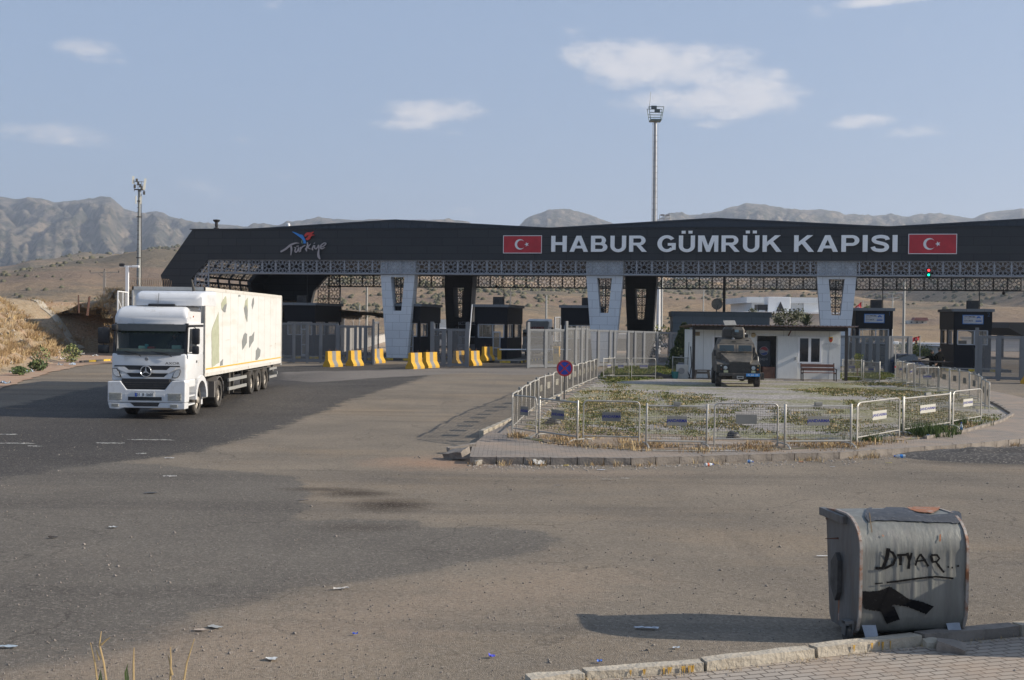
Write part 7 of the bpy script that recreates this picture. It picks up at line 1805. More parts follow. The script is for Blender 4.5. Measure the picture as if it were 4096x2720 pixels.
# ------------------------------------------------------------------ grit and litter
mb = MB()
for k in range(4200):
    y = 9.5+26*rn.random()**1.6; x = rn.uniform(-.46*y, .46*y)
    if mn.noise(Vector((x*.5, y*.9, 2))) < -.05 and rn.random() < .7: continue
    blob(mb, (x, y, gz(y)+.005), rn.uniform(.005, .016)*(1 if rn.random() < .93 else 2.0), 4, .8)
tag(mb.build('road_grit', mat('grit', (.24, .21, .18), .9, var=.5, scale=30), None, fix=False), kind='stuff')
mb = MB()
for k in range(900):
    t = rn.random()*(len(kp)-1); i = int(t); q = kp[i].lerp(kp[i+1], t-i); q = q+Vector((0, -abs(rn.gauss(.15, .45))-.1, 0)); blob(mb, (q.x, q.y, .004), rn.uniform(.01, .035), 5, .7)
for k in range(260):
    t = rn.random()*5; i = int(t); q = fk[i].lerp(fk[i+1], t-i)+Vector((rn.gauss(0, .05), -abs(rn.gauss(0, .12))-.01, 0)); blob(mb, (q.x, q.y, .012), rn.uniform(.004, .015), 5, .7)
tag(mb.build('gutter_pebbles', mat('pebble', (.36, .32, .28), .9, var=.4, scale=10), None, fix=False), kind='stuff')
wclear = glass('bottle_plastic', (.62, .68, .72), .15, .75); wblue = mat('label_blue', (.03, .22, .60), .5)
def bottle(x, y, h, rz, lab, L_=.24, cap=(.03, .10, .5), stand=False, r_=.036, body=None, lbl=None):
    p = G(x, y, h); t = thing('plastic_bottle', lab, 'bottle', p, R(rz), 'plastic bottles littered about the kerb')
    ax = 'Z' if stand else 'X'; c = (0, 0, 0) if stand else (-L_/2, 0, r_)
    pr = [(0, 0), (r_, .005), (r_, L_*.66), (r_*.85, L_*.76), (r_*.4, L_*.9), (r_*.4, L_)]
    MB().lathe(pr, c, ax, 14).build('body', body or wclear, t, smooth=True)
    MB().lathe([(r_*1.03, L_*.25), (r_*1.03, L_*.52)], c, ax, 14).build('label_band', lbl or wblue, t, smooth=True)
    MB().lathe([(r_*.45, L_*.95), (r_*.45, L_*1.06), (0, L_*1.06)], c, ax, 10).build('cap', mat('cap_%d' % int(cap[0]*100+cap[2]*10), cap, .4), t); return t
bottle(3600, 1832, 0, 170, 'crushed clear bottle with blue label lying at the kerb right of centre', .26, r_=.045)
bottle(3735, 1822, 0, 15, 'clear bottle with blue cap lying at the kerb beside a grey rag', .26)
bottle(3885, 1814, 0, 8, 'clear bottle with blue band lying near the dark asphalt hump', .24)
bottle(3845, 1728, KH+.01, 0, 'clear bottle standing upright on the paving by the corner weeds', .27, stand=True, r_=.04)
bottle(2530, 1858, -.0, 10, 'clear bottle lying against the kerb below the third front barrier', .24)
bottle(2835, 1865, 0, 20, 'clear bottle with orange base lying on the road below the blank plated barrier', .2, lbl=mat('label_orange', (.5, .1, .03), .5), r_=.04)
bottle(3000, 1852, 0, -30, 'short bottle with blue cap lying at the kerb near centre', .14)
bottle(3715, 1748, KH+.01, 5, 'silvery crushed bottle lying on the paving edge among weeds', .2)
def scrap(x, y, w_, d_, rz, col, lab, h=0.0, cat='litter', curl=.03, name='paper_scrap', tilt=0):
    p = G(x, y, h); n_ = 6; vs = []; rr = random.Random(int(x*7+y))
    for i in range(n_+1):
        for j in range(n_+1):
            u_, v_ = i/n_-.5, j/n_-.5; k_ = 1-.25*rr.random()*(abs(u_) > .4 or abs(v_) > .4)
            vs.append((u_*w_*k_, v_*d_*k_, .006+curl*abs(mn.noise(Vector((u_*3+x, v_*3+y, 0))))*2+tilt*(v_+.5)*d_))
    o = MB().add(vs, [(i*(n_+1)+j, (i+1)*(n_+1)+j, (i+1)*(n_+1)+j+1, i*(n_+1)+j+1) for i in range(n_) for j in range(n_)]).build(name, mat('scrap_%02d%02d%02d' % tuple(int(c*99) for c in col), col, .6, var=.15, scale=20), None, smooth=True, autos=60)
    o.location = p; o.rotation_euler = (0, 0, R(rz)); tag(o, lab, cat, 'scraps littered on the road'); return o
LIT = [(2155, 1858, .30, .22, 20, (.48, .47, .44), 'creased grey card leaning on the kerb below the second barrier', .5), (2266, 1862, .14, .1, 0, (.6, .45, .08), 'yellow crumpled wrapper at the kerb right of the grey card', 0), (2460, 1846, .10, .1, 0, (.62, .6, .54), 'cream paper cup crushed at the kerb', .4),
       (3205, 1848, .13, .07, 20, (.55, .14, .04), 'small orange red wrapper at the kerb', 0), (3555, 1852, .17, .05, 5, (.4, .35, .04), 'yellow wrapper with red end on the road before the kerb', 0), (2405, 1880, .2, .08, 0, (.42, .45, .5), 'flat bluish plastic scrap on the road below the kerb', 0),
       (2430, 1918, .26, .05, 0, (.5, .47, .42), 'long pale scrap on the road, left one of two', 0), (2500, 1914, .2, .05, 0, (.5, .47, .42), 'long pale scrap on the road, right one of two', 0), (2236, 1942, .2, .05, 0, (.16, .15, .15), 'dark grey scrap on the road below the island corner', 0),
       (3330, 1868, .14, .04, 0, (.35, .38, .42), 'thin grey scrap before the kerb at right', 0), (3975, 1835, 0.0, 0, 0, (0, 0, 0), '', 0), (678, 1833, .24, .1, 10, (.6, .6, .6), 'white crumpled paper on the dark asphalt edge below the lorry', .1), (602, 1972, .24, .12, 12, (.06, .06, .058), 'black rubber scrap on the grey asphalt left of centre', 0),
       (452, 2110, .14, .08, 0, (.5, .52, .52), 'pale crushed cup on the grey asphalt', .2), (212, 2150, .14, .08, 8, (.05, .04, .035), 'black curled scrap on the asphalt at left', .2), (860, 2508, .17, .10, -35, (.36, .36, .34), 'oval grey stone like slab piece on the sandy road', 0), (800, 2520, .14, .06, 0, (.45, .36, .28), 'tan flat scrap beside the oval grey piece', 0),
       (1085, 2637, .12, .09, -8, (.55, .56, .55), 'pale translucent lid on the road near the bottom', .1), (1365, 2355, .20, .06, 15, (.45, .43, .4), 'pale splinter of wood among gravel on the road', .2), (1420, 2538, .06, .04, 0, (.05, .12, .6), 'small bright blue bottle cap on the road', .2), (1968, 2628, .07, .05, 20, (.06, .08, .6), 'bright blue wrapper on the road left of the kerb end', .3),
       (2398, 2648, .06, .04, 0, (.08, .2, .6), 'blue twisted wrapper in front of the bin shadow', .3), (2585, 2514, .28, .06, -8, (.55, .58, .62), 'pale blue and white packet lying at the edge of the bin shadow', .15), (2705, 2592, .08, .05, 0, (.45, .5, .55), 'small pale paper lying inside the bin shadow', 0),
       (3290, 2225, .18, .06, 0, (.62, .61, .58), 'white rectangular paper lying left of the bin', 0), (1215, 2000, .2, .06, 0, (.13, .12, .12), 'dark flat scrap beside the oil stain', 0), (30, 2588, .2, .06, 0, (.35, .42, .48), 'pale blue plastic scrap at the bottom left', .1), (2675, 1866, .12, .04, 0, (.5, .48, .44), 'tiny pale scrap at the kerb centre', 0)]
for (x, y, w2, d2, rz, c, lab, cu) in LIT:
    if lab: scrap(x, y, w2, d2, rz, c, lab, 0.012, curl=cu*.05+.006, tilt=(.55 if 'leaning' in lab else 0))
RUB = ((60, 1490), (215, 1433), (250, 1437), (290, 1440), (240, 1462), (118, 1488), (380, 1425), (290, 1460), (330, 1418), (20, 1535))
for i, (x, y) in enumerate(RUB):
    scrap(x, y, .5, .3, i*37, ((.5, .58, .66) if i % 2 else (.62, .62, .6)), ('bluish' if i % 2 else 'white')+' plastic rubbish at the foot of the bank, '+ordinal(1+sorted(q[0]*1000+q[1] for q in RUB).index(x*1000+y))+' piece from the left', .12, curl=.12, name='plastic_rubbish')['group'] = 'rubbish at the foot of the bank'
# asphalt hump over the kerb at the right
c = G(4080, 1830); vs = []; n_ = 26
for i in range(n_+1):
    for j in range(n_+1):
        u_, v_ = i/n_*2-1, j/n_*2-1; r2 = u_*u_+v_*v_; x, y = c.x+u_*3.2, c.y+v_*1.5
        vs.append((x, y, max(0, 1-r2)*.20*(1+.5*mn.noise(Vector((x*2, y*2, 0))))-.02*(r2 > .9)+.012))
tag(MB().add(vs, [(i*(n_+1)+j, (i+1)*(n_+1)+j, (i+1)*(n_+1)+j+1, i*(n_+1)+j+1) for i in range(n_) for j in range(n_)]).build('asphalt_mound', road_mat('crumbled_asphalt', (.085, .077, .07), (.05, .046, .043), grain=24), None, smooth=True, autos=180), kind='structure')
# ------------------------------------------------------------------ masts, poles and lamps
def zat(y, x, D): return CAMH-(y-hz(x))/F*D
def base(x, D): return Vector((A(x, 1400, D).x, D, gz(D)))
# antenna mast, far left
p = base(553, 125); D_ = 125; H = zat(765, 553, D_)
t = thing('antenna_mast', 'tall grey mobile phone mast with white antenna panels left of the gate', 'mast', p, R(15))
mb = MB().tube((0, 0, 0), (0, 0, H), .30, .14, 12)
mb.build('pole', mat('mast_grey', (.27, .28, .27), .6, .3, var=.25, scale=2, stretch=(1, 1, .3)), t, smooth=True)
mb = MB()
for k in range(26): z = 3+k*(H-4)/26; mb.tube((-.2, -.3, z), (.0, -.28, z), .025, n=5)
for z in (H*.33, H*.56, H*.82, H*.92): rr_ = lerp(.30, .14, z/H); mb.lathe([(rr_-.02, 0), (rr_+.08, 0), (rr_+.08, .1), (rr_-.02, .1)], (0, 0, z), 'Z', 12)
mb.tube((.34, -.1, 2), (.22, -.1, H-.5), .03, n=5)
mb.build('climbing_steps', M['chassis'], t)
mb = MB().box(-.5, .5, -.3, .3, H-.1, H-.02)
for x in (-.5, -.12, .2, .5): mb.tube((x, -.3, H-.3), (x, -.3, H+.8), .025, n=5)
for z in (H+.4, H+.75): mb.tube((-.55, -.3, z), (.55, -.3, z), .025, n=5)
for x, z in ((-.45, H+.2), (-.1, H+.55), (.25, H+.1), (.5, H-.45), (-.25, H+.85), (.1, H+.3)): mb.bbox(x-.11, x+.11, -.5, -.3, z-.16, z+.2, .02)
mb.build('head_platform', M['chassis'], t)
aw = mat('antenna_white', (.70, .68, .58), .5, var=.08)
for (x, z0, z1, lean) in ((-.60, H+.5, H+1.3, 0), (.48, H-.1, H+1.1, .14)):
    MB().prism([(x-.11, -.4, z0), (x+.11, -.4, z0), (x+.11+lean, -.4, z1), (x-.11+lean, -.4, z1)], (0, .15, 0)).build('antenna_panel', aw, t)
for x, z0, z1 in ((-.33, H-1.6, H-.75), (.16, H-1.6, H-.75)): MB().bbox(x-.06, x+.06, -.35, -.22, z0, z1, .02).build('antenna_panel', aw, t)
# floodlight mast behind the canopy
D_ = 135; p = base(2613, D_); H = zat(492, 2622, D_)
t = thing('floodlight_mast', 'very tall grey floodlight mast with basket rising behind the canopy', 'mast', p)
lean = (A(2621, 500, D_).x-p.x)
MB().tube((0, 0, 0), (lean, 0, H), .29, .18, 12).build('pole', mat('mast_pale', (.42, .42, .41), .5, .3, var=.2, scale=1), t, smooth=True)
mb = MB()
for k in range(30):
    z = 4+k*(H-5)/30; xx = lean*z/H; mb.tube((xx-.36, -.2, z), (xx+.32, -.2, z), .02, n=5)
mb.tube((-.36, -.2, 3), (lean-.3, -.2, H-.3), .03, n=5).tube((.32, -.2, 3), (lean+.3, -.2, H-.3), .02, n=5)
mb.build('ladder', M['steel'], t)
mb = MB(); w0, w1 = .62, .86; z0, z1 = H, H+1.45
mb.box(lean-w0, lean+w0, -.7, .7, z0-.1, z0+.08)
for a, b in ((-1, -.7), (1, -.7), (-1, .7), (1, .7)): mb.tube((lean+a*w0, b, z0), (lean+a*w1, b*1.2, z1), .04, n=5)
for f_ in (.35, .55, 1): 
    w_ = lerp(w0, w1, f_); z = lerp(z0, z1, f_); mb.tube((lean-w_, -.8, z), (lean+w_, -.8, z), .04, n=5).tube((lean-w_, .8, z), (lean+w_, .8, z), .04, n=5)
mb.build('basket', mat('basket_green', (.15, .19, .18), .6, .2, var=.2), t)
for x, z in ((lean-.28, z1-.12), (lean+.1, z1-.5)): MB().bbox(x-.32, x+.32, -1.0, -.85, z-.17, z+.2, .03).build('floodlight', mat('flood_dark', (.06, .075, .08), .3), t)
MB().tube((lean-.8, -.8, z1-.4), (lean-.66, -.8, z1+1.7), .035, .02, 6).build('lightning_rod', M['steel'], t)
D_ = 150; p = base(2645, D_); H = zat(896, 2645, D_)
t = thing('floodlight_mast', 'small floodlight basket on a pole just right of the tall mast', 'mast', p)
MB().tube((0, 0, 0), (0, 0, H+.1), .14, .10, 10).build('pole', M['galv'], t, smooth=True)
mb = MB().box(-.5, .85, -.4, .4, H-.03, H+.03)
for x in (-.5, .2, .85): mb.tube((x, -.4, H), (x, -.4, H+.9), .03, n=5)
for z in (H+.45, H+.9): mb.tube((-.5, -.4, z), (.85, -.4, z), .03, n=5)
mb.build('basket', M['galv'], t)
for x in (-.15, .5): MB().bbox(x-.25, x+.25, -.6, -.45, H+.75, H+.98, .02).build('floodlight', M['steel'], t)
def lamp_pole(x, ytop, D_, lab, r_=.10, head='none', col='galv', name='lamp_pole', cat='pole'):
    p = base(x, D_); H = zat(ytop, x, D_)-p.z; t = thing(name, lab, cat, p, 0, 'light poles beyond the gate')
    MB().tube((0, 0, 0), (0, 0, H), r_, r_*.65, 8).build('pole', M[col], t, smooth=True)
    if head == 'double':
        MB().tube((-1.0, 0, H), (1.0, 0, H), .05, n=5).tube((-.8, 0, H-.5), (.8, 0, H-.5), .05, n=5).build('crossarm', M[col], t)
        for s_ in (-1, 1): MB().bbox(s_*.9-.35, s_*.9+.35, -.2, .2, H+.02, H+.22, .03).build('lamp', M['steel'], t)
    if head == 'cam': MB().bbox(-.25, .35, -.12, .12, H, H+.2, .03).build('camera', M['steel'], t)
    return t
lamp_pole(1465, 1142, 118, 'pale slender pole rising in front of the brown slope, left of the first white column', .15)
lamp_pole(1437, 1216, 140, 'thinner pale pole just left of the slender tall one', .09)
lamp_pole(1411, 1258, 125, 'short camera pole beyond the corrugated wall', .06, 'cam')
lamp_pole(2183, 1180, 125, 'pale pole without lamp between the two middle booths', .14)
lamp_pole(2632, 1150, 118, 'white round pole at the right side of the dark second column', .24, col='white')
lamp_pole(3613, 1125, 115, 'tall pale pole right of the booth with the car and bus sign', .17)
lamp_pole(3567, 1176, 150, 'pale pole with twin lamps right of the rightmost column', .12, 'double')
lamp_pole(2811, 1150, 130, 'thin pale pole rising behind the blue grey building', .09)
lamp_pole(2404+8, 1130, 140, 'thin pole seen beside the middle white column', .08)
# two dark cable conduits that drop from the canopy
u_, z_ = gl(2898, 1110, 6); q = gw(u_, 6, 0)
o = MB().tube((q.x, q.y, 4.2), (q.x, q.y, 8.0), .11, n=8).build('drain_pipe', M['black'], None); tag(o, 'dark pipe dropping from the canopy onto the blue grey building', 'pipe')
# utility poles with crossarms
def util(x, ytop, D_, lab, w_=1.4):
    p = base(x, D_); H = zat(ytop, x, D_)-p.z; t = thing('utility_pole', lab, 'utility pole', p, R(8), 'utility poles on the hills')
    wp = mat('pole_concrete', (.26, .235, .21), .85, var=.2)
    MB().box(-.16, .16, -.12, .12, 0, H).build('pole', wp, t); MB().bar((-w_, 0, H-.35), (w_, 0, H-.2), .10, .12).bar((-w_*.5, 0, H-.3), (0, 0, H-1.0), .06, .06).bar((w_*.5, 0, H-.25), (0, 0, H-1.0), .06, .06).build('crossarm', wp, t)
    for x_ in (-w_, 0, w_): MB().lathe([(0, 0), (.08, .02), (.06, .15), (.09, .2), (0, .34)], (x_, 0, H-.28+(.0 if x_ else .2)), n=8).build('insulator', M['chassis'], t)
    return t
util(416, 1082, 150, 'grey concrete utility pole with crossarm between the bank and the lorry', 1.75)
util(2040, 1162, 300, 'distant utility pole above the middle booth on the brown hill', 2.6)
p = base(507, 84); H = zat(1075, 507, 84)
t = thing('camera_post', 'white post with a camera on a short arm just left of the mast', 'camera post', p)
MB().box(-.1, .1, -.1, .1, 0, H).build('post', M['white'], t); MB().box(-.55, .7, -.05, .05, H-.1, H+.02).build('arm', M['white'], t)
MB().bbox(-.55, -.2, -.12, .12, H-.05, H+.17, .03).build('camera', M['black'], t); MB().bbox(.35, .85, -.1, .1, H-.12, H+.05, .03).build('camera', M['white'], t)
# razor wire and white framed mesh wing left of the canopy
def coil(p, q, r_, lab, turns=26, m=None):
    p = Vector(p); q = Vector(q); n = turns*10; pts = []
    d = (q-p).normalized(); a = d.orthogonal().normalized(); b = d.cross(a)
    for k in range(n+1): t_ = k/n; an = 2*PI*turns*t_; pts.append(p.lerp(q, t_)+a*math.cos(an)*r_+b*math.sin(an)*r_)
    o = MB().path(pts, .014, 3).build('razor_wire', m or mat('wire_brown', (.26, .18, .12), .7, var=.3), None); tag(o, lab, 'razor wire'); return o
a_, b_ = A(505, 1128, 90), A(680, 1136, 90)
coil(a_, b_, .38, 'razor wire coil above the lorry roof left of the canopy leg', 20)
q0 = base(470, 76); q1 = base(508, 79)
t = thing('mesh_wing', 'white framed mesh wing gate standing close left of the lorry cab', 'gate leaf', q0, math.atan2(q1.y-q0.y, q1.x-q0.x)); L_ = (q1-q0).length
H = zat(1165, 470, 76)-q0.z; f_ = MB()
for x in (0, L_*.5, L_): f_.box(x-.04, x+.04, -.04, .04, 0, H)
for z in (.1, H*.5, H): f_.bar((0, 0, z), (L_, 0, z), .06, .07)
f_.bar((0, 0, H*.9), (L_, 0, H*.55), .05, .06); f_.build('frame', M['white'], t)
MB().add([(0, 0, .1), (L_, 0, .1), (L_, 0, H), (0, 0, H)], [(0, 1, 2, 3)]).build('mesh', wire, t)
# posts on the bank
for (x, y0, y1, D_, dx, lab) in ((315, 1222, 1180, 88, -1, 'thin leaning fence post on the bank, left one'), (346, 1232, 1187, 86, 10, 'dark leaning fence post on the bank, middle one'), (351, 1232, 1185, 86.5, 9, 'dark leaning fence post on the bank, right one')):
    a_, b_ = A(x, y0+30, D_), A(x+dx, y1, D_); o = MB().tube((0, 0, 0), b_-a_, .06, .05, 6).build('fence_post', M['rust'], None); o.location = a_; tag(o, lab, 'post')
# concrete strip running down the bank edge, laid on the bank
rws = [bankpts[k:k+len(rows_t)] for k in range(0, len(bankpts), len(rows_t))]
best = min(rws, key=lambda q: abs(2048+q[6][0]/q[6][1]*F-262)); o = MB(); pp = [Vector((q[0], q[1], q[2]+.05)) for q in best[2:13]]
for a_, b_ in zip(pp, pp[1:]): o.bar(a_, b_, .7, .16, (0, 0, 1))
tag(o.build('concrete_strip', M['kerbl'], None), 'cracked concrete strip running down the edge of the bank', 'concrete edge')
# yellow black kerb by the bank
t = thing('painted_kerb', 'yellow and black painted kerb at the foot of the bank left of the lorry', 'kerb', (0, 0, 0)); mb = MB()
kk = walk(line_w([(322, 1452), (450, 1444), (640, 1434), (1120, 1432)]), .95)
for i, (a_, b_) in enumerate(zip(kk, kk[1:])):
    d = (b_-a_)*.97; mb.bar((a_.x, a_.y, gz(a_.y)+.07), (a_.x+d.x, a_.y+d.y, gz(a_.y)+.07), .18, .17, (0, 0, 1), i % 2)
mb.build('kerb', [M['kblack'], M['yellow']], t)

# ------------------------------------------------------------------ buildings beyond
def bldg(x0, x1, ytop, D_, dep, lab, m, capm=None, cap=.28, yaw=0, name='building', over=.15):
    a_ = base(x0, D_); b_ = base(x1, D_); w_ = (b_.x-a_.x)/math.cos(yaw); H = zat(ytop, (x0+x1)/2, D_)-gz(D_)
    t = thing(name, lab, 'building', a_, yaw); MB().box(0, w_, 0, dep, 0, H-cap).build('wall', m, t)
    MB().box(-over, w_+over, -over, dep+over, H-cap, H).build('roof_edge', capm or m, t)
    return t, w_, H
bt, bw, bh = bldg(2690, 3068, 1247, 97, 9, 'low blue grey panelled building behind the white hut', M['bluegrey'], panel_mat('bluegrey_cap', (.27, .32, .36), (.26, .31, .35), (.12, .14, .16), 2.4, 2), .42, GA*.55)
M['cream'] = mat('cream_wall', (.50, .44, .37), .8, var=.08, scale=.5); M['wclad'] = panel_mat('white_panels', (.58, .585, .58), (.55, .555, .55), (.36, .37, .38), 2.2, .9)
t, w_, H = bldg(2980, 3420, 1248, 150, 20, 'long low cream building with white roof edge between hut and column', M['cream'], M['signw'], .22)
t, w_, H = bldg(3005, 3290, 1190, 165, 16, 'white panelled upper building with overhanging roof beyond the cream one', M['wclad'], M['wclad'], .8, over=.9)
MB().box(w_*.72, w_*1.0, -.3, -.05, 0, H-.8).build('lit_return', M['signw'], t)
p = A(3050, 1247, 149); t = thing('cooling_unit', 'white rooftop cooling unit with dark triangular opening on the cream building', 'cooling unit', (p.x, 152, zat(1248, 3050, 149)))
MB().bbox(0, 1.3, 0, 2, .3, 1.0, .05).box(.1, .2, .1, .2, 0, .3).box(1.1, 1.2, .1, .2, 0, .3).build('duct', M['black'], t); MB().bbox(1.3, 4.2, -.2, 2.4, .0, 2.0, .06).build('casing', M['signw'], t)
MB().prism([(2.3, -.21, .1), (3.5, -.21, .1), (2.9, -.21, 1.4)], (0, -.02, 0)).build('opening', M['black'], t)
p = A(2866, 1248, 104); t = thing('satellite_dish', 'round pale satellite dish on the blue grey building roof', 'satellite dish', (p.x, 104, zat(1248, 2866, 104)-.15))
MB().lathe([(0, .13), (.25, .10), (.43, .02), (.50, -.04), (.48, -.06), (.42, 0), (.25, .08), (0, .11)], (0, -.15, .85), 'Y', 22).build('dish', mat('dish_pale', (.75, .72, .66), .6, var=.2), t, smooth=True)
MB().tube((0, 0, -.1), (0, 0, .85), .05).tube((0, -.15, .3), (0, -.75, .8), .025).build('mount', M['steel'], t)
# far farmhouse, sheds
def hill_pt(x, y, r0=300, r1=1600):
    best = None
    for k in range(300):
        r_ = r0*((r1/r0)**(k/300)); d = ray(x, y); t_ = r_/d.y; X_, Z_ = d.x*t_, CAMH+d.z*t_
        if hill_h(x, r_, X_) > Z_: return Vector((X_, r_, Z_))
    return Vector((d.x*t_, r_, Z_))
hp = hill_pt(3670, 1296)
sc_ = hp.y/4700
t = thing('farmhouse', 'far white farmhouse with dark red roof on the hillside at right', 'house', (hp.x, hp.y, hp.z-3))
MB().box(-38*sc_*1, 38*sc_, 0, 14*sc_*3, 0, 3+14*sc_).build('wall', mat('farm_white', (.55, .54, .50), .8), t)
MB().prism([(-20*sc_, -1, 3+14*sc_), (40*sc_, -1, 3+14*sc_), (34*sc_, -1, 3+26*sc_), (-12*sc_, -1, 3+26*sc_)], (0, 40*sc_, 0)).build('roof', mat('farm_red', (.20, .075, .065), .8), t)
for k in range(3): MB().box(-28*sc_+k*22*sc_, -22*sc_+k*22*sc_, -.3, 0, 3+4*sc_, 3+10*sc_).build('window', M['dark_glass'], t)
t, w_, H = bldg(3640, 3900, 1376, 190, 14, 'long low shed with dark roof edge behind the two standing people', mat('shed_wall', (.12, .12, .13), .8), mat('shed_roof', (.22, .24, .27), .6), .45)
t, w_, H = bldg(3745, 3830, 1384, 120, 6, 'pale corrugated hut wall beside the booth numbered 2', panel_mat('corr_white', (.52, .53, .52), (.46, .47, .46), (.25, .25, .25), .5, 9), M['steel'], .1)
t, w_, H = bldg(3965, 4180, 1352, 150, 10, 'pale flat roofed building seen through the right mesh gate', M['wclad'], M['steel'], .3)
t, w_, H = bldg(2440, 2560, 1337, 130, 10, 'low grey roofed building seen between the middle columns', mat('grey_wall', (.20, .19, .17), .8), mat('pale_roof', (.38, .38, .38), .6), .5)
# dark canopy cut by the right edge
D_ = 112; p = A(4037, 1300, D_); t = thing('side_canopy', 'dark wedge shaped canopy cut by the right edge of the photo', 'canopy', (p.x, D_, .2)); zt_ = zat(1289, 4037, D_)-.2; zb_ = zat(1312, 4037, D_)-.2; z3 = zat(1344, 4085, D_)-.2
MB().prism([(0, 0, zt_), (0, 0, zb_), (1.35, 0, z3), (9, 0, z3), (9, 0, zt_)], (0, 12, 0)).build('roof', M['clad'], t)
for y_ in (2, 10): MB().box(3.2, 3.7, y_, y_+.5, 0, z3).build('post', M['cold'], t)
# white corrugated boundary wall with razor wire (between lorry and first column)
wc = panel_mat('wall_cream_ribbed', (.47, .45, .42), (.43, .41, .385), (.27, .26, .24), .35, 9)
for (xa, Da, xb, Db, yt, lab) in ((1352, 100, 1378, 112, 1272, 'tall cream wall pier behind the gate panel left of the first column'), (1376, 112, 1470, 130, 1312, 'cream ribbed boundary wall carrying a razor wire coil'), (1468, 130, 1560, 175, 1352, 'farther low part of the cream boundary wall with dry wire on top')):
    a_, b_ = base(xa, Da), base(xb, Db); d = b_-a_; H = zat(yt, xa, Da)-.2
    t = thing('boundary_wall', lab, 'wall', a_, math.atan2(d.y, d.x)); MB().box(0, d.length, 0, .3, 0, H).build('wall', wc, t); MB().box(-.05, d.length+.05, -.05, .35, H, H+.08).build('coping', M['concrete'], t)
    coil(a_+Vector((0, 0, H+.4)), b_+Vector((0, 0, H+.4)), .34, 'brown razor wire coil on the '+lab.split(' with')[0].split(' carrying')[0].split(' behind')[0], 6)

# ------------------------------------------------------------------ more lorries in the lanes
def bg_truck(x, D_, lab, cabcol, y_top, txt=None, txtm=None, deflect=False, boxh=3.9, length=10, u_shift=0):
    p = base(x, D_); t = thing('waiting_lorry', lab, 'lorry', p, GA)
    zt_ = zat(y_top, x, D_)-p.z; hc = min(zt_, 3.4)
    MB().bbox(-1.22, 1.22, 0, 2.2, .95, hc, .10, seg=3).build('cab', cabcol, t, smooth=True)
    MB().box(-1.12, 1.12, -.03, .02, 1.75, hc-.45).build('windscreen', M['dark_glass'], t); MB().box(-1.15, 1.15, -.14, .0, hc-.47, hc-.28).build('sun_visor', M['black'], t)
    MB().box(-.85, .85, -.035, 0, 1.05, 1.6).build('grille', M['black'], t); MB().bbox(-1.25, 1.25, -.12, .4, .38, 1.0, .05).build('bumper', cabcol, t, smooth=True)
    for s_ in (-1, 1):
        MB().box(s_*.95-.18, s_*.95+.18, -.15, -.12, .55, .75).build('headlight', mat('lamp_glass', (.55, .57, .58), .12), t)
        MB().bbox(s_*1.48-.1, s_*1.48+.1, -.1, .05, 1.9, 2.6, .03).build('mirror', M['black'], t); MB().tube((s_*1.2, .1, 2.55), (s_*1.45, -.05, 2.55), .02, n=5).build('mirror_bracket', M['black'], t)
        for y_ in (1.4, 4.6, length-2.6, length-1.3): MB().lathe([(0, 0), (.3, .0), (.5, -.03), (.5, -.28), (.3, -.3), (0, -.3)], (s_*1.2, y_, .5), 'X', 18).build('wheel', M['rubber'], t) if s_ > 0 else MB().lathe([(0, 0), (.3, .0), (.5, .03), (.5, .28), (.3, .3), (0, .3)], (s_*1.2, y_, .5), 'X', 18).build('wheel', M['rubber'], t)
    MB().box(-.5, .5, 1, length, .7, 1.0).build('chassis', M['chassis'], t)
    if deflect: MB().frombm(rounded_loft([(.5, -1.0, 1.0, hc, hc+.3), (.7, -1.05, 1.05, hc, hc+.75), (2.2, -1.1, 1.1, hc, hc+.95)], rr=.15)).build('air_deflector', cabcol, t, smooth=True)
    if boxh: MB().box(-1.27, 1.27, 2.9, length, 1.1, boxh).build('trailer_box', M['box'], t)
    if txt: text_obj('lettering', txt, .30, txtm, t, facing(0, -.16 if not deflect else .42, hc-.12 if not deflect else hc+.12), .01, sx=1.1, bold=.008)
    return t
shade_cab = mat('cab_shaded_blue', (.30, .33, .38), .4, var=.1)  # grey blue puts the canopy's shade into the cab colour
bg_truck(1885, 103, 'lorry with shade-toned blue grey cab waiting in the shade behind the raised barrier arm', shade_cab, 1287, 'NAKLIYAT A.S.', mat('text_pale', (.03, .03, .04), .5), boxh=0, length=9)
bg_truck(2143, 105, 'white lorry with red lettering waiting behind the mesh gate leaf', M['white'], 1318, 'AKDEMIR', mat('akd_red', (.5, .03, .04), .5), True, boxh=0, length=9)
o_ = bg_truck(1752, 126, 'white lorry half hidden behind the narrow gate leaf', M['white'], 1312, boxh=3.2, length=9)
# framed panels of a stake bed above the fence
q = base(2218, 118); t = thing('stake_trailer', 'pale framed stake trailer side showing above the middle fence', 'trailer', q, GA+R(68)); f_ = MB()
L_ = 7.5; H = zat(1268, 2195, 114)-.2
for k in range(8): f_.box(k*L_/7-.05, k*L_/7+.05, -.05, .05, 1.1, H)
for z in (1.15, (H+1.15)/2, H): f_.bar((0, 0, z), (L_, 0, z), .08, .08)
f_.build('frame', M['alu'], t); MB().box(0, L_, .02, .06, 1.1, H-.1).build('panel', wire, t); MB().box(0, L_, .1, 2.3, .8, 1.1).build('bed', M['chassis'], t)
for y_ in (1, 2.2, 5.5): MB().lathe([(0, 0), (.5, 0), (.5, .3), (0, .3)], (y_, .2, .5), 'Y', 16).build('wheel', M['rubber'], t)

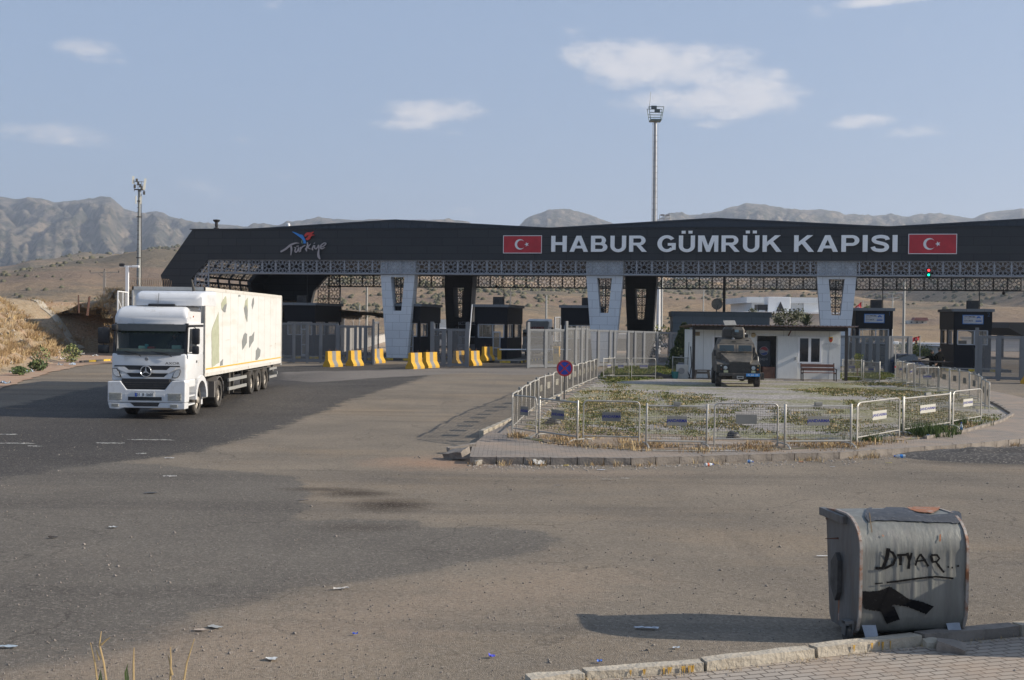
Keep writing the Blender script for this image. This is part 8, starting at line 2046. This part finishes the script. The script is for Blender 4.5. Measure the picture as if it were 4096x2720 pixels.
# ------------------------------------------------------------------ blue car and two people
cp = G(3656, 1506); car = thing('blue_car', 'dark blue car facing the camera behind the barriers at the right', 'car', (A(3653, 1500, 71).x, 71, .2), R(-4))
cb = mat('car_blue', (.006, .016, .05), .5, var=.1, spec=.25)
def csec(y, z0, z1, w0, w1): return [(-w0, y, z0), (w0, y, z0), (w1, y, z1), (-w1, y, z1)]
mb = MB(); loft4(mb, [csec(0, .35, .62, .72, .68), csec(.25, .25, .75, .86, .78), csec(1.1, .25, .88, .88, .80), csec(3.2, .25, .92, .88, .80), csec(4.2, .3, .85, .82, .7)]); o = mb.build('body', cb, car, smooth=False); md = o.modifiers.new('b', 'BEVEL'); md.width = .06; md.segments = 3
mb = MB(); loft4(mb, [csec(1.1, .86, .90, .78, .76), csec(1.75, .86, 1.33, .80, .56), csec(2.9, .88, 1.36, .80, .56), csec(3.8, .85, .92, .75, .7)]); mb.build('roof', cb, car)
MB().add([(-.70, 1.06, .93), (.70, 1.06, .93), (.53, 1.66, 1.32), (-.53, 1.66, 1.32)], [(0, 1, 2, 3)]).build('windscreen', M['dark_glass'], car)
for s_ in (-1, 1):
    MB().bbox(s_*.62-.16, s_*.62+.16, -.02, .12, .55, .68, .02).build('headlight', mat('lamp_glass', (.55, .57, .58), .12), car); MB().bbox(s_*.95-.09, s_*.95+.09, 1.2, 1.32, .88, 1.0, .02).build('mirror', cb, car)
    for y_ in (.8, 3.3): MB().lathe([(0, 0), (.2, .01*s_), (.31, 0), (.31, -.2*s_), (0, -.2*s_)], (s_*.88, y_, .31), 'X', 18).build('wheel', M['rubber'], car)
MB().box(-.45, .45, -.03, .02, .42, .58).build('grille', M['black'], car)
def person(loc, rz, lab, pose, cloth, skin, H=1.75, cap=True):
    t = thing('person', lab, 'person', loc, rz)
    k = H/1.75; J = {'pel': (0, 0, .95), 'che': (0, .0, 1.30), 'nek': (0, .0, 1.50), 'hed': (0, -.01, 1.57), 'top': (0, -.01, 1.63)}
    J.update(pose); order = [('pel', None, .155), ('bel', 'pel', .15), ('che', 'bel', .165), ('nek', 'che', .065), ('hed', 'nek', .06),
        ('hpl', 'pel', .10), ('knl', 'hpl', .07), ('anl', 'knl', .05), ('tol', 'anl', .045), ('hpr', 'pel', .10), ('knr', 'hpr', .07), ('anr', 'knr', .05), ('tor', 'anr', .045),
        ('shl', 'che', .075), ('ell', 'shl', .05), ('wrl', 'ell', .038), ('shr', 'che', .075), ('elr', 'shr', .05), ('wrr', 'elr', .038)]
    D0 = {'bel': (0, .0, 1.10), 'hpl': (-.10, 0, .88), 'hpr': (.10, 0, .88), 'knl': (-.13, -.02, .49), 'knr': (.13, -.02, .49), 'anl': (-.15, .02, .09), 'anr': (.15, .02, .09), 'tol': (-.17, -.14, .05), 'tor': (.17, -.14, .05),
          'shl': (-.19, 0, 1.40), 'shr': (.19, 0, 1.40), 'ell': (-.27, .03, 1.13), 'elr': (.27, .03, 1.13), 'wrl': (-.25, -.12, .93), 'wrr': (.25, -.12, .93)}
    for a, b in D0.items(): J.setdefault(a, b)
    names = [o[0] for o in order]; me = bpy.data.meshes.new('body'); me.from_pydata([Vector(J[n])*k for n in names], [(names.index(p_), i) for i, (n, p_, r_) in enumerate(order) if p_], [])
    o = bpy.data.objects.new('body', me); COL.objects.link(o); o.parent = t
    md = o.modifiers.new('skin', 'SKIN'); sv = me.skin_vertices[0].data
    for i, (n, p_, r_) in enumerate(order): sv[i].radius = (r_*k, r_*k*(.72 if n in ('che', 'bel', 'pel') else 1)); 
    sv[0].use_root = True; s2 = o.modifiers.new('sub', 'SUBSURF'); s2.levels = 2; s2.render_levels = 2; me.materials.append(cloth)
    dg = bpy.context.evaluated_depsgraph_get(); dg.update(); m2 = bpy.data.meshes.new_from_object(o.evaluated_get(dg)); o.modifiers.clear(); o.data = m2; m2.materials.clear(); m2.materials.append(cloth)
    m2.polygons.foreach_set('use_smooth', [True]*len(m2.polygons))
    hd = bmesh.new(); bmesh.ops.create_uvsphere(hd, u_segments=18, v_segments=14, radius=1); hc = Vector(J['hed'])*k+Vector((0, -.005, .10*k))
    for v in hd.verts:
        c = v.co.copy(); w_ = 1-.22*max(0, -c.z); x, y, z = c.x*.077*w_, c.y*.095*w_, c.z*.12
        if c.y < -.85 and abs(c.x) < .22 and -.35 < c.z < .15: y -= .018
        v.co = hc+Vector((x, y, z))*k
    h = MB().frombm(hd).build('head', skin, t, smooth=True, autos=180)
    for s_ in (-1, 1):
        MB().bbox(hc.x+s_*.078-.008, hc.x+s_*.078+.008, hc.y-.02, hc.y+.02, hc.z-.03, hc.z+.035, .006).build('ear', skin, h); MB().lathe([(0, -.006), (.009, -.003), (.010, .004)], (hc.x+s_*.032, hc.y-.088, hc.z+.012), 'Y', 8).build('eye', M['black'], h)
    MB().box(hc.x-.025, hc.x+.025, hc.y-.092, hc.y-.086, hc.z-.062, hc.z-.055).build('mouth', M['rust'], h)
    c_ = bmesh.new(); bmesh.ops.create_uvsphere(c_, u_segments=18, v_segments=10, radius=1)
    for v in c_.verts: v.co = hc+Vector((v.co.x*.084, v.co.y*.102+.004, max(v.co.z, -.15)*.125+.012))*k
    hat = MB().frombm(c_).build('cap' if cap else 'hair', mat('cap_dark', (.02, .022, .018), .8), t, smooth=True, autos=180)
    if cap: MB().bbox(hc.x-.06, hc.x+.06, hc.y-.16, hc.y-.08, hc.z+.045, hc.z+.055, .004).build('peak', mat('cap_dark', (.02, .022, .018), .8), hat)
    for wn_, el in (('wrl', 'ell'), ('wrr', 'elr')):        # hands with five fingers
        w0 = Vector(J[wn_])*k; d = (w0-Vector(J[el])*k).normalized(); sd = d.orthogonal().normalized(); mbh = MB(); nrm = d.cross(sd)
        mbh.path([w0-d*.03, w0+d*.02, w0+d*.08], [.028, .036, .034], 8)
        for q_, (off, ln) in enumerate(((-.03, .055), (-.01, .075), (.01, .08), (.03, .065))):
            b0_ = w0+d*.075+sd*off; mbh.path([b0_, b0_+d*ln*.5+nrm*.006, b0_+d*ln*.9+nrm*.028], [.0095, .009, .007], 6)
        mbh.path([w0+d*.02+sd*.03, w0+d*.05+sd*.055, w0+d*.085+sd*.06], [.012, .011, .008], 6); mbh.build('hand', skin, t, smooth=True)
    return t
skin = mat('skin', (.30, .18, .12), .6, var=.1)
uni = mat('uniform_shaded', (.009, .010, .008), .9, scale=14, col2=(.005, .005, .005), spec=.05)  # near black puts the people's shade into the cloth colour
pX = A(3756, 1450, 69.5).x
person((pX, 69.5, .2), R(12), 'taller person in shade-darkened uniform and cap standing by the booth numbered 2', {'elr': (.30, -.02, 1.15), 'wrr': (.20, -.2, 1.05)}, uni, skin, 1.78)
person((A(3728, 1450, 68.9).x, 68.9, .2), R(-30), 'shorter person in shade-darkened uniform reaching an arm towards the blue car', {'ell': (-.42, -.08, 1.28), 'wrl': (-.66, -.16, 1.22), 'che': (-.02, -.03, 1.29), 'bel': (0, -.01, 1.1)}, uni, skin, 1.66)
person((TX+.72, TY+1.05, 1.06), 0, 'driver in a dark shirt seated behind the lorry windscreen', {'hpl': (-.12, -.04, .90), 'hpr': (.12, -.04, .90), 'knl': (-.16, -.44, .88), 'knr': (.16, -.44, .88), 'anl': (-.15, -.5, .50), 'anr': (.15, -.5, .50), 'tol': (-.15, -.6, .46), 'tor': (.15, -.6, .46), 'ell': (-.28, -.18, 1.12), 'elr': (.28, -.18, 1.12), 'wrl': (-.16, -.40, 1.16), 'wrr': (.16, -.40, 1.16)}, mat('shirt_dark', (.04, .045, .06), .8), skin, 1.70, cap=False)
# barrier pole between the two and the car
o = MB().tube((A(3650, 1440, 68).x, 68, 1.28), (A(3800, 1446, 68).x, 68, 1.22), .045, n=6).build('boom_pole', M['black'], None); tag(o, 'thin dark boom pole in front of the blue car and the two people', 'boom barrier')

# ------------------------------------------------------------------ flags
def flag(x, ytop, ybase_D, pts, lab, marks=True, pole=True, white=False):
    D_ = ybase_D; p = base(x, D_); H = zat(ytop, x, D_)-p.z
    t = thing('flag', lab, 'flag', p, 0, 'red flags on poles beyond the gate')
    MB().tube((0, 0, 0), (0, 0, H), .06, .04, 8).build('pole', M['galv'], t)
    o0 = p; P_ = [A(a, b, D_)-Vector((p.x, p.y, p.z)) for a, b in pts]; n_ = 8; vs = []
    tl, tr, br_, bl = P_
    for i in range(n_+1):
        for j in range(5):
            a = tl.lerp(tr, i/n_); b = bl.lerp(br_, i/n_); q = a.lerp(b, j/4); vs.append((q.x, q.y+.12*math.sin(i*1.4+j*.5), q.z))
    c = MB().add(vs, [(i*5+j, (i+1)*5+j, (i+1)*5+j+1, i*5+j+1) for i in range(n_) for j in range(4)]).build('cloth', mat('flag_cloth', (.55, .02, .03), .7), t, smooth=True, autos=180)
    if marks:
        cc = (tl+tr+br_+bl)/4; s_ = (tl-bl).length*.2; mb = MB()
        mb.lathe([(s_*.75, -.19), (s_, -.19), (s_, -.17), (s_*.75, -.17)], (cc.x, cc.y, cc.z), 'Y', 16).build('emblem', M['signw'], c)
flag(3449, 1200, 140, ((3446, 1207), (3416, 1233), (3416, 1252), (3447, 1250)), 'red flag drooping beside the rightmost white column')
flag(3680, 1342, 120, ((3679, 1344), (3648, 1352), (3644, 1369), (3678, 1360)), 'small red flag on a pole above the green trees at right')
flag(3668, 1345, 128, ((3667, 1352), (3660, 1354), (3659, 1400), (3667, 1402)), 'pole with a narrow banner beside the small red flag', False)

# ------------------------------------------------------------------ trees
lp = [mat('pine_green', (.05, .075, .03), .8, var=.3, scale=2), mat('pine_light', (.09, .115, .045), .8, var=.3, scale=2)]
cy = base(2736, 73); cy.z += .15
def conifer(c, h, r_, lab):
    t = thing('conifer_tree', lab, 'tree', c); mb = MB(); rr = random.Random(5)
    for _ in range(5200):
        zz = rr.random(); a = rr.uniform(0, 2*PI); rad = r_*(1-zz)**.75*(.35+.75*rr.random()**.5)*(1+.28*mn.noise(Vector((math.cos(a)*2, math.sin(a)*2, zz*7)))); q = Vector((math.cos(a)*rad, math.sin(a)*rad, .15+zz*h))
        d = Vector((math.cos(a), math.sin(a), rr.uniform(.2, 1.6))).normalized()*rr.uniform(.07, .16); w_ = d.cross(Vector((rr.gauss(0, 1), rr.gauss(0, 1), rr.gauss(0, 1)))).normalized()*.075
        mb.add([q-w_, q+w_, q+d], [(0, 1, 2)], 0 if rr.random() < .6 else 1)
    mb.build('crown', lp, t, fix=False); MB().tube((0, 0, -.1), (0, 0, h*.9), .09, .02, 7).build('trunk', mat('bark', (.10, .075, .055), .9), t); return t
conifer(cy, zat(1290, 2736, 73)-cy.z-.2, .95, 'dark pointed conifer standing close left of the hut')
def tree(c, h, r_, m, lab, n=1500, leaf=.12, grp='trees around the checkpoint', th=.35):
    t = thing('leafy_tree', lab, 'tree', c, group=grp); rr = random.Random(int(abs(c[0])*31+c[1])); mb = MB(); cl = [(Vector((rr.gauss(0, .45)*r_, rr.gauss(0, .45)*r_, h*(th+.15)+rr.random()*h*(.8-th))), rr.uniform(.3, .55)*r_) for _ in range(11)]
    for _ in range(n):
        c0, cr_ = rr.choice(cl); q = c0+Vector((rr.gauss(0, 1), rr.gauss(0, 1), rr.gauss(0, .8)))*cr_*.55
        n1 = Vector((rr.gauss(0, 1), rr.gauss(0, 1), rr.gauss(0, 1))).normalized()*leaf*rr.uniform(.6, 1.3); n2 = n1.cross(Vector((rr.gauss(0, 1), rr.gauss(0, 1), rr.gauss(0, 1)))).normalized()*leaf*.6
        mb.add([q-n1, q+n2, q+n1, q-n2], [(0, 1, 2, 3)], 0 if rr.random() < .6 else 1)
    mb.build('crown', m, t, fix=False); b_ = MB().tube((0, 0, -.2), (0, 0, h*(th+.2)), .05*h**.8*.5, .03*h**.8*.5, 7)
    for c0, cr_ in cl[:7]: b_.tube((0, 0, h*th*.9), c0, .02*h*.5, .008*h*.5, 5)
    b_.build('trunk', mat('bark', (.10, .075, .055), .9), t); return t
olv = [mat('olive_leaf', (.16, .17, .09), .8, var=.3, scale=2), mat('olive_leaf_dark', (.09, .10, .05), .8, var=.3)]
ylw = [mat('leaf_yellowing', (.20, .20, .05), .8, var=.3, scale=2), leafg[0]]
def tr_at(x, ytop, D_, r_, m, lab, **kw): p = base(x, D_); return tree(p, zat(ytop, x, D_)-p.z, r_, m, lab, **kw)
tr_at(3145, 1238, 112, 1.3, olv, 'grey green olive like tree behind the hut roof, between building and column')
tr_at(3008, 1226, 140, 1.0, olv, 'small olive coloured tree top beside the rooftop cooling unit', n=600)
tr_at(3500-12, 1228, 108, .7, ylw, 'tall narrow yellow green tree between the rightmost column and the sign booth', n=2200, th=.05)
tr_at(2672, 1300, 110, 1.6, ylw, 'yellow green tree behind the long fence left of the hut', n=1200)
tr_at(3655, 1385, 125, 1.6, leafg, 'green tree behind the blue car, left one', n=1100, th=.1)
tr_at(3700, 1400, 122, 1.5, ylw, 'yellow green bushy tree behind the blue car, right one', n=1100, th=.1)
tr_at(2590, 1335, 105, 1.2, lp, 'dark green tree behind the fence near the second dark column', n=900, th=.05)
# spiky palm like plant over the roof
p = base(3222, 118); h = zat(1262, 3222, 118)-.2; t = thing('palm_tree', 'dark spiky palm tree top showing above the hut roof', 'tree', p); mb = MB(); rr = random.Random(2)
for k in range(150):
    a = rr.uniform(0, 2*PI); e = rr.uniform(-.2, 1.4); d = Vector((math.cos(a)*math.cos(e), math.sin(a)*math.cos(e), math.sin(e))); L_ = rr.uniform(.9, 1.7); s_ = d.cross(Vector((0, 0, 1))).normalized()*.05; b0_ = Vector((0, 0, h-.9))
    mb.add([b0_-s_, b0_+s_, b0_+d*L_*.7+s_, b0_+d*L_*.7-s_, b0_+d*L_+Vector((0, 0, -.15))], [(0, 1, 2, 3), (3, 2, 4)])
mb.build('crown', [lp[0]], t, fix=False); MB().tube((0, 0, -.2), (0, 0, h-.8), .22, .18, 9).build('trunk', mat('bark', (.10, .075, .055), .9), t)
# young sapling right of the hut
p = base(3432, 64.5); p.z += .17; t = thing('sapling', 'thin young sapling tied to a red brown stake right of the hut', 'tree', p); mb = MB(); rr = random.Random(9); h = zat(1415, 3432, 64.5)-p.z
for _ in range(260):
    zz = rr.uniform(.42, 1); q = Vector((rr.gauss(0, .10), rr.gauss(0, .10), h*zz)); n1 = Vector((rr.gauss(0, 1), rr.gauss(0, 1), rr.gauss(0, 1))).normalized()*.06; n2 = n1.cross(Vector((1, rr.random(), 0))).normalized()*.04; mb.add([q-n1, q+n2, q+n1, q-n2], [(0, 1, 2, 3)], rr.randrange(2))
mb.build('crown', [leafg[0], ylw[0]], t, fix=False); MB().tube((0, 0, -.1), (.02, 0, h*.95), .02, .01, 6).build('trunk', mat('bark', (.10, .075, .055), .9), t); MB().box(-.05, .0, -.05, 0, -.1, h*.45).build('stake', M['rust'], t)
# swivel camera on a thin pole near the right barriers
p = base(3582, 62); t = thing('camera_pole', 'thin red banded pole with a silver camera right of the gate leaf', 'camera pole', p); h = zat(1378, 3582, 62)-p.z
MB().tube((0, 0, 0), (0, 0, h), .025, n=6).build('pole', M['galv'], t); MB().bbox(-.12, .14, -.1, .1, h, h+.16, .03).build('camera', M['signw'], t); MB().tube((0, 0, h*.42), (0, 0, h*.46), .04, n=8).build('red_band', M['red'], t); MB().box(-.25, .25, -.2, .2, 0, .04).build('foot', M['steel'], t)
